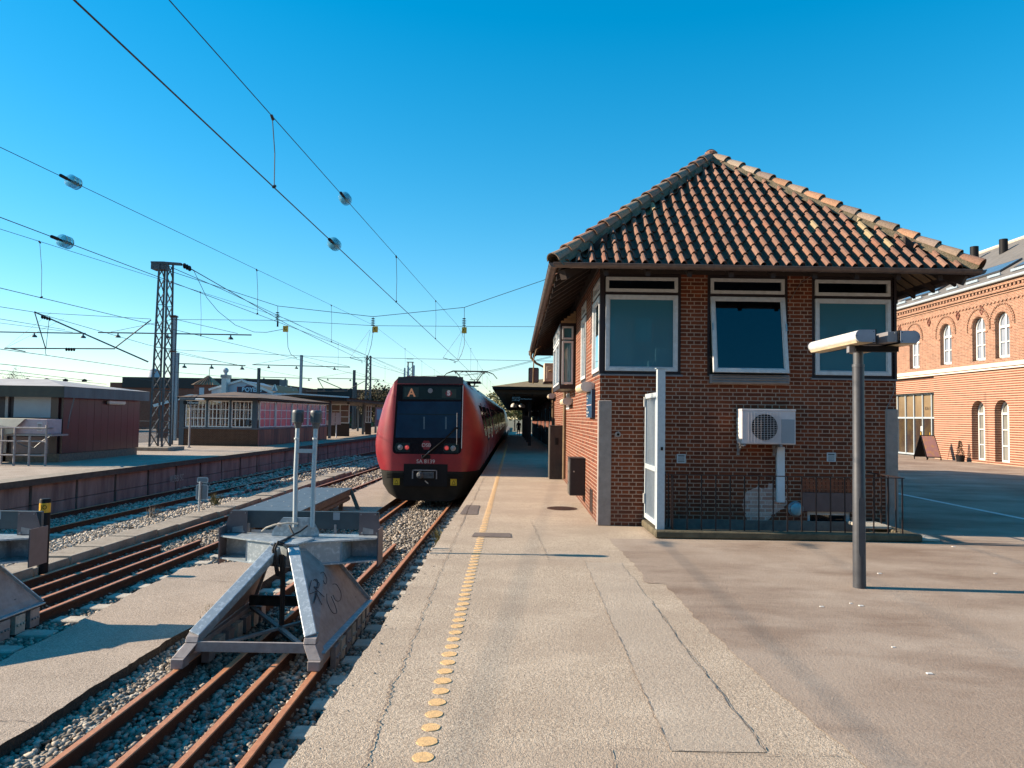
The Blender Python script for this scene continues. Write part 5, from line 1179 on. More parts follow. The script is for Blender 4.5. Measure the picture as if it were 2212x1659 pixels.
def ttext(s, size, px, py, mat, o=.016, par=fr_, w=None, b=0.):
    x, z = tp(px, py); return text('lettering', s, size, mat, par, (x, fy(z, o), z), FACE_CAM, .0015, w, bold=b)
ttext('A', .34, 520, 468, M['disp_amber'], b=.008)
hexp = lambda px, py, r: [(tp(px, py)[0]+r*math.cos(math.radians(60*k)), tp(px, py)[1]+r*math.sin(math.radians(60*k))) for k in range(6)]
fpoly(hexp(868, 472, .105), .0155, .002).build('emblem', M['lamp_red'] if False else M['logo_red'], fr_); ttext('S', .20, 868, 470, M['letters'], .018, b=.012)
fpoly(hexp(661, 955, .155), .0125, .003).build('emblem', M['logo_red'], fr_); ttext('DSB', .155, 661, 956, M['letters'], .015)
ttext('SA 8139', .165, 655, 1108, M['letters'], .003, c1)
for x0, x1, ye in ((368, 508, 975), (820, 962, 982)):
    fpoly(rpoly(q((x0+12, ye-42), (x1, ye-42), (x1, ye+42), (x0+12, ye+42), (x0-6, ye)), .03), .0115, .003).build('lamp_panel', M['train_panel'], fr_)
for px, py, red in ((417, 975, 0), (480, 976, 1), (850, 981, 1), (911, 984, 0)):
    x, z = tp(px, py); m = MB(); m.lathe((x, fy(z, .013), z), [(.080, 0), (.080, -.012), (.064, -.014), (.060, -.004)], 20, 'Y'); hl = m.build('headlight', M['steel_light'] if not red else M['logo_red'], fr_, smooth=True)
    m = MB(); m.lathe((x, fy(z, .016), z), [(.066, 0), (.05, -.012), (0, -.016)], 20, 'Y'); m.build('lens', M['lamp_red'] if red else M['boxgrey'], hl, smooth=True)
x, z = tp(696, 446); m = MB(); m.lathe((x, fy(z, .013), z), [(.075, 0), (.075, -.012), (.06, -.014), (.0, -.006)], 20, 'Y'); m.build('headlight', M['boxgrey'], fr_, smooth=True)
xt_, zt_ = tp(1003, 396); xb_, zb_ = tp(990, 985); m = MB(); m.beam((xt_, fy(zt_, .02), zt_), (xb_, fy(zb_, .02), zb_), .016, .05, up=(0, 1, 0)); m.build('mask_glint', M['white'], fr_)  # added white ridge paints the sun glint on the mask edge
# interior hints behind the windscreen: sun visor edge and two pale bars
fpoly(q((392, 660), (980, 668), (979, 676), (391, 668)), .0125, .001).build('visor_edge', M['train_panel'], fr_)
for a in (632, 836): fpoly(q((a, 690), (a+14, 690), (a+14, 806), (a, 806)), .0125, .001).build('pale_bar', plain('pale strip', (.08, .14, .18), .3), fr_)
m = MB(); P = [tp(625, 1075), tp(830, 900), tp(935, 795)]; m.tube([(x, fy(z, .05), z) for x, z in P], .022, 8); m.tube([(tp(962, 795)[0], fy(1.5, .06), tp(962, 795)[1]), (tp(925, 796)[0], fy(1.5, .06), tp(925, 796)[1])], .03, 8); wi = m.build('wiper', M['black'], c1, smooth=True)
m = MB(); P = [tp(947, 655), tp(945, 950)]; m.tube([(x, fy(z, .06), z) for x, z in P], .011, 6); m.build('wiper_blade', M['steel_light'], wi, smooth=True)
m = MB(); P = [tp(618, 1048), tp(620, 1078), tp(690, 1010)]; m.tube([(x, fy(z, .03), z) for x, z in P], .008, 6); m.build('wiper_base', M['steel_light'], wi)
fpoly(q((620, 1045), (700, 1045), (698, 1082), (622, 1082)), .01, .008).build('wiper_mount', M['black'], c1)
# coupler recess
a0 = tp(452, 1128); a1 = tp(857, 1342)
m = MB(); m.box(a0[0], a1[0], TY-.012, TY+.25, a1[1], a0[1]); m.build('coupler_recess', M['black'], c1)
b0 = tp(530, 1182); b1 = tp(762, 1270); m = MB(); yq = TY-.02
for (x0, x1, z0, z1) in ((b0[0], b1[0], b0[1]-.03, b0[1]), (b0[0], b0[0]+.035, b1[1], b0[1]), (b1[0]-.035, b1[0], b1[1], b0[1])): m.box(x0, x1, yq-.02, yq+.006, z0, z1)
cp_ = m.build('coupler', M['boxgrey'], c1)
m = MB(); x, z = tp(605, 1232); m.lathe((x, TY-.0, z), [(.11, 0), (.10, -.14), (.06, -.16), (.0, -.15)], 16, 'Y'); m.box(x+.08, x+.42, TY-.10, TY-.012, z-.09, z+.09)
for k in range(4): m.lathe((x+.14+.08*k, TY-.10, z+.02), [(.028, 0), (.028, -.02)], 10, 'Y')
m.build('coupler_head', M['mast'], cp_)
m = MB(); x, z = tp(596, 1225); m.lathe((x, TY-.15, z), [(.05, 0), (.045, -.02)], 14, 'Y'); p1, p2 = tp(650, 1285), tp(680, 1312); m.beam((p1[0], TY-.05, p1[1]), (p2[0], TY-.05, p2[1]), .03, .01, up=(0, 1, 0)); m.build('coupler_pin', M['concrete_light'], cp_)
for (xa, xb) in ((296, 445), (853, 1010)):
    m = MB()
    for k in range(4): z0 = tp(400, 1212+k*14)[1]; x0 = tp(xa, 1200)[0]; x1 = tp(xb, 1200)[0]; m.box(x0, x1, TY-.03, TY+.0, z0-.022, z0)
    m.build('skirt_grille', M['train_skirt'], sk)
for px in (382, 915):
    x, z = tp(px, 1295 if px < 500 else 1301); m = MB(); m.box(x-.095, x+.095, TY+.016, TY+.024, z-.10, z+.10); lb = m.build('warning_label', M['warn'], sk)
    m = MB()
    A3 = [(x-.055, z-.06), (x+.055, z-.06), (x, z+.05)]
    for i in range(3): p, r_ = A3[i], A3[(i+1) % 3]; m.beam((p[0], TY+.014, p[1]), (r_[0], TY+.014, r_[1]), .012, .003, up=(0, 1, 0))
    for k in range(4): m.box(x-.055+.03*k, x-.04+.03*k, TY+.0135, TY+.0155, z-.088, z-.074)
    m.build('marking', M['black'], lb)
# roof gear
m = MB(); x0, _, z0 = D(946, 816, TY+1.2); m.box(x0-.02, x0+.62, TY+1.0, TY+1.5, 2.99, 3.06); m.build('antenna', M['black'], c1)
def pantograph(y, par):
    m = MB(); zc = D(1015, 802, y)[2]
    m.tube([(TX-.62, y-.1, zc), (TX+.62, y-.1, zc)], .016, 8); m.tube([(TX-.62, y+.18, zc), (TX+.62, y+.18, zc)], .016, 8)
    for s in (-1, 1):
        m.tube([(TX+s*.62, y-.1, zc), (TX+s*.85, y, zc-.09), (TX+s*1.0, y+.04, zc-.26)], .014, 8); m.tube([(TX+s*.62, y+.18, zc), (TX+s*.85, y+.05, zc-.09)], .014, 8)
        m.tube([(TX+s*.50, y, zc-.03), (TX+s*.12, y+.5, zc-.52)], .016, 8); m.tube([(TX+s*.5, y, zc-.10), (TX+s*.55, y, zc-.02)], .02, 6)
    m.tube([(TX, y+.5, zc-.52), (TX, y-.3, 3.02)], .03, 8); m.tube([(TX-.3, y+.5, zc-.52), (TX+.3, y+.5, zc-.52)], .02, 8); m.box(TX-.4, TX+.4, y-.4, y+.6, 3.0, 3.05)
    return m.build('pantograph', M['black'], par)
TXs = TX; _k = D(1015, 802, 27)[0]
TX = _k; pantograph(27.0, c1); TX = TXs; 
for i, yy in enumerate((47.5,)): pantograph(yy, sides[i] if sides else train)
# ================================================================ ISLAND PLATFORM
IE = lambda Y: -12.45+.032*(Y-18.3) if Y < 60 else -11.12
ys = [6, 14, 18, 22, 26, 30, 35, 40, 48, 60, 120]
g = MB()
for a, b in zip(ys, ys[1:]): g.face([(IE(a)-9.5, a, 0), (IE(a), a, 0), (IE(b), b, 0), (IE(b)-9.5, b, 0)])
g.face([(IE(6)-9.5, 6, -1.2), (IE(6), 6, -1.2), (IE(6), 6, 0), (IE(6)-9.5, 6, 0)])
m_isl = asphalt('island paving', (.36, .29, .23), (.48, .40, .33), (.14, .11, .09), .3, 60)
g.build('island_platform', m_isl, kind='structure')
g = MB()
for a, b in zip(ys, ys[1:]): g.hexa([(IE(a)-.6, a, .004), (IE(a)+.06, a, .004), (IE(b)+.06, b, .004), (IE(b)-.6, b, .004), (IE(a)-.6, a, .008), (IE(a)+.06, a, .008), (IE(b)+.06, b, .008), (IE(b)-.6, b, .008)])
g.build('platform_edge_slab', M['concrete'], kind='structure')
g = MB()
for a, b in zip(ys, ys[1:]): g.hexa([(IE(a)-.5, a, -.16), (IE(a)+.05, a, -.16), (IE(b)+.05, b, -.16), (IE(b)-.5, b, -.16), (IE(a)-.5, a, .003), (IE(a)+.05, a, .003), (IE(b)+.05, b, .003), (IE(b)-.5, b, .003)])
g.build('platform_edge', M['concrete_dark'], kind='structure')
t = thing('platform_wall', 'long stained concrete panel wall holding the island platform above the far track', 'wall', (IE(18), 18, -1.2))
y = 9.6; k = 0
while y < 78:
    e = IE(y)-.08; e2 = IE(y+1.9)-.08; off = random.uniform(-.015, .015)
    m = MB(); m.hexa([(e-.08+off, y+.06, -1.25), (e+off, y+.06, -1.25), (e2+off, y+1.87, -1.25), (e2-.08+off, y+1.87, -1.25), (e-.08+off, y+.06, -.70), (e+off, y+.06, -.70), (e2+off, y+1.87, -.70), (e2-.08+off, y+1.87, -.70)])
    m.hexa([(e-.09, y+.06, -.685), (e-.012, y+.06, -.685), (e2-.012, y+1.87, -.685), (e2-.09, y+1.87, -.685), (e-.09, y+.06, -.165), (e-.012, y+.06, -.165), (e2-.012, y+1.87, -.165), (e2-.09, y+1.87, -.165)])
    m.build('panel', M['concrete_wall'], t, bevel=.008)
    m = MB(); m.box(e-.15, e-.09, y-.04, y+2.0, -1.3, -.17); m.build('backing', M['concrete_dark'], t)
    y += 1.93; k += 1
text('graffiti', 'KUBBI SC', .34, M['concrete_light'], t, (IE(26.7)-.008, 26.9, -.62), Matrix.Rotation(math.pi/2, 3, 'Z') @ Matrix.Rotation(math.pi/2, 3, 'X'), .001, width=.75)
# ---------------------------------------------------------------- hut on the island platform
hX, hY0, hY1, hXl = -15.55, 25.35, 30.6, -21.5
hut = thing('platform_hut', 'low plum coloured metal clad hut with a pale hipped felt roof on the island platform', 'hut', (-18.5, 28, 0))
hd = lambda x, y: D(x*.1736, 795.4+y*.1736, hY0)
m = MB(); m.box(hXl, hX-.16, hY0+.1, hY1, .22, 2.3); m.build('wall', M['hut_dark'], hut)
for k in range(11):
    y = hY0+.12+k*.472; m = MB(); m.box(hX-.17, hX+random.uniform(-.004, .004), y+.004, y+.470, .30, 2.24); m.build('wall_panel', M['hut_wall'], hut, bevel=.004)
m = MB(); m.box(hXl, hX-.02, hY0+.02, hY1, 0, .29); m.build('base', M['wood_grey'], hut)
m = MB(); fz0, fz1 = 2.22, 2.60
m.box(hXl-.3, hX+.27, hY0-.35, hY0-.31, fz0, fz1); m.build('fascia', M['fascia_green'], hut)
m = MB(); m.box(hX+.23, hX+.27, hY0-.309, hY1+.3, fz0, fz1+.001); m.box(hXl-.3, hX+.2299, hY0-.3099, hY1+.3, fz0+.02, fz0+.06); m.build('fascia', M['fascia_blue'], hut)
a, b, c, d = (hXl-.32, hY0-.36, fz1+.003), (hX+.28, hY0-.36, fz1+.003), (hX+.28, hY1+.31, fz1+.003), (hXl-.32, hY1+.31, fz1+.003); mx_ = (hXl+hX)/2; zr_ = D(100, 819, 28)[2]
p, q_ = (-17.75, 28.0, zr_), (-19.3, 28.0, zr_)
m = MB(); m.face([a, b, p, q_]); m.face([b, c, p]); m.face([c, d, q_, p]); m.face([d, a, q_]); m.build('roof', M['felt'], hut)
m = MB(); x0, _, z1 = hd(172, 322); x1, _, z0 = hd(622, 618); m.box(x0, x1, hY0+.02, hY0+.08, z0, z1); m.build('notice_panel', M['hut_panel'], hut, bevel=.006)
m = MB(); x0, _, z1 = hd(622, 335); x1, _, z0 = hd(690, 1170); m.box(x0+.01, x1, hY0+.03, hY0+.09, .02, z1); m.build('wall_panel', M['hut_wall'], hut)
m = MB(); x0, _, z1 = hd(135, 850); x1, _, z0 = hd(600, 1130); m.box(x0, x1, hY0+.05, hY0+.09, .1, z1); m.build('wall_panel', plain('lilac sheet', (.25, .19, .2), .5), hut)
m = MB(); x = hd(80, 400)[0]; m.box(x-.05, x+.05, hY0+.02, hY0+.09, 0, 2.25); m.build('post', M['boxgrey'], hut)
lx = lambda px: 0
m = MB(); yl0, yl1 = 28.1, 29.3; m.box(hX+.02, hX+.14, yl0, yl1, 2.06, 2.18); wl = m.build('wall_lamp', M['lampwhite'], hut, bevel=.02); m = MB(); m.box(hX+.03, hX+.13, yl0+.05, yl1-.05, 2.035, 2.059); m.build('diffuser', M['cream'], wl)
# boxed unit under a tarpaulin on a stand, with rails
sY = 24.2
sd = lambda x, y, Y=sY: D(x*.1736, 795.4+y*.1736, Y)
t = thing('covered_unit', 'pale boxed unit half covered by a beige tarpaulin on a stand before the hut', 'equipment box', (-17, sY, 0))
x0, _, z1 = sd(325, 632); x1, _, z0 = sd(578, 822); m = MB(); m.box(x0-3.2, x1, sY, sY+.8, z0, z1); m.build('box', M['pinkbox'], t, bevel=.01)
m = MB(); xa = sd(495, 0)[0]; xb = sd(560, 0)[0]; za = sd(0, 668)[2]; zb = sd(0, 775)[2]; m.box(xa, xb, sY-.012, sY-.001, zb, za); lv = m.build('louvre', M['ac'], t)
m = MB()
for k in range(7): z = zb+.03+(za-zb-.06)*k/7; m.box(xa+.02, xb-.02, sY-.018, sY-.013, z, z+.014)
m.build('slat', M['black'], lv)
m = MB(); A = [sd(-700, 622), sd(325, 630), sd(240, 735), sd(210, 808), sd(60, 826), sd(0, 815), sd(-700, 830)]
tv = [(x, sY-.04-random.uniform(0, .05)-(.10 if i in (2, 3, 4, 5) else 0), z) for i, (x, _, z) in enumerate(A)]
cxm = sum(p[0] for p in tv)/7; 
for i in range(1, 6): m.face([tv[0], tv[i], tv[i+1]])
m.face([tv[0], tv[1], (tv[1][0], sY+.82, z1+.02), (tv[0][0], sY+.82, z1+.02)]); m.build('tarpaulin', M['tarp'], t)
m = MB(); m.box(x0-3.2, sd(690, 0)[0], sY-.03, sY+.85, z0-.06, z0-.005); m.build('stand_top', M['boxgrey'], t)
t = thing('pipe_railing', 'steel pipe railing round the covered unit in front of the hut', 'railing', (-17, 23.7, 0))
m = MB(); zr1 = sd(0, 738, 23.7)[2]; zr2 = sd(0, 905, 23.7)[2]; zr3 = sd(0, 1078, 23.7)[2]
xe = sd(620, 0, 23.7)[0]; xg = sd(715, 0, 24.9)[0]
m.tube([(-21, 23.6, zr1), (xe, 23.7, zr1+.0), (xg, 24.9, zr1-.02)], .032, 8); m.tube([(-21, 23.6, zr2), (xe, 23.7, zr2)], .026, 8); m.tube([(-21, 23.6, zr3), (xe, 23.7, zr3)], .026, 8); m.build('rail', M['galv_dull'], t, smooth=True)
for px, Yp, zt_ in ((222, 23.65, zr1), (408, 23.68, sd(0, 840, 23.7)[2]), (612, 23.7, zr1+.1), (65, 24.0, zr1)):
    x = sd(px, 0, Yp)[0]; m = MB(); m.tube([(x, Yp, 0), (x, Yp, zt_)], .035, 8); m.build('post', M['galv_dull'], t, smooth=True)
m = MB(); P = [sd(240, 850), sd(300, 930), sd(400, 970), sd(500, 985), sd(600, 900), sd(690, 850)]; m.tube([(x, 23.9, z) for x, _, z in P], .018, 6); tag(m.build('hose', M['lamp_dark'], loc=(-16.5, 23.9, 0)), 'grey hose sagging across the pipe railing before the hut', 'hose'); m = MB(); m.tube([(sd(690, 350)[0], hY0-.1, sd(690, 350)[2]), (sd(640, 600)[0], hY0-.15, sd(640, 600)[2]), (sd(625, 760)[0], hY0-.2, sd(625, 760)[2])], .02, 6)
m.build('cable', M['lamp_dark'], hut)
m = MB()
for i in range(160):
    x = random.uniform(-19, -16.9); y = random.uniform(22.9, 23.9); s = random.uniform(.04, .10); m.lathe((x, y, 0), [(s, 0), (s*.7, s*.3), (0, s*.45)], 6)
tag(m.build('moss', M['moss']), 'mossy patch at the feet of the pipe railing', 'moss', kind='stuff')
# ---------------------------------------------------------------- lattice masts
def lattice(name, label, x, y, z0, z1, w0, w1, mat, r=.045, n=11, group='lattice masts', lean=0., full=False):
    t = thing(name, label, 'mast', (x, y, z0), group)
    def corner(s, u, k): w = (w0+(w1-w0)*k)/2; return (x+s*w*(1 if full else .80), y+u*w*(1 if full else 1.15), z0+(z1-z0)*k)
    m = MB()
    for s in (-1, 1):
        for u in (-1, 1): m.beam(corner(s, u, 0), corner(s, u, 1), r*2, r*2, up=(0, 1, 0))
    m.build('leg_angles', mat, t)
    m = MB()
    for i in range(n):
        a, b = i/n, (i+1)/n
        if i % 3 == 1: m.beam(corner(-1, -1, a), corner(1, -1, a), r, r*.5, up=(0, 1, .2)); m.beam(corner(-1, 1, a), corner(1, 1, a), r, r*.5, up=(0, 1, .2))
        for (p, q) in (((-1, -1), (-1, 1)), ((1, -1), (1, 1)))+((((-1, -1), (1, -1)),) if full else ()):
            P, Q = corner(*p, a), corner(*q, b); P2, Q2 = corner(*q, a), corner(*p, b)
            m.beam(P, Q, r*1.4, r*.5, up=(0, 1, .2)); m.beam(P2, Q2, r*1.4, r*.5, up=(0, 1, .2))
    m.build('lattice_bracing', mat, t)
    return t
m1Y = 34.6; m1X = D(345, 968, m1Y)[0]; mt_top = D(346, 570, m1Y)
lm_ = lattice('lattice_mast', 'tall dark lattice mast on a concrete plinth between the hut and waiting room', m1X, m1Y, .14, mt_top[2], .72, .48, M['mast'], .036, 13, lean=mt_top[0]-m1X)
m = MB(); m.box(m1X-.75, m1X+.85, m1Y-1.0, m1Y+.7, 0, .16); m.build('plinth', M['concrete'], lm_, bevel=.02)
ax_ = D(392, 571, m1Y-.2); m = MB(); m.beam((mt_top[0]-.32, m1Y, mt_top[2]+.03), (mt_top[0]+.32, m1Y, mt_top[2]+.03), .55, .07); m.beam((mt_top[0]+.3, m1Y-.2, mt_top[2]+.0), ax_, .16, .12); m.box(mt_top[0]-.30, mt_top[0]+.30, m1Y-.28, m1Y+.28, mt_top[2]-.30, mt_top[2]-.02); m.build('top_arm', M['mast'], lm_)
m = MB(); e_ = D(419, 584.5, m1Y-.2); st_ = D(392, 571, m1Y-.2)
for k in range(3): u = .25+.2*k; c = Vector(st_)*(1-u)+Vector(e_)*u; m.lathe(tuple(c), [(.04, -.05), (.13, -.03), (.13, .03), (.04, .05)], 10, 'X')
m.tube([st_, e_], .03, 6); m.build('insulator', M['black'], lm_)
t = lattice('lattice_mast', 'distant dark lattice mast standing left of the train', D(795, 850, 75)[0], 75, 0, D(795, 768.5, 75)[2], .60, .36, M['mast'], .045, 12, full=True)
# cantilever carried by the mast towards the left
cd = lambda x, y, Y=34.6: D(x*.248, 548.5+y*.248, Y)
m = MB(); m.tube([cd(300, 505), cd(1290, 940)], .035, 8); m.tube([cd(40, 822), cd(1000, 826)], .03, 8); m.tube([cd(1315, 575), cd(1005, 815)], .03, 8); m.tube([cd(302, 510), cd(397, 825)], .025, 6); m.tube([cd(90, 825), cd(220, 850)], .025, 6); m.tube([cd(430, 545), cd(400, 825)], .012, 6)
m.tube([cd(397, 825), cd(395, 860), cd(405, 885)], .012, 6)
m.build('cantilever', M['mast'], lm_)
m = MB()
for a, b in ((400, 550), (612, 832)):
    c = cd(a, b)
    for k in range(4): m.lathe((c[0]-.18+.12*k, c[1], c[2]-.03*k*(a < 500)), [(.03, -.04), (.085, -.01), (.085, .01), (.03, .04)], 10, 'X')
m.build('insulator', M['black'], lm_)
m = MB(); m.box(m1X+.35, m1X+.62, m1Y-.3, m1Y+.1, cd(0, 520)[2], cd(0, 545)[2]+.08); m.box(m1X+.36, m1X+.62, m1Y-.3, m1Y+.1, cd(0, 825)[2], cd(0, 840)[2]+.05); m.build('clamp_plate', M['rust'], lm_)
# H columns with lamp booms
def column(label, px, pyt, Y, w, mat=M['hpost'], z0=0., lean=0.):
    x, _, zt = D(px, pyt, Y); t = thing('steel_column', label, 'column', (x, Y, z0), 'steel lighting columns'); m = MB()
    for s in (-1, 1): m.box(x-w/2, x+w/2, Y+s*w/2-.01, Y+s*w/2+.01, z0, zt)
    m.box(x-.012, x+.012, Y-w/2+.011, Y+w/2-.011, z0, zt); m.build('column_shaft', mat, t)
    return t, x, zt
def boom(parent, pts, Y, lamps, r=.035, wires=()):
    p0, p1 = D(*pts[0], Y), D(*pts[1], Y); m = MB(); m.tube([p0, p1], r, 8); b = m.build('boom', M['mast'], parent, smooth=True)
    for u in lamps:
        c = Vector(p0)*(1-u)+Vector(p1)*u; m = MB(); m.lathe((c.x, c.y, c.z-.26), [(.15, 0), (.14, .05), (.09, .11), (.04, .14), (.03, .24)], 14); m.build('lamp_bell', M['mast'], b, smooth=True)
    if wires:
        m = MB()
        for a, c in wires: m.tube([D(*a, Y), D(*c, Y)], .012, 5)
        m.build('stay_wire', M['blackwire'], b)
B = lambda x, y: (329+x*.2232, 768+y*.2232); C1 = lambda x, y: (x*.248, 548.5+y*.248)
t, x, zt = column('grey steel column rising right behind the near lattice mast', 378, 681, 40.5, .19)
boom(t, (C1(855, 684), C1(2190, 706)), 40.5, (.13, .455, .865), wires=((C1(965, 680), (378, 689)), ((380, 690), C1(2070, 693))))
t, x, zt = column('shorter grey column just behind the first grey column', 384, 762, 46, .16)
boom(t, (C1(1548, 955), C1(2138, 972)), 46, (.1, .5, .95), .03, wires=(((384, 764), C1(2065, 965)),))
t, x, zt = column('slim column left of the frame, carrying a lamp boom into view', -60, 690, 41, .25)
boom(t, ((-60, 716), C1(745, 692)), 41, (.55, .98), wires=(((-60, 690), C1(632, 682)),))
t, x, zt = column('grey column rising above the glazed waiting room roof', 651.5, 767, 62, .20)
boom(t, (B(970, 88), B(1915, 112)), 62, (.165, .45, .84), wires=((B(985, 84), (651, 770)), ((652, 770), B(1905, 105))))
t, x, zt = column('thin dark column behind the white graffiti gable', 559.5, 795, 84, .28, M['mast'], -1)
boom(t, (B(1040, 208), B(1545, 222)), 84, (.08, .49, .94), wires=((B(1040, 135), B(1480, 212)),))
t, x, zt = column('thin column between the grey column and the distant lattice mast', 765.5, 799.5, 88, .28, M['mast'], 0)
boom(t, (B(1595, 216), B(2200, 234)), 88, (.17, .53, .97), wires=((B(1610, 212), (765, 803)), ((766, 803), B(2180, 228))))
t, x, zt = column('short dark column right beside the thin column', 769, 826, 90, .24, M['mast'], 0)
m = MB(); m.tube([B(1490, 345) and D(*B(1490, 345), 80), D(*B(1880, 345), 80)], .05, 6); m.tube([D(*B(1600, 222), 80), D(*B(1890, 345), 80)], .05, 6); m.tube([D(*B(1888, 335), 80), D(*B(2060, 245), 80)], .04, 6); m.tube([D(*B(1600, 222), 80), D(*B(1665, 335), 80)], .04, 6)
m.build('cantilever', M['mast'], t)
# ---------------------------------------------------------------- glazed waiting room
pY0, pX1, pX0, pY1 = 39.7, -13.75, -17.75, 52.5
pav = thing('waiting_room', 'glazed waiting room with white window bars above a dark brick base on the island platform', 'waiting room', (-15.8, pY0, 0))
prx = lambda Y: pX1+.035*(Y-pY0)
m = MB(); m.hexa([(pX0, pY0, 0), (pX1, pY0, 0), (prx(pY1), pY1, 0), (pX0, pY1, 0), (pX0, pY0, .9), (pX1, pY0, .9), (prx(pY1), pY1, .9), (pX0, pY1, .9)]); m.build('brick_base', M['brick_brown'], pav)
m = MB(); m.hexa([(pX1+.004, pY0+.01, .02), (pX1+.012, pY0+.01, .02), (prx(pY1)+.012, pY1, .02), (prx(pY1)+.004, pY1, .02), (pX1+.004, pY0+.01, .89), (pX1+.012, pY0+.01, .89), (prx(pY1)+.012, pY1, .89), (prx(pY1)+.004, pY1, .89)]); m.build('lit_brick_skin', plain('stained brick skin with reflected light', (.38, .12, .065), .7, c2=(.13, .05, .035), scale=1.6, lo=.4, hi=.6, streak=True), pav)  # skin brightens this side's stained brick for light reflected onto it
m = MB(); m.hexa([(pX0, pY0+.1, .901), (pX1, pY0+.1, .901), (pX1, pY0+.12, .901), (pX0, pY0+.12, .901)]*1+[(pX0, pY0+.1, .902), (pX1, pY0+.1, .902), (pX1, pY0+.12, .902), (pX0, pY0+.12, .902)]) if False else None
m = MB(); m.box(pX0-.04, pX1+.05, pY0-.05, pY0+.15, .90, .97)
m.hexa([(pX1-.1, pY0+.1501, .90), (pX1+.05, pY0+.1501, .90), (prx(pY1)+.05, pY1, .90), (prx(pY1)-.1, pY1, .90), (pX1-.1, pY0+.1501, .97), (pX1+.05, pY0+.1501, .97), (prx(pY1)+.05, pY1, .97), (prx(pY1)-.1, pY1, .97)]); m.build('sill', M['fascia_blue'], pav)
for px in (287, 528, 754, 990):
    x = D(*B(px, 600), pY0)[0]; m = MB(); w_ = .13 if px in (287, 990) else .05; m.box(x-w_, x+w_, pY0-.04, pY0+.1, .97 if px != 287 else 0, 2.474); m.build('post', M['post_blue'], pav)
xs = [D(*B(px, 600), pY0)[0] for px in (310, 528, 754, 975)]
def gridwin(m3, u0, u1, z0, z1, cols, rows, gl, bar=.018, fr=.05, wd='window'):
    m = MB(); ring(m, m3, u0, u1, z0, z1, fr, -.02, .04)
    for k in range(1, cols): u = u0+(u1-u0)*k/cols; m.hexa([m3(u-bar, z0+fr, 0), m3(u+bar, z0+fr, 0), m3(u+bar, z0+fr, .03), m3(u-bar, z0+fr, .03), m3(u-bar, z1-fr, 0), m3(u+bar, z1-fr, 0), m3(u+bar, z1-fr, .03), m3(u-bar, z1-fr, .03)])
    for k in range(1, rows): z = z0+(z1-z0)*k/rows; m.hexa([m3(u0+fr, z-bar, -.004), m3(u1-fr, z-bar, -.004), m3(u1-fr, z-bar, .026), m3(u0+fr, z-bar, .026), m3(u0+fr, z+bar, -.004), m3(u1-fr, z+bar, -.004), m3(u1-fr, z+bar, .026), m3(u0+fr, z+bar, .026)])
    w = m.build(wd, M['white'], pav); m = MB(); m.face([m3(u0+.02, z0+.02, .02), m3(u1-.02, z0+.02, .02), m3(u1-.02, z1-.02, .02), m3(u0+.02, z1-.02, .02)]); m.build('pane', M[gl], w)
pf = lambda u, z, d: (u, pY0+.02+d, z); pr_ = lambda u, z, d: (prx(u)-.02-d, u, z)
M['clearglass'] = glass('clear glass', (.80, .78, .74), .05)
M['pinkclear'] = plain('pink reflecting glass', (.40, .17, .17), .2, c2=(.17, .13, .19), scale=1.3, spec=.5, lo=.42, hi=.6)
for a, b in zip(xs, xs[1:]): gridwin(pf, a+.06, b-.06, 1.0, 2.42, 5, 3, 'clearglass')
yy = [pY0+.25, 42.4, 45.2, 48.3, 51.0, 52.4]
for a, b in zip(yy, yy[1:]): gridwin(pr_, a, b-.12, 1.0, 2.42, 3 if b-a > 2 else 2, 3, 'pinkclear')
# rear and far side glazing seen through the front panes, sunlit
m = MB()
for k in range(26): y = pY0+.4+k*.48; m.box(pX0+.02, pX0+.06, y, y+.07, .9, 2.4)
for k in range(5): m.box(pX0+.015, pX0+.055, pY0+.2, pY1, 1.0+k*.36, 1.04+k*.36)
for k in range(12): x = pX0+.4+k*.33; m.box(x, x+.06, pY1-.1, pY1-.05, .9, 2.4)
m.build('window_bars', M['white'], pav)
m = MB(); m.box(-16.6, -14.4, 44.0, 44.5, .9, 1.35); m.box(-17, -16.9, 41, 50, .9, 1.0); m.build('bench', M['wood_grey'], pav)
x0, _, z1 = D(*B(905, 622), pY0-.02); x1, _, z0 = D(*B(960, 678), pY0-.02); m = MB(); m.box(x0, x0+(x1-x0)*.62, pY0-.035, pY0-.025, z0, z1); sg_ = m.build('notice', M['navy'], pav)
m = MB()
for k in range(3): zz = z0+(z1-z0)*k/3; m.box(x0+(x1-x0)*.70, x1, pY0-.035, pY0-.025, zz+.01, zz+(z1-z0)/3-.02)
m.build('pictogram_plate', M['black'], sg_)
e0, _, ez = D(383, 858, pY0-.7); e1 = D(558, 861, pY0-.7)[0]; zf = 2.475; rx1 = e1
m = MB(); a, b, c, d = (e0, pY0-.7, zf), (e1, pY0-.7, zf), (e1+.4, pY1, zf), (e0, pY1, zf); th = .11
m.hexa([a, b, c, d]+[(x, y, z+th) for x, y, z in (a, b, c, d)]); m.build('eave', M['dark_wood'], pav)
rp = D(507, 846.5, 43.5); m = MB(); T_ = lambda p, dz=th+.003: (p[0], p[1], p[2]+dz); a2, b2, c2, d2 = [(x+sx, y+sy, z+th+.003) for (x, y, z), sx, sy in ((a, -.06, -.06), (b, .06, -.06), (c, .06, 0), (d, -.06, 0))]
r2 = (rp[0]+.3, pY1, rp[2]+.0); m.face([a2, b2, rp]); m.face([b2, c2, r2, rp]); m.face([d2, a2, rp, r2]); m.build('roof', M['felt_brown'], pav)
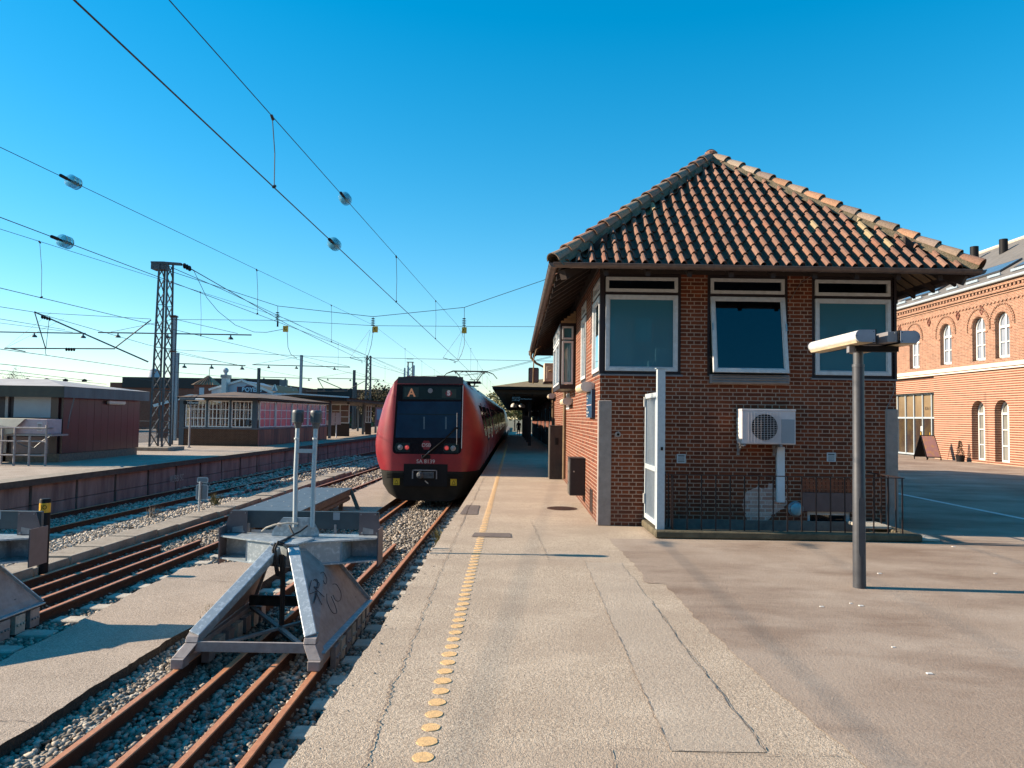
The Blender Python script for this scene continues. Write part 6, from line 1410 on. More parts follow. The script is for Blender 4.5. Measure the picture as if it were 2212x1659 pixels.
# platform canopy beyond the waiting room
can = thing('island_canopy', 'long low brown roofed platform canopy beyond the glazed waiting room', 'canopy', (-14.5, 54, 0))
cx0, cx1 = -18.5, -12.1; zc0 = 2.75
m = MB(); m.box(cx0, cx1, 53.2, 110, zc0, zc0+.22); m.build('fascia', M['dark_wood'], can)
gp = D(638, 851.5, 53)[2]; m = MB(); gx = D(638, 851, 53.1)[0]
m.face([(cx0-.1, 53.1, zc0+.223), (gx, 53.1, gp), (gx, 110, gp), (cx0-.1, 110, zc0+.223)]); m.face([(gx, 53.1, gp), (cx1+.15, 53.1, zc0+.223), (cx1+.15, 110, zc0+.223), (gx, 110, gp)]); m.face([(cx0, 53.15, zc0+.22), (cx1, 53.15, zc0+.22), (gx, 53.15, gp-.05)]); m.build('roof', M['felt_brown'], can)
m = MB(); m.beam((cx0-.15, 53.05, zc0+.26), (gx, 53.05, gp+.03), .10, .13, up=(0, 1, 0)); m.beam((gx, 53.05, gp+.03), (cx1+.2, 53.05, zc0+.26), .10, .13, up=(0, 1, 0)); m.build('bargeboard', M['frame_white'], can)
for k in range(8):
    y = 54.5+k*6
    for x in (-16.6, -13.6): m = MB(); m.box(x-.09, x+.09, y-.09, y+.09, 0, zc0-.001); m.build('column_post', M['fascia_blue'], can)
for (a, b, y) in ((-16.8, -15.0, 60), (-14.9, -13.4, 60), (-13.3, -12.8, 66)):
    t = thing('wind_screen', 'glazed timber wind screen under the canopy, %s' % ('left of its pair' if a < -16 else 'right of its pair' if a < -14 else 'set farther back'), 'screen', ((a+b)/2, y, 0), 'wind screens under the canopy')
    m = MB(); m.box(a, b, y, y+.15, 0, 1.05); m.build('base', M['dark_wood'], t)
    m = MB(); ring(m, lambda u, z, d: (u, y+d, z), a, b, 1.055, 2.6, .07, 0, .08); ring(m, lambda u, z, d: (u, y+d, z), (a+b)/2-.04, (a+b)/2+.04, 1.12, 2.53, .035, 0, .07); m.box(a+.1, b-.1, y+.01, y+.05, 1.55, 1.6); m.box(a+.1, b-.1, y+.01, y+.05, 2.05, 2.1); m.build('frame', M['frame_white'], t)
    m = MB(); m.face([(a, y+.04, 1.1), (b, y+.04, 1.1), (b, y+.04, 2.5), (a, y+.04, 2.5)]); m.build('pane', plain('ochre glass', (.10, .075, .06), .2, c2=(.20, .09, .085), scale=1.2, spec=.6), t)
for (px, Yp) in ((1780-1355+0, 56),):
    x = D(*B(1780, 700), 56)[0]; t = thing('info_stand', 'thin post with white info boards beside the waiting room', 'info stand', (x, 56, 0))
    m = MB(); m.tube([(x, 56, 0), (x, 56, 1.0)], .05, 8); m.build('post', M['frame_white'], t)
    m = MB(); m.box(x-.85, x-.1, 55.9, 55.95, .95, 1.9); m.box(x-.05, x+.35, 55.9, 55.95, 1.0, 1.9); m.build('board', M['pinkbox'], t)
    m = MB(); m.box(x-.8, x-.45, 55.88, 55.899, 1.3, 1.8); m.build('notice', M['pinkglass'], t)
x0 = D(*B(2160, 600), 58)[0]; t = thing('poster_board', 'bright pink poster board at the canopy edge beside the train', 'poster', (x0, 58, .8)); m = MB(); m.box(x0, x0+1.0, 58, 58.06, .9, 2.35); m.build('board', M['pinkglass'], t); m = MB(); m.box(x0+.1, x0+.9, 57.985, 57.999, 1.4, 2.2); m.build('print', M['white_wall'], t)
# station sign with lamp in front of the waiting room
slx, sly, _ = G(408, 967); t = thing('station_sign', 'pale post with a long lamp above a small dark station sign before the waiting room', 'sign', (slx, sly, 0))
sb = lambda x, y: D(*B(x, y), sly)
m = MB(); m.tube([(slx, sly, 0), (sb(372, 470)[0], sly, sb(372, 470)[2])], .045, 10); m.lathe((slx, sly, 0), [(.10, 0), (.10, .03), (.05, .035)], 12); m.build('post', M['boxgrey'], t, smooth=True)
a, b = sb(305, 438), sb(440, 474); m = MB(); m.box(a[0], b[0], sly-.05, sly+.05, b[2], a[2]); s_ = m.build('sign_box', M['black'], t)
a2_, b2_ = sb(374, 444), sb(425, 470); m = MB(); m.box(a2_[0], b2_[0], sly-.056, sly-.051, b2_[2], a2_[2]); m.build('sign_face', M['black'], s_); text('lettering', 'Hillerød', .17, M['white'], s_, ((a2_[0]+b2_[0])/2, sly-.058, (a2_[2]+b2_[2])/2), FACE_CAM, .001)
a, b = sb(270, 412), sb(500, 434); m = MB(); m.box(a[0], a[0]+.75, sly-.09, sly+.09, b[2], a[2]+.02); m.build('lamp_housing', M['fascia_blue'], t, bevel=.02); m = MB(); m.box(a[0]+.76, b[0], sly-.08, sly+.08, b[2], a[2]); m.build('lamp_tube', M['white'], t, bevel=.04, seg=3)
# ================================================================ CANOPY OVER OUR PLATFORM
can2 = thing('platform_canopy', 'dark steel platform canopy with a mossy brown roof beyond the signal house', 'canopy', (3, 36, 0))
cy0, cy1 = 36.0, 92.0; cz_ = D(1120, 840, cy0)[2]; cxl0 = D(1064, 840, cy0)[0]
m = MB()
def sl(y): return zy(y)
m.hexa([(cxl0, cy0, cz_-.02), (7.5, cy0, cz_-.02), (7.5, cy1, cz_-.4), (cxl0+.1, cy1, cz_-.4), (cxl0, cy0, cz_+.10), (7.5, cy0, cz_+.10), (7.5, cy1, cz_-.28), (cxl0+.1, cy1, cz_-.28)]); m.build('fascia', M['black'], can2)
rz = D(1190, 826, cy0+1)[2]
m = MB(); hp = (3.2, cy0+4.5, cz_+1.0); m.face([(cxl0-.05, cy0-.05, cz_+.105), hp, (3.2, cy1, cz_+.5), (cxl0, cy1, cz_-.27)]); m.face([hp, (7.6, cy0-.05, cz_+.105), (7.6, cy1, cz_-.27), (3.2, cy1, cz_+.5)]); m.face([(cxl0-.05, cy0-.05, cz_+.105), (7.6, cy0-.05, cz_+.105), hp])
m.build('roof', plain('lichen roof', (.26, .19, .09), .9, c2=(.15, .11, .07), scale=4, fine=.3, bscale=30), can2)
m = MB()
for k in range(30):
    y = cy0+.6+k*1.85; z = cz_-.02-.0068*(y-cy0); m.box(cxl0+.15, 7.4, y, y+.12, z-.20, z-.003)
m.build('purlin', plain('steel purlin', (.075, .055, .04), .7), can2)
for k in range(7):
    y = 38.5+k*8
    for x in (.95, 4.8):
        if x < 2 and k == 0: continue
        m = MB(); m.box(x-.09, x+.09, y-.09, y+.09, zy(y), cz_-.0068*(y-cy0)-.2); m.build('column_post', M['anthracite'], can2)
# departure board, hanging lamps, sign
t = thing('departure_sign', 'dark hanging departure board with lines of pale blue text under the canopy front', 'sign', (.2, 37.5, 2.7)); sx0 = D(1042.2+312*.1984, 860, 37.5)[0]; sx1 = D(1042.2+572*.1984, 860, 37.5)[0]; sz1 = D(1130, 740.5+582*.1984, 37.5)[2]; sz0 = D(1130, 740.5+625*.1984, 37.5)[2]
m = MB(); m.box(sx0, sx1, 37.5, 37.65, sz0, sz1); bdp = m.build('panel', M['black'], t)
for i, s in enumerate(('Sporarbejde:', 'Her går tog mod København', 'på alle dage')): text('lettering', s, .085, M['sign_text'], bdp, (sx0+.05, 37.495, sz1-.06-.075*i), FACE_CAM, .001, align='LEFT')
m = MB()
for x in (sx0+.15, sx1-.15): m.box(x, x+.03, 37.55, 37.6, sz1, cz_)
m.build('hanger', M['black'], t)
for i, (px, Yp, lb) in enumerate(((1118, 42, 'left'), (1122, 48, 'middle'))):
    x, _, z = D(px, 740.5+700*.1984, Yp); t = thing('hanging_lamp', 'cluster of round pale lamps hanging under the canopy, %s' % ('nearer cluster' if i == 0 else 'farther cluster'), 'lamp', (x, Yp, z), 'lamp clusters under the canopy')
    for s in (-1, 1):
        m = MB(); m.lathe((x+s*.22, Yp, z), [(.02, .22), (.10, .18), (.17, .08), (.17, .0), (.08, -.05)], 14); m.build('lamp_shade', M['lampwhite'], t, smooth=True)
    m = MB(); m.tube([(x, Yp, z-.2), (x, Yp, cz_-.1)], .04, 6); m.build('stem', M['black'], t)
x0, _, z1 = D(1042.2+460*.1984, 740.5+750*.1984, 52); x1, _, z0 = D(1042.2+608*.1984, 740.5+797*.1984, 52)
t = thing('platform_sign', 'wide dark sign hanging deeper under the canopy', 'sign', (x0, 52, z0)); m = MB(); m.box(x0, x1, 52, 52.2, z0, z1); m.build('panel', M['black'], t); m = MB(); m.box(x0+.3, x0+.34, 52.05, 52.1, z1, cz_-.2); m.box(x1-.3, x1-.26, 52.05, 52.1, z1, cz_-.2); m.build('hanger', M['black'], t)
# station building wing behind the house, under the canopy
t = thing('station_wing', 'dark station building wing running under the canopy beyond the signal house', 'building', (3, 40, 0))
m = MB(); wall(m, lambda u, z, d: (2.1+d, u, z), 40, 90, -.8, 3.3, [(44, 46, -.5, 2.4), (50, 53, .8, 2.4), (58, 60, -.5, 2.4), (66, 70, .8, 2.4)], .15)
m.face([(2.1, 40, -.8), (9, 40, -.8), (9, 40, 3.3), (2.1, 40, 3.3)]); m.build('wall', M['brick_dark'], t)
for a, b, c, d in ((44, 46, -.5, 2.4), (50, 53, .8, 2.4), (58, 60, -.5, 2.4), (66, 70, .8, 2.4)):
    m = MB(); ring(m, lambda u, z, d_: (2.1+d_, u, z), a, b, c, d, .08, .05, .14); w = m.build('window', M['frame_white'], t); m = MB(); m.face([(2.2, a, c), (2.2, b, c), (2.2, b, d), (2.2, a, d)]); m.build('pane', M['glass_far'], w)
# ---------------------------------------------------------------- person
def person(x, y, z0):
    t = thing('person', 'distant person in a dark coat walking away along the platform under the canopy', 'person', (x, y, z0))
    import bmesh
    J = {'pel': (0, 0, .95, .14), 'waist': (0, 0, 1.12, .13), 'chest': (0, .01, 1.34, .16), 'neck': (0, .01, 1.50, .06), 'head': (0, .0, 1.64, .095), 'crown': (0, 0, 1.73, .07),
         'hipL': (-.10, 0, .90, .10), 'kneeL': (-.11, .10, .50, .062), 'ankL': (-.11, .06, .09, .045), 'toeL': (-.11, .22, .03, .035), 'hipR': (.10, 0, .90, .10), 'kneeR': (.11, .02, .49, .062), 'ankR': (.11, -.20, .12, .045), 'toeR': (.11, -.08, .03, .035),
         'shL': (-.20, .01, 1.42, .065), 'elL': (-.26, -.06, 1.14, .048), 'wrL': (-.25, .06, .92, .034), 'haL': (-.25, .09, .84, .03), 'shR': (.20, .01, 1.42, .065), 'elR': (.26, .02, 1.14, .048), 'wrR': (.25, .12, .93, .034), 'haR': (.25, .15, .85, .03)}
    E = [('pel', 'waist'), ('waist', 'chest'), ('chest', 'neck'), ('neck', 'head'), ('head', 'crown'), ('pel', 'hipL'), ('hipL', 'kneeL'), ('kneeL', 'ankL'), ('ankL', 'toeL'), ('pel', 'hipR'), ('hipR', 'kneeR'), ('kneeR', 'ankR'), ('ankR', 'toeR'), ('chest', 'shL'), ('shL', 'elL'), ('elL', 'wrL'), ('wrL', 'haL'), ('chest', 'shR'), ('shR', 'elR'), ('elR', 'wrR'), ('wrR', 'haR')]
    k = list(J); me = bpy.data.meshes.new('body'); me.from_pydata([J[n][:3] for n in k], [(k.index(a), k.index(b)) for a, b in E], []); me.materials.append(M['cloth'])
    o = bpy.data.objects.new('body', me); COL.objects.link(o); o.parent = t; sm = o.modifiers.new('skin', 'SKIN'); me.skin_vertices.new() if not me.skin_vertices else None
    for v, n in zip(me.skin_vertices[0].data, k): v.radius = (J[n][3], J[n][3]); 
    me.skin_vertices[0].data[0].use_root = True; s = o.modifiers.new('sub', 'SUBSURF'); s.levels = s.render_levels = 1
    m = MB(); m.lathe((x, y, z0), [(.20, .62), (.19, .9), (.165, 1.1), (.20, 1.35), (.17, 1.46), (.07, 1.5)], 14); m.build('coat', M['cloth'], t, smooth=True)
    m = MB(); m.lathe((x, y-.01, z0), [(.085, 1.60), (.10, 1.66), (.085, 1.73), (.0, 1.77)], 12); m.build('hair', M['black'], t, smooth=True)
    return t
person(D(1120.5, 920, 88)[0], 88, zy(88))
# ================================================================ STATION BUILDING ON THE RIGHT
FX_, FY0, FY1, FZ = 21.3, 24.0, 62.0, 8.05
sb_ = thing('station_building', 'long orange brick station building with arched white windows and a slate roof', 'building', (FX_, FY0, 0))
fr = lambda u, z, d: (FX_+d, u, z)
yat = lambda px: 21.3/( (ray(px, 800).x)/(ray(px, 800).y) )
up = [yat(1975.5), yat(2043.7), yat(2115), yat(2166)]
wops = [(y-.48, y+.48, 4.68, 6.72, True, .28) for y in up]+[(y-.48, y+.48, 4.68, 6.72, True, .28) for y in (up[0]+2.9, up[0]+5.6, up[3]-2.7, up[3]-4.4)]
lowy = [yat(2111.5), yat(2162.5)]; lops2 = [(y-.48, y+.48, .12, 2.86, True, .40) for y in lowy]+[(lowy[1]-3, lowy[1]-2.04, .12, 2.86, True, .4)]
shop0 = yat(2017)
m = MB(); wall(m, fr, FY0, FY1, 4.5, FZ-.55, wops, .28); m.face([fr(FY0, 4.5, 0), fr(FY0, 4.5, 12), fr(FY0, FZ, 12), fr(FY0, FZ, 0)]); m.build('upper_wall', M['brick_orange'], sb_)
m = MB(); wall(m, fr, FY0, shop0, -.3, 4.2, lops2, .4); m.face([fr(shop0, -.3, 0), fr(shop0, -.3, .35), fr(shop0, 4.2, .35), fr(shop0, 4.2, 0)]); m.face([fr(FY0, -.3, 0), fr(FY0, -.3, 12), fr(FY0, 4.2, 12), fr(FY0, 4.2, 0)])
fr3 = lambda u, z, d: (FX_+.14+d, u, z)
wall(m, fr3, shop0, FY1, 3.38, 4.2, [], .1); m.face([fr3(shop0, 3.38, 0), fr3(FY1, 3.38, 0), fr3(FY1, 3.38, .5), fr3(shop0, 3.38, .5)])
m.build('lower_wall', M['brick_striped'], sb_)
m = MB(); m.box(FX_-.10, FX_+.3, FY0, FY1, 4.201, 4.28); m.box(FX_-.16, FX_+.3, FY0, FY1, 4.30, 4.42); m.box(FX_-.06, FX_+.3, FY0, FY1, 4.281, 4.299); m.box(FX_-.05, FX_+.3, FY0, FY1, 4.421, 4.499); m.build('stone_band', M['cornice'], sb_, bevel=.01)
m = MB(); m.box(FX_-.05, FX_+.3, FY0, FY1, 7.501, 7.60); m.box(FX_-.13, FX_+.3, FY0, FY1, 7.60, 7.72); m.box(FX_-.20, FX_+.3, FY0, FY1, 7.84, 8.05)
for k in range(int((FY1-FY0)/.26)): y = FY0+k*.26; m.box(FX_-.16, FX_+.1, y, y+.13, 7.722, 7.838)
m.box(FX_-.04, FX_+.1, FY0, FY1, 7.22, 7.28)
for k in range(int((FY1-FY0)/.26)): y = FY0+k*.26; m.box(FX_-.045, FX_+.1, y, y+.13, 7.16, 7.219)
m.build('cornice', M['brick_orange'], sb_)
m = MB(); m.tube([(FX_-.30, FY0-.2, 8.06), (FX_-.30, FY1, 8.06)], .075, 8); m.build('gutter', M['pole_grey'], sb_, smooth=True)
RX, RZ2 = FX_+6.2, 11.9
m = MB(); m.face([(FX_-.28, FY0-.2, 8.10), (FX_-.28, FY1, 8.10), (RX, FY1, RZ2), (RX, FY0-.2, RZ2)]); m.face([(RX, FY0-.2, RZ2), (RX, FY1, RZ2), (RX+6.4, FY1, 8.1), (RX+6.4, FY0-.2, 8.1)]); m.face([(FX_-.28, FY0-.19, 8.10), (RX+6.4, FY0-.19, 8.1), (RX, FY0-.19, RZ2)]); rf = m.build('roof', M['slate'], sb_)
m = MB(); m.tube([(RX, FY0-.2, RZ2+.02), (RX, FY1, RZ2+.02)], .12, 8); m.build('ridge', M['concrete_light'], rf)
rl = Vector((RX-FX_+.28, 0, RZ2-8.1)).normalized(); rn = Vector((-rl.z, 0, rl.x))
def onroof(y, s, h=0.): return Vector((FX_-.28, y, 8.10))+rl*s+rn*h
def skylight(y0, y1, s0, s1):
    m = MB(); P = [onroof(y0, s0, .03), onroof(y1, s0, .03), onroof(y1, s1, .03), onroof(y0, s1, .03)]; m.prism(P, rn*.07); w = m.build('skylight', M['anthracite'], rf)
    m = MB(); e = .08; P = [onroof(y0+e, s0+e, .103), onroof(y1-e, s0+e, .103), onroof(y1-e, s1-e, .103), onroof(y0+e, s1-e, .103)]; m.face(P); m.build('pane', M['glass_far'], w)
skylight(33.6, 36.8, 1.2, 2.4); skylight(38.5, 42.0, 1.0, 2.3); skylight(29.2, 32.4, 1.0, 2.5); skylight(44, 47, .5, 1.3)
m = MB()
for k in range(20): y = 28+k*1.6; m.box(*sorted((onroof(y, .55).x, onroof(y, .60).x)), y, y+.9, onroof(y, .55).z+.05, onroof(y, .55).z+.16)
m.build('snow_guard', M['galv'], rf)
for px, pt, pb, Yp in ((2104.5, 533, 556, 42.0), (2167.5, 517, 541, 39.0)):
    x, _, z1 = D(px, pt, Yp); z0 = D(px, pb, Yp)[2]; m = MB(); w_ = 17/1600*Yp/2; m.tube([(x, Yp, z0-1.2), (x, Yp, z1)], w_, 16); m.build('flue', M['black'], rf, smooth=True)
def arch_window(y, z0, z1, w, parent, dpt, gl, bars=(1, 3), trans=None):
    r = w/2; s = z1-r; n = 14; mp = lambda u, z, d: (FX_+dpt+d, u, z)
    arc = [(y-r*math.cos(math.pi*i/n), s+r*math.sin(math.pi*i/n)) for i in range(n+1)]; f = .075
    ai = [(y-(r-f)*math.cos(math.pi*i/n), s+(r-f)*math.sin(math.pi*i/n)) for i in range(n+1)]
    O = [(y-r, z0)]+arc+[(y+r, z0)]; I = [(y-r+f, z0+f)]+ai+[(y+r-f, z0+f)]; m = MB()
    for i in range(len(O)):
        j = (i+1) % len(O); m.hexa([mp(*O[i], -.08), mp(*O[j], -.08), mp(*I[j], -.08), mp(*I[i], -.08), mp(*O[i], 0), mp(*O[j], 0), mp(*I[j], 0), mp(*I[i], 0)])
    m.box(FX_+dpt-.09, FX_+dpt-.005, y-.05, y+.05, z0+f, z1-f)
    tz = trans if trans else s-.15
    m.box(FX_+dpt-.10, FX_+dpt-.004, y-r+f*.5, y+r-f*.5, tz-.05, tz+.05)
    for k in range(1, bars[1]):
        z = z0+(tz-z0)*k/bars[1]; m.box(FX_+dpt-.075, FX_+dpt-.006, y-r+f*.6, y+r-f*.6, z-.022, z+.022)
    w_ = m.build('window', M['white'], parent); m = MB(); m.face([mp(u, z, -.02) for u, z in [(y-r+.02, z0+.02)]+[(y-(r-.02)*math.cos(math.pi*i/n), s+(r-.02)*math.sin(math.pi*i/n)) for i in range(n+1)]+[(y+r-.02, z0+.02)]]); m.build('pane', gl, w_)
    return w_
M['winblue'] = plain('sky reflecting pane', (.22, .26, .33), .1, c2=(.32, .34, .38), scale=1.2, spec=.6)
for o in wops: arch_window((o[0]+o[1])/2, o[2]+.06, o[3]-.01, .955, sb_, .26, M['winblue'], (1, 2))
for o in lops2: arch_window((o[0]+o[1])/2, o[2], o[3]-.01, .955, sb_, .38, M['glass_white'], (1, 3), 2.25)
# brick arches, dogtooth hoods and diamonds
for o in wops:
    m = MB(); y = (o[0]+o[1])/2; s = o[3]-.48
    for i in range(27):
        a = math.pi*(i-1)/24; r0, r1 = .66, .78
        for (ra, rb, ht) in ((.80, .87, .05),):
            c, sn = math.cos(a), math.sin(a); c2, s2 = math.cos(a+.075), math.sin(a+.075)
            m.hexa([(FX_-ht, y-ra*c, s+ra*sn), (FX_-ht, y-rb*c, s+rb*sn), (FX_-ht, y-rb*c2, s+rb*s2), (FX_-ht, y-ra*c2, s+ra*s2), (FX_+.02, y-ra*c, s+ra*sn), (FX_+.02, y-rb*c, s+rb*sn), (FX_+.02, y-rb*c2, s+rb*s2), (FX_+.02, y-ra*c2, s+ra*s2)])
    for i in range(30):
        a = math.pi*i/30; b = math.pi*(i+1)/30
        m.hexa([(FX_+h_, y-r_*math.cos(q_), s+r_*math.sin(q_)) for h_ in (-.025, .02) for r_, q_ in ((.50, a), (.74, a), (.74, b), (.50, b))])
    m.build('arch_moulding', M['brick_orange'], sb_)
    for q_ in (y-.66, y+.49): m = MB(); m.box(FX_-.03, FX_+.02, q_, q_+.17, s-.30, s-.24); m.build('impost', M['brick_orange'], sb_)
dm = []
m = MB()
for yy_ in [(up[0]+up[1])/2, (up[1]+up[2])/2+.25, (up[2]+up[3])/2+.55, up[0]+1.45, up[0]+4.2]:
    z = 6.98; s = .17
    for (a, b) in (((0, s), (s, 0)), ((s, 0), (0, -s)), ((0, -s), (-s, 0)), ((-s, 0), (0, s))): m.beam((FX_-.02, yy_+a[0]*.8, z+a[1]*1.2), (FX_-.02, yy_+b[0]*.8, z+b[1]*1.2), .05, .05, up=(1, 0, 0))
    m.box(FX_-.03, FX_+.02, yy_-.035, yy_+.035, z-.035, z+.035)
m.build('diamond', M['brick_dark'], sb_)
# glazed shopfront
m = MB(); fx3 = FX_+.45; yb = shop0+.02
for z in (0.06, 2.02, 3.30): m.box(fx3-.06, fx3+.04, shop0, FY1, z, z+.09)
k = 0; y = shop0+.02
while y < 52: m.box(fx3-.08, fx3+.05, y, y+.07, .06, 3.38); y += .86; k += 1
sh = m.build('shopfront', M['pole_grey'], sb_)
M['ochreglass'] = plain('glass reflecting facades', (.17, .12, .07), .12, c2=(.26, .18, .10), scale=.6, spec=.7)
m = MB(); m.face([(fx3, shop0, 2.07), (fx3, 52, 2.07), (fx3, 52, 3.32), (fx3, shop0, 3.32)]); m.build('pane', M['ochreglass'], sh); m = MB(); m.face([(fx3, shop0, .1), (fx3, 52, .1), (fx3, 52, 2.05), (fx3, shop0, 2.05)]); m.build('pane', plain('dark shop glass', (.045, .03, .025), .1, c2=(.10, .07, .03), scale=1.1, spec=.7), sh)
text('lettering', 'KVARTERET', .22, M['cab_brown'], sb_, (fx3-.01, shop0+2.6, 2.62), FACE_LEFT, .002) if False else None
t_ = text('lettering', 'KA E', .26, M['cab_brown'], sh, (fx3-.012, shop0+1.35, 2.55), FACE_LEFT, .002)
m = MB(); 
for y in (shop0+.87, shop0+1.73): m.box(fx3-.12, fx3-.10, y+.12, y+.16, .95, 1.30)
m.build('door_handle', M['yellowband'], sh)
m = MB(); m.box(fx3-.02, fx3-.008, shop0+1.75, shop0+2.05, 1.35, 1.62); m.box(fx3-.02, fx3-.008, shop0+.25, shop0+.45, 1.25, 1.55); m.build('notice', M['white'], sh)
# A-board, potted conifer
t = thing('a_board', 'folding A-board with a reddish brown poster standing by the glazed shopfront', 'sign', (20.2, 36.3, 0))
p = [D(1978+18, 948, 36.1), D(2021-8, 948, 36.1)]; xa, xb = 19.95, 20.6
m = MB(); m.hexa([(xa, 36.05, .12), (xb, 35.9, .12), (xb, 35.93, .12), (xa, 36.08, .12), (xa-.05, 36.45, 1.20), (xb-.10, 36.30, 1.20), (xb-.10, 36.33, 1.20), (xa-.05, 36.48, 1.20)]); m.build('front_panel', M['black'], t)
m = MB(); m.hexa([(xa+.04, 36.035, .17), (xb-.04, 35.895, .17), (xb-.04, 35.905, .17), (xa+.04, 36.045, .17), (xa-.01, 36.415, 1.16), (xb-.14, 36.275, 1.16), (xb-.14, 36.285, 1.16), (xa-.01, 36.425, 1.16)]); m.build('poster', M['poster'], t)
m = MB(); m.hexa([(xa-.15, 36.9, .12), (xb-.15, 36.75, .12), (xb-.15, 36.78, .12), (xa-.15, 36.93, .12), (xa-.05, 36.50, 1.20), (xb-.10, 36.35, 1.20), (xb-.10, 36.38, 1.20), (xa-.05, 36.53, 1.20)]); m.build('rear_panel', M['black'], t)
m = MB()
for x, y in ((xa+.03, 36.04), (xb-.03, 35.9), (xa-.12, 36.9), (xb-.18, 36.77)): m.box(x-.02, x+.02, y-.02, y+.02, .005, .119)
m.build('leg', M['black'], t)
# ---------------------------------------------------------------- trees
def foliage(c, rx, ry, rz, n, s, rnd, thin=1.):
    V = []; Fc = []; nc = max(10, n//70)
    cl = []
    for i in range(nc):
        while True:
            p = rnd.uniform(-1, 1, 3)
            if np.linalg.norm(p) < 1: break
        p = p/max(.001, np.linalg.norm(p))*(.45+.55*rnd.random()**.6); cl.append(p)
    for i in range(n):
        q = cl[rnd.integers(nc)]+rnd.normal(0, .13, 3); P = np.array(c)+q*np.array([rx, ry, rz]); a = rnd.normal(0, 1, 3); a /= np.linalg.norm(a); b = np.cross(a, rnd.normal(0, 1, 3)); b /= np.linalg.norm(b); k = s*rnd.uniform(.5, 1.2); j = len(V)
        V += [tuple(P+a*k), tuple(P+b*k*.6), tuple(P-a*k), tuple(P-b*k*.6)]; Fc.append((j, j+1, j+2, j+3))
    return V, Fc
def tree(label, x, y, z0, h, r, mat, n=900, s=.22, kind='tree', group=None, sparse=False, trunk=.18):
    t = thing(kind, label, 'tree', (x, y, z0), group); rnd = np.random.default_rng(int(abs(x*13+y*7))+3)
    m = MB(); lean = random.uniform(-.3, .3); m.tube([(x, y, z0), (x+lean*.4, y, z0+h*.35), (x+lean, y, z0+h*.8)], [trunk, trunk*.7, trunk*.25], 7)
    for i in range(9 if not sparse else 22):
        zz = z0+h*random.uniform(.3, .75); a = random.uniform(0, 6.28); l = r*random.uniform(.6, 1.0); m.tube([(x+lean*.6, y, zz), (x+lean*.6+math.cos(a)*l*.5, y+math.sin(a)*l*.5, zz+l*.3), (x+lean*.6+math.cos(a)*l, y+math.sin(a)*l, zz+l*.65)], [trunk*.35, trunk*.2, trunk*.07], 5)
    m.build('trunk', M['bark'], t)
    V, Fc = foliage((x+lean*.8, y, z0+h*.66), r, r, h*.36, n, s, rnd); f = MB(); f.v = V; f.f = Fc; f.c = [None]*len(Fc); f.build('crown', mat, t)
    return t
x, _, z = D(817, 836, 112); tree('round topped brown green pine behind the train roof', x, 112, -1.3, z+1.3, 3.0, M['leaf_pine'], 6500, .19)
for px, r, lb in ((14, 1.9, 'left of the two bare pale trees above the far left roof'), (40, 2.1, 'right of the two bare pale trees above the far left roof')):
    x, _, z = D(px, 801, 130); tree(lb, x, 130, -1.4, z+1.4, r, M['twig'], 4200, .07, group='bare trees on the left', sparse=True)
for i, (px, Y, h, r, mt) in enumerate(((1088, 175, 9.5, 5, 'leaf_green'), (1112, 165, 7.5, 4.5, 'leaf_green'), (1135, 180, 8.5, 5, 'leaf_pine'), (1160, 170, 8, 5, 'leaf_green'), (1180, 185, 9, 5, 'leaf_green'), (1215, 180, 10, 6, 'leaf_pine'))):
    x = D(px, 890, Y)[0]; tree('tree far beyond the end of the platform, %s in the row seen under the canopy' % ('first', 'second', 'third', 'fourth', 'fifth', 'last')[i], x, Y, -1.4, h, r, M[mt], 1400, .34, group='trees beyond the platform end')
m = MB()
# low scrub far left behind the platforms
rnd = np.random.default_rng(5)
for i in range(34):
    x0 = -110+i*2.9; V, Fc = foliage((x0, 150+rnd.uniform(-12, 12), .8), 3.6, 3, 2.2+rnd.uniform(-.6, 1.2), 260, .35, rnd); k = len(m.v); m.v += V; m.f += [tuple(q+k for q in f) for f in Fc]; m.c += [None]*len(Fc)
tag(m.build('shrubbery', M['leaf_green']), 'distant belt of shrubs behind the railway yard', 'shrubs', kind='stuff')
# conifer beside the shopfront
t = thing('potted_conifer', 'small dark conifer in a pot against the striped brick wall', 'plant', (20.9, 34.9, 0)); m = MB(); m.lathe((20.9, 34.9, 0.005), [(.16, 0), (.2, .3), (.17, .3)], 12); m.build('pot', M['black'], t, smooth=True)
f = MB(); rc = random.Random(4)
for k in range(700):
    h = rc.random()**1.2*.8; a = rc.uniform(0, 6.28); r_ = (.17*(1-h)+.015)*rc.uniform(.5, 1.1); cx_, cy_, cz0 = 20.9+r_*math.cos(a), 34.9+r_*math.sin(a), .3+h*.85; s_ = .03
    f.face([(cx_+rc.uniform(-s_, s_), cy_+rc.uniform(-s_, s_), cz0+rc.uniform(-s_, s_)) for _ in range(3)]); f.build('foliage', plain('dark conifer', (.015, .02, .01), .9), t)
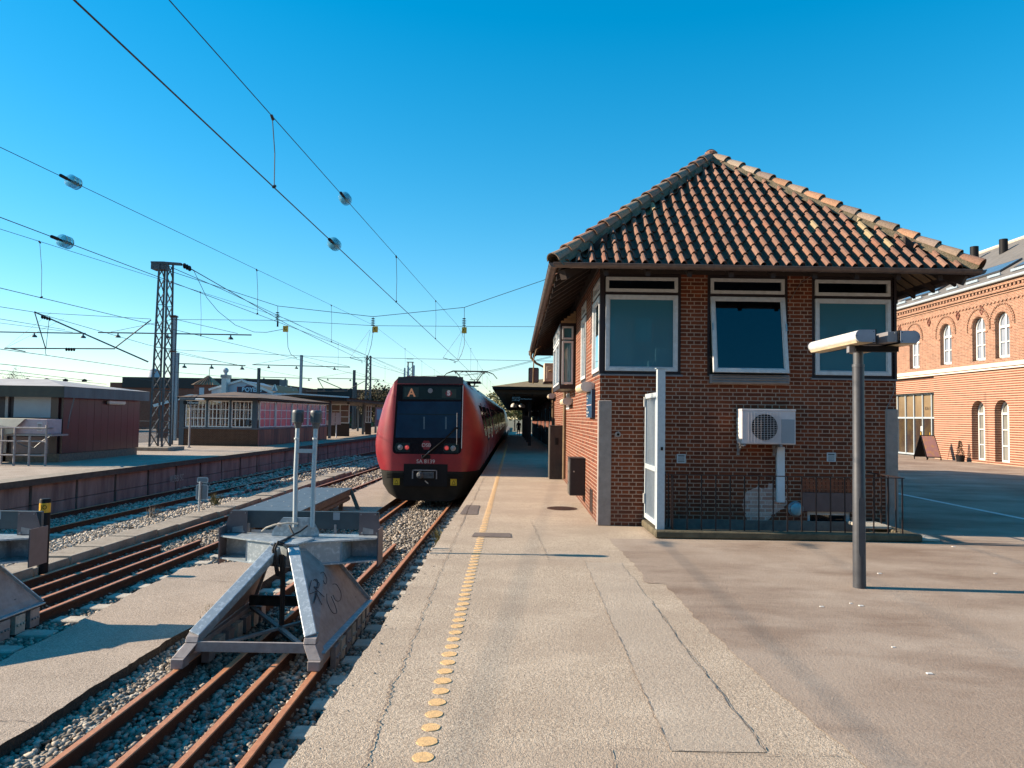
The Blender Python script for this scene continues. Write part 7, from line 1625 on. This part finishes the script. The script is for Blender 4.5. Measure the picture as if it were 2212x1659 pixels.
# ---------------------------------------------------------------- far buildings on the left
def slabdg(name, label, px0, px1, pyt, pyb, Y, depth, mat, cat='building', roofmat=None, roof_h=0., loc=None):
    x0, _, z1 = D(px0, (pyt), Y); x1 = D(px1, pyt, Y)[0]; z0 = -1.45; t = thing(name, label, cat, ((x0+x1)/2, Y, z0))
    m = MB(); m.box(x0, x1, Y, Y+depth, z0, z1); m.build('wall', mat, t)
    return t, x0, x1, z1
e = lambda x, y: (246.8+x*.1984, 784.4+y*.1984)      # crop [450,1430,1250,1730]
t, x0, x1, z1 = slabdg('industrial_building', 'long low industrial building with a black upper storey behind the graffiti gable', 238, 616, 826, 870, 135, 30, M['brick_dark'])
bxa, _, bza = D(265, 814, 134.9); bxb = D(604, 816, 134.9)[0]; m = MB(); m.box(bxa, bxb, 134.8, 136.5, z1-.9, bza); m.build('black_storey', M['black_roof'], t)
bxc = D(618, 817, 134.9)[0]; m = MB(); m.box(bxb+.01, bxc, 134.85, 136, z1-1.5, bza-.1); m.build('grey_end', M['fascia_blue'], t)
c = D(*e(258, 140), 134); m = MB(); m.lathe((c[0], 140, c[2]-1.2), [(.9, 0), (.9, .9), (1.15, 1.0), (.9, 2.6), (.6, 2.9)], 12); m.build('roof_fan', M['white_wall'], t, smooth=True)
t, x0, x1, z1 = slabdg('factory', 'long dark red brick building right of the graffiti gable', 600, 835, 839, 870, 150, 20, M['brick_dark'])
a = D(*e(2190, 250), 149.7) ; xa = D(718, 843, 149.7)[0]; xb = D(760, 843, 149.7)[0]; zz = D(718, 840, 149.7)[2]; m = MB(); m.box(xa-3, xb, 149.5, 160, z1-4.5, zz+.1); m.build('black_extension', M['black_roof'], t)
t, x0, x1, z1 = slabdg('warehouse', 'dark flat roof just showing above the hut at the far left', -40, 70, 820.5, 870, 100, 12, M['black_roof'])
m = MB(); 
for k in range(5): m.lathe((x0+3+k*2.6, 101, z1), [(.3, 0), (.35, .25), (0, .4)], 10)
m.build('roof_vent', M['black'], t)
t, x0, x1, z1 = slabdg('brick_shed', 'low dark red brick building with a white barge board left of the waiting room', 340, 470, 868, 900, 82, 12, M['brick_dark'])
ga, gb, gp_ = D(335, 878, 81.8), D(480, 868, 81.8), D(413, 854.5, 81.8); m = MB(); m.face([(ga[0], 81.9, z1-.9), (gb[0], 81.9, z1-.9), (gb[0], 81.9, gb[2]), gp_, (ga[0], 81.9, ga[2])]); m.build('gable', M['brick_dark'], t)
m = MB(); m.beam((ga[0]-.3, 81.7, ga[2]), (gp_[0], 81.7, gp_[2]), .3, .35, up=(0, 1, 0)); m.beam((gp_[0], 81.7, gp_[2]), (gb[0], 81.7, gb[2]), .3, .35, up=(0, 1, 0)); m.build('bargeboard', M['frame_white'], t)
m = MB(); m.face([(gp_[0], 81.6, gp_[2]+.15), (gb[0]+3, 81.6, gb[2]), (gb[0]+3, 94, gb[2]), (gp_[0], 94, gp_[2]+.15)]); m.face([(ga[0]-.4, 81.6, ga[2]-.1), (gp_[0], 81.6, gp_[2]+.15), (gp_[0], 94, gp_[2]+.15), (ga[0]-.4, 94, ga[2]-.1)]); m.build('roof', M['slate'], t)
# turret
Yt = 105; tA, tB, tT = D(*e(868, 235), Yt), D(*e(1065, 235), Yt), D(*e(1012, 128), Yt); cxm = (tA[0]+tB[0])/2; w = (tB[0]-tA[0])/2
t = thing('turret', 'square turret with a pyramid tan metal roof behind the brick shed', 'building', (cxm, Yt, -1.4))
m = MB(); m.box(cxm-w, cxm+w, Yt, Yt+2*w, -1.4, tA[2]); m.build('wall', M['brick_dark'], t)
m = MB(); o_ = .3; q4 = [(cxm-w-o_, Yt-o_, tA[2]), (cxm+w+o_, Yt-o_, tA[2]), (cxm+w+o_, Yt+2*w+o_, tA[2]), (cxm-w-o_, Yt+2*w+o_, tA[2])]; ap = (cxm+.3, Yt+w, tT[2])
for i in range(4): m.face([q4[i], q4[(i+1) % 4], ap])
tr = m.build('roof', M['tan_roof'], t)
m = MB()
for k in range(1, 7): u = k/7; b0 = Vector(q4[0])*(1-u)+Vector(q4[1])*u; m.beam(b0+Vector((0, -.05, .05)), b0+(Vector(ap)-b0)*.9+Vector((0, -.05, .05)), .1, .08)
m.beam(ap, (ap[0], ap[1], ap[2]+.9), .06, .06); m.build('roof_seam', M['cab_brown'], tr)
m = MB(); m.box(cxm-w+.8, cxm+w-1.1, Yt-.05, Yt-.01, tA[2]-2.2, tA[2]-.4); m.build('window', M['white_wall'], t)
# white gable with graffiti and the terraced dormers, chimney
Yg = 92; A, Bq, T = D(*e(1060, 290), Yg), D(*e(1712, 300), Yg), D(*e(1392, 190), Yg)
t = thing('graffiti_house', 'house with a pale gable wall carrying graffiti and a row of small dormers', 'house', ((A[0]+Bq[0])/2, Yg, -1.4))
m = MB(); m.prism([(A[0], Yg, -1.4), (Bq[0], Yg, -1.4), (Bq[0], Yg, Bq[2]-.3), T, (A[0], Yg, A[2])], (0, 8, 0)); m.build('gable_wall', M['white_wall'], t)
m = MB(); m.beam((A[0]-.3, Yg-.1, A[2]), (T[0], Yg-.1, T[2]+.05), .25, .16, up=(0, 1, 0)); m.beam((T[0], Yg-.1, T[2]+.05), (Bq[0]+.2, Yg-.1, Bq[2]-.3), .25, .16, up=(0, 1, 0)); m.build('bargeboard', M['frame_white'], t)
R1, R2 = D(*e(1752, 240), Yg+14), D(*e(1940, 262), Yg+26)
m = MB(); m.face([T, (Bq[0]+.2, Yg, Bq[2]-.25), D(*e(1945, 325), Yg+18), D(*e(1925, 262), Yg+18), D(*e(1740, 243), Yg+12)]); m.build('roof', M['tan_roof'], t)
for k, (pa, pb, pt) in enumerate(((1716, 1766, 238), (1772, 1826, 246), (1834, 1884, 256), (1890, 1940, 262))):
    Yd = Yg+3+k*3; a, b, c = D(*e(pa, 300), Yd), D(*e(pb, 300), Yd), D(*e((pa+pb)/2+8, pt), Yd); bot = D(*e(pa, 350), Yd)[2]
    m = MB(); m.prism([(a[0], Yd, -1.4), (b[0], Yd, -1.4), (b[0], Yd, b[2]), (c[0], Yd, c[2]), (a[0], Yd, a[2])], (0, 3, 0)); dr = m.build('dormer', M['tan_roof'], t); m = MB(); m.face([(a[0], Yd-.02, bot), (b[0], Yd-.02, bot), (b[0], Yd-.02, b[2]), (c[0], Yd-.02, c[2]), (a[0], Yd-.02, a[2])]); m.build('dormer_front', M['white_wall'], dr)
    m = MB(); m.beam((a[0], Yd-.06, a[2]), (c[0], Yd-.06, c[2]+.05), .15, .12, up=(0, 1, 0)); m.beam((c[0], Yd-.06, c[2]+.05), (b[0]+.1, Yd-.06, b[2]), .15, .12, up=(0, 1, 0)); m.build('bargeboard', M['white'], dr)
    m = MB(); m.box(a[0]+.6, b[0]-.6, Yd-.04, Yd-.01, bot, a[2]-.1); m.build('window', M['mast'], dr)
ch0, ch1 = D(*e(1172, 160), Yg-.6), D(*e(1220, 300), Yg-.6); m = MB(); m.box(ch0[0], ch1[0], Yg-.7, Yg+.6, -1.4, ch0[2]); chm = m.build('chimney', M['pole_grey'], t); m = MB(); m.box(ch0[0]-.1, ch1[0]+.1, Yg-.8, Yg+.7, ch0[2]+.001, ch0[2]+.4); m.build('chimney_cap', M['boxgrey'], chm)
m = MB(); c = D(*e(1212, 130), Yg); m.lathe((c[0], Yg, ch0[2]+.4), [(.2, 0), (.2, .25), (.34, .4), (.36, .65), (.2, .85), (0, .9)], 12); m.build('cowl', M['white_wall'], chm, smooth=True)
gA, gB = D(*e(1352, 262), Yg-.02), D(*e(1650, 330), Yg-.02)
m = MB(); w_, h_ = gB[0]-gA[0], gA[2]-gB[2]; rr_ = random.Random(3)
P = [(gA[0]+w_*u, Yg-.03, gA[2]-h_*v) for u, v in ((-.02, -.05), (.22, -.02), (.3, -.3), (.55, -.2), (.62, .1), (.8, .05), (.97, .35), (1.03, .9), (.5, 1.0), (-.02, .95))]; m.face(P); m.build('graffiti_backing', M['graf_dark'], t)
m = MB(); P = [(gA[0]+w_*u, Yg-.022, gA[2]-h_*v) for u, v in ((-.05, -.1), (.22, -.08), (.3, -.36), (.56, -.26), (.64, .05), (.8, 0), (1.0, .32), (1.06, .95), (.5, 1.04), (-.05, 1.0))]; m.face(P); m.build('graffiti_outline', M['graf_red'], t)
text('graffiti_lettering', 'BOYERS', h_*1.02, M['graf_blue'], t, (gA[0]+w_*.49, Yg-.04, gA[2]-h_*.42), FACE_CAM, .004, width=w_/(h_*5.0), bold=.03)
# fence and embankment behind the island platform
m = MB()
for k in range(40): m.tube([(-62+k*1.1, 70, -1.4), (-62+k*1.1, 70, .9)], .04, 5)
for z in (.2, .85): m.tube([(-62, 70, z), (-19, 70, z)], .03, 5)
tag(m.build('fence', M['mast'], loc=(-40, 70, -1.4)), 'thin fence running behind the island platform', 'fence')
# telecom tower
tx, _, tz = D(886.5, 783, 200); t = thing('radio_mast', 'slim radio mast with antennas rising behind the train', 'mast', (tx, 200, -1.4)); m = MB()
for s in (-1, 1):
    for u in (-1, 1): m.tube([(tx+s*.9, 200+u*.9, -1.4), (tx+s*.6, 200+u*.6, tz)], .12, 5)
for k in range(9):
    z = -1+(tz)*k/9; m.beam((tx-.8, 199.2, z), (tx+.8, 199.2, z+tz/9), .15, .1, up=(0, 1, 0)); m.beam((tx+.8, 199.2, z), (tx-.8, 199.2, z+tz/9), .15, .1, up=(0, 1, 0))
m.build('lattice', M['boxgrey'], t); m = MB()
for s in (-1.3, -.3, 1.2): m.box(tx+s-.2, tx+s+.2, 198.6, 198.9, tz-4.6+s*.3, tz-1.2+s*.3)
m.build('antenna', M['white_wall'], t); m = MB(); m.box(tx-.9, tx+.9, 199.1, 200.9, tz, tz+.15); m.box(tx-.9, tx+.9, 199.1, 199.2, tz+.8, tz+.95); m.build('platform', M['boxgrey'], t)
# unseen houses added behind the viewer to darken reflections and the front wall
for i, (xa, xb, yb, hh) in enumerate(((-34, -12, -30, 10), (-11, 12, -27, 12), (13, 34, -30, 11), (35, 60, -26, 12))):
    t = thing('added_town_house', 'brick town house added unseen behind the ends of the tracks, %s from the left' % ('first', 'second', 'third', 'fourth')[i], 'house', ((xa+xb)/2, yb, -1), 'town houses added behind the track ends')
    m = MB(); ops_ = [(x, x+1.2, z, z+1.7) for x in np.arange(xa+1.2, xb-1.5, 2.6).tolist() for z in (0.8, 4.0, 7.2) if z+1.7 < hh]
    wall(m, lambda u, z, d: (u, yb-d, z), xa, xb, -1.5, hh, ops_, .15); m.face([(xa, yb, -1.5), (xa, yb-10, -1.5), (xa, yb-10, hh), (xa, yb, hh)]); m.face([(xb, yb, -1.5), (xb, yb-10, -1.5), (xb, yb-10, hh), (xb, yb, hh)]); m.build('wall', M['brick_dark'], t)
    m = MB()
    for o_ in ops_: m.face([(o_[0], yb-.12, o_[2]), (o_[1], yb-.12, o_[2]), (o_[1], yb-.12, o_[3]), (o_[0], yb-.12, o_[3])])
    m.build('pane', M['glass_far'], t)
    m = MB(); m.face([(xa-.3, yb+.4, hh), (xb+.3, yb+.4, hh), (xb+.3, yb-5, hh+3.5), (xa-.3, yb-5, hh+3.5)]); m.face([(xa-.3, yb-10.4, hh), (xb+.3, yb-10.4, hh), (xb+.3, yb-5, hh+3.5), (xa-.3, yb-5, hh+3.5)]); m.build('roof', M['slate'], t)
# ================================================================ OVERHEAD WIRES
def wire(name, label, pts, r, mat=M['blackwire'], sag=0., cat='wire', group='overhead wires', build=True):
    P = []
    for i in range(len(pts)-1):
        a, b = Vector(pts[i]), Vector(pts[i+1]); n = max(1, int((b-a).length/2.2))
        for k in range(n): u = k/n; P.append(a*(1-u)+b*u-Vector((0, 0, sag*4*u*(1-u))))
    P.append(Vector(pts[-1])); m = MB(); m.tube(P, r, 6); o = m.build(name, mat, loc=tuple(P[0])); tag(o, label, cat, group); return o, P
def glass_ins(w, c, d):
    c = Vector(c); d = Vector(d).normalized(); m = MB()
    M.setdefault('insglass', glass('insulator glass', (.62, .86, .90), .04, film=(.25, .55, .6), veilf=.25))
    rot = d.to_track_quat('Z', 'Y')
    for off in (-.10, -.02, .06):
        i0 = len(m.v); m.lathe((0, 0, 0), [(.03, off-.01), (.080, off), (.100, off+.018), (.080, off+.026), (.03, off+.022)], 20)
        for i in range(i0, len(m.v)): m.v[i] = tuple(rot @ Vector(m.v[i])+c)
    m.build('insulator', M['insglass'], w, smooth=True)
    m = MB(); m.tube([c-d*.16, c+d*.16], .020, 8); m.tube([c-d*.34, c-d*.17], .026, 6); m.build('clamp', M['black'], w, smooth=True)
def contact(xf, zc, zm, Y0_, Yh, Y1_, lbl, r1=.007, r2=.0055, ins=None, drops=(), amp=0.15, zm2=None, zc2=None):
    zc2 = zc2 or zc; zm2 = zm2 or zm
    pc = [(xf(y)+0, y, zc+(zc2-zc)*min(1, max(0, (y-Y0_)/(Yh-Y0_)))) for y in (Y0_, Yh, Y1_)]; w, P = wire('contact_wire', 'lower contact wire over %s' % lbl, pc, r1, M['copperwire'])
    pm = [(xf(y), y, z) for y, z in ((Y0_, zm), (Yh, zm2), (Y1_, zm2))]; w2, P2 = wire('catenary_wire', 'upper catenary wire over %s' % lbl, [pm[0], pm[1]], r2, sag=0)
    w3, P3 = wire('catenary_wire', 'farther span of the upper catenary wire over %s' % lbl, [pm[1], pm[2]], r2, sag=.5)
    zat = lambda y, z0, z1: z0+(z1-z0)*(y-Y0_)/(Yh-Y0_)
    for y in drops:
        if y < Yh: a, b = (xf(y), y, zat(y, zm, zm2)), (xf(y), y+.15, zat(y, zc, zc2))
        else:
            u = (y-Yh)/(Y1_-Yh); a, b = (xf(y), y, zm2-.5*4*u*(1-u)), (xf(y), y+.1, zc2)
        m = MB(); m.tube([a, ((a[0]+b[0])/2+.01, (a[1]+b[1])/2+.03, (a[2]+b[2])/2), b], .006, 5); m.tube([(a[0], a[1]-.03, a[2]), (a[0], a[1]+.03, a[2]-.03)], .02, 6); m.tube([(b[0], b[1]-.03, b[2]), (b[0], b[1]+.03, b[2]+.03)], .02, 6)
        m.build('dropper', M['blackwire'], w2 if y < Yh else w3)
    if ins:
        for y, top in ins: glass_ins(w2 if top else w, (xf(y), y, zat(y, zm, zm2) if top else zat(y, zc, zc2)), (0, 1, 0))
    return w, w2
SX, SY = 35.0, 35.0
hsp = [mt_top[0]+.2, m1Y, mt_top[2]-.25]; pB = D(600, 661, 34.6); pC = D(806, 684, 34.6); pD = D(1003, 664, 34.6); pE = D(1175, 605, 34.6); pF = (pE[0]+4.0, 34.6, pE[2]+1.75*1.5)
# track 1: line through measured image points
c1a, c1b = D(705, 522, 12.1), D(200, 0, 5.05); s1 = (c1a[0]-c1b[0])/(c1a[1]-c1b[1])
X1 = lambda Y: -3.02+.012*(Y-12) if Y < 40 else -2.68
w_a, w_b = contact(X1, c1b[2]-.0, 5.30, 1.5, 34.6, 110, 'the nearest track', .0078, .0055, [(12.1, False), (12.75, True)], (9.0, 17.9, 26, 44, 52, 60, 70, 80), zm2=D(1003, 703, 34.6)[2], zc2=D(960, 800, 34.6)[2] if False else 4.45)
X2 = lambda Y: -7.05+.016*(Y-11) if Y < 40 else -6.6
contact(X2, 4.40, 5.14, 1, 34.6, 110, 'the middle track', .0062, .005, [(11.4, False), (11.55, True)], (19.5, 27, 44, 52, 60, 70), zm2=D(806, 703, 34.6)[2], zc2=4.45)
X3 = lambda Y: -11.2+.03*(Y-18) if Y < 40 else -10.6
contact(X3, 4.42, 5.35, 2, 34.6, 110, 'the far track beside the island platform', .008, .006, None, (17.2, 25.5, 44, 52, 60, 70), zm2=D(600, 690, 34.6)[2], zc2=4.45)
hw_, _ = wire('span_wire', 'upper head span wire strung from the lattice mast across the tracks', [tuple(hsp), pB, pC, pD, pE, pF], .014, cat='wire')
lo = [D(366, 690, 34.6), D(600, 690+2, 34.6), D(806, 703.5, 34.6), D(1003, 705, 34.6), D(1190, 706, 34.6), (6.0, 34.6, D(1190, 706, 34.6)[2])]
lw, _ = wire('span_wire', 'middle span wire crossing below the insulators of the head span', lo, .011)
lw2, _ = wire('span_wire', 'lowest span wire crossing just above the train roof', [D(366, 755, 34.6), D(700, 771, 34.6), D(900, 775, 34.6), D(1190, 780, 34.6), (6.0, 34.6, D(1190, 780, 34.6)[2])], .010)
for (px, pt) in ((600, 661), (806, 684), (1003, 664)):
    a = D(px, pt, 34.6); b = D(px, 706 if px > 700 else 693, 34.6); m = MB(); m.tube([a, b], .012, 5); mid = (a[2]*.35+b[2]*.65)
    for k in range(4): m.lathe((a[0], 34.6, b[2]+.05+.10*k), [(.03, 0), (.11-.012*abs(k-1.5), .02), (.11-.012*abs(k-1.5), .035), (.03, .06)], 10)
    m.tube([b, (b[0], b[1], b[2]-.28)], .04, 6); m.build('insulator', M['black'], hw_)
for px, pyy in ((617, 712), (811, 713), (1003, 715)):
    a = D(px-5, pyy-8, 34.4); b = D(px+5, pyy+5, 34.4); m = MB(); m.box(a[0], b[0], 34.35, 34.45, b[2], a[2]); bx_ = m.build('number_plate', M['yellowband'], lw); text('lettering', 'C', .18, M['black'], bx_, ((a[0]+b[0])/2, 34.34, (a[2]+b[2])/2), FACE_CAM, .001)
# loops and steady arms hanging from the span
m = MB(); m.tube([D(1003, 720, 34.4), D(1003, 745, 34.3), D(997, 765, 34.2), D(989, 780, 34.1), D(980, 783, 34)], .012, 5); m.tube([D(806, 718, 34.4), D(802, 745, 34.3), D(796, 765, 34.2), D(788, 779, 34)], .012, 5); m.tube([D(620, 712, 34.4), D(622, 750, 34.3), D(628, 765, 34.2), D(641, 774, 34)], .012, 5)
tag(m.build('jumper_cable', M['blackwire'], loc=D(1003, 720, 34.4)), 'thin jumper cables looping down from the head span insulators', 'cable')
m = MB()
for dx_, lb_ in ((0, 'over the nearest track'), (-201, 'over the middle track')):
    m = MB()
    for P in (((957, 773), (983, 780)), ((983, 780), (983, 785)), ((957, 773), (1000, 712)), ((988, 776), (1001, 714))): m.tube([D(P[0][0]+dx_, P[0][1], 34.5), D(P[1][0]+dx_, P[1][1], 34.5)], .014 if P[0][1] > 772 and P[1][1] > 772 else .006, 5)
    tag(m.build('steady_arm', M['mast'], loc=D(957+dx_, 773, 34.5)), 'steady arm holding the contact wire '+lb_, 'steady arm', 'steady arms below the span wires')
# arm feeder wires running from the top arm
wire('feeder_wire', 'feeder wire falling from the mast arm towards the distance', [e_, D(620, 700, 60), D(800, 787, 110), D(900, 815, 160)], .02)
wire('feeder_wire', 'second feeder wire leaving the mast top to the right', [D(360, 573, 34.6), D(480, 625, 34.6*1.3), D(640, 700, 62), D(905, 818, 150)], .016)
wire('feeder_wire', 'slack loop of wire hanging from the mast arm to the first span insulator', [D(*C1(1690, 150), 34.6), D(*C1(1800, 380), 34.6), D(*C1(1900, 500), 34.6), D(*C1(2050, 620), 34.6), D(*C1(2212, 680), 34.6), D(575, 718, 34.6), D(613, 711, 34.6)], .012)
# wires of the tracks beyond the island platform
def farw(lbl, pts, r=.018): wire('contact_wire', lbl, [D(*p) for p in pts], r, group='wires over the tracks beyond the island')
farw('wire from the upper left edge passing behind the lattice mast at mid height', [(-30, 658, 22), (70, 673.5, 26), (320, 745, 36), (560, 800, 60)], .010)
farw('wire at the left edge just under the lamp boom', [(-30, 684, 30), (140, 712, 40.5)], .012)
farw('wire below the left cantilever', [(-30, 750, 24), (100, 767.5, 28), (318, 799, 40), (560, 820, 70)], .012)
farw('topmost of three thin wires low above the hut', [(-30, 783, 40), (225, 810, 50), (330, 822, 60)], .018); farw('middle of three thin wires low above the hut', [(-30, 796, 46), (200, 823, 60)], .018); farw('lowest of three thin wires low above the hut', [(-30, 804, 50), (230, 830, 66)], .018)
farw('thin wire running from the left cantilever to the mast', [(76, 675, 34.6), (326, 689, 34.6)], .012)
farw('span wire to the building eave low on the right', [(1003, 812, 62), (1080, 796, 62), (1190, 770, 62)], .018)
farw('thin wire behind the train leading to the right', [(900, 813, 75), (1040, 808, 75), (1190, 772, 75)], .016)
m = MB()
for P in (((110, 675), (10, 752)), ((138, 688), (12, 752))): m.tube([D(*P[0], 34.6), D(*P[1], 34.6)], .006, 4)
m.build('stay', M['blackwire'], lm_)
SC.render.engine = 'CYCLES'; SC.cycles.max_bounces = 8; SC.cycles.diffuse_bounces = 1; SC.cycles.transparent_max_bounces = 12
bpy.context.view_layer.update()
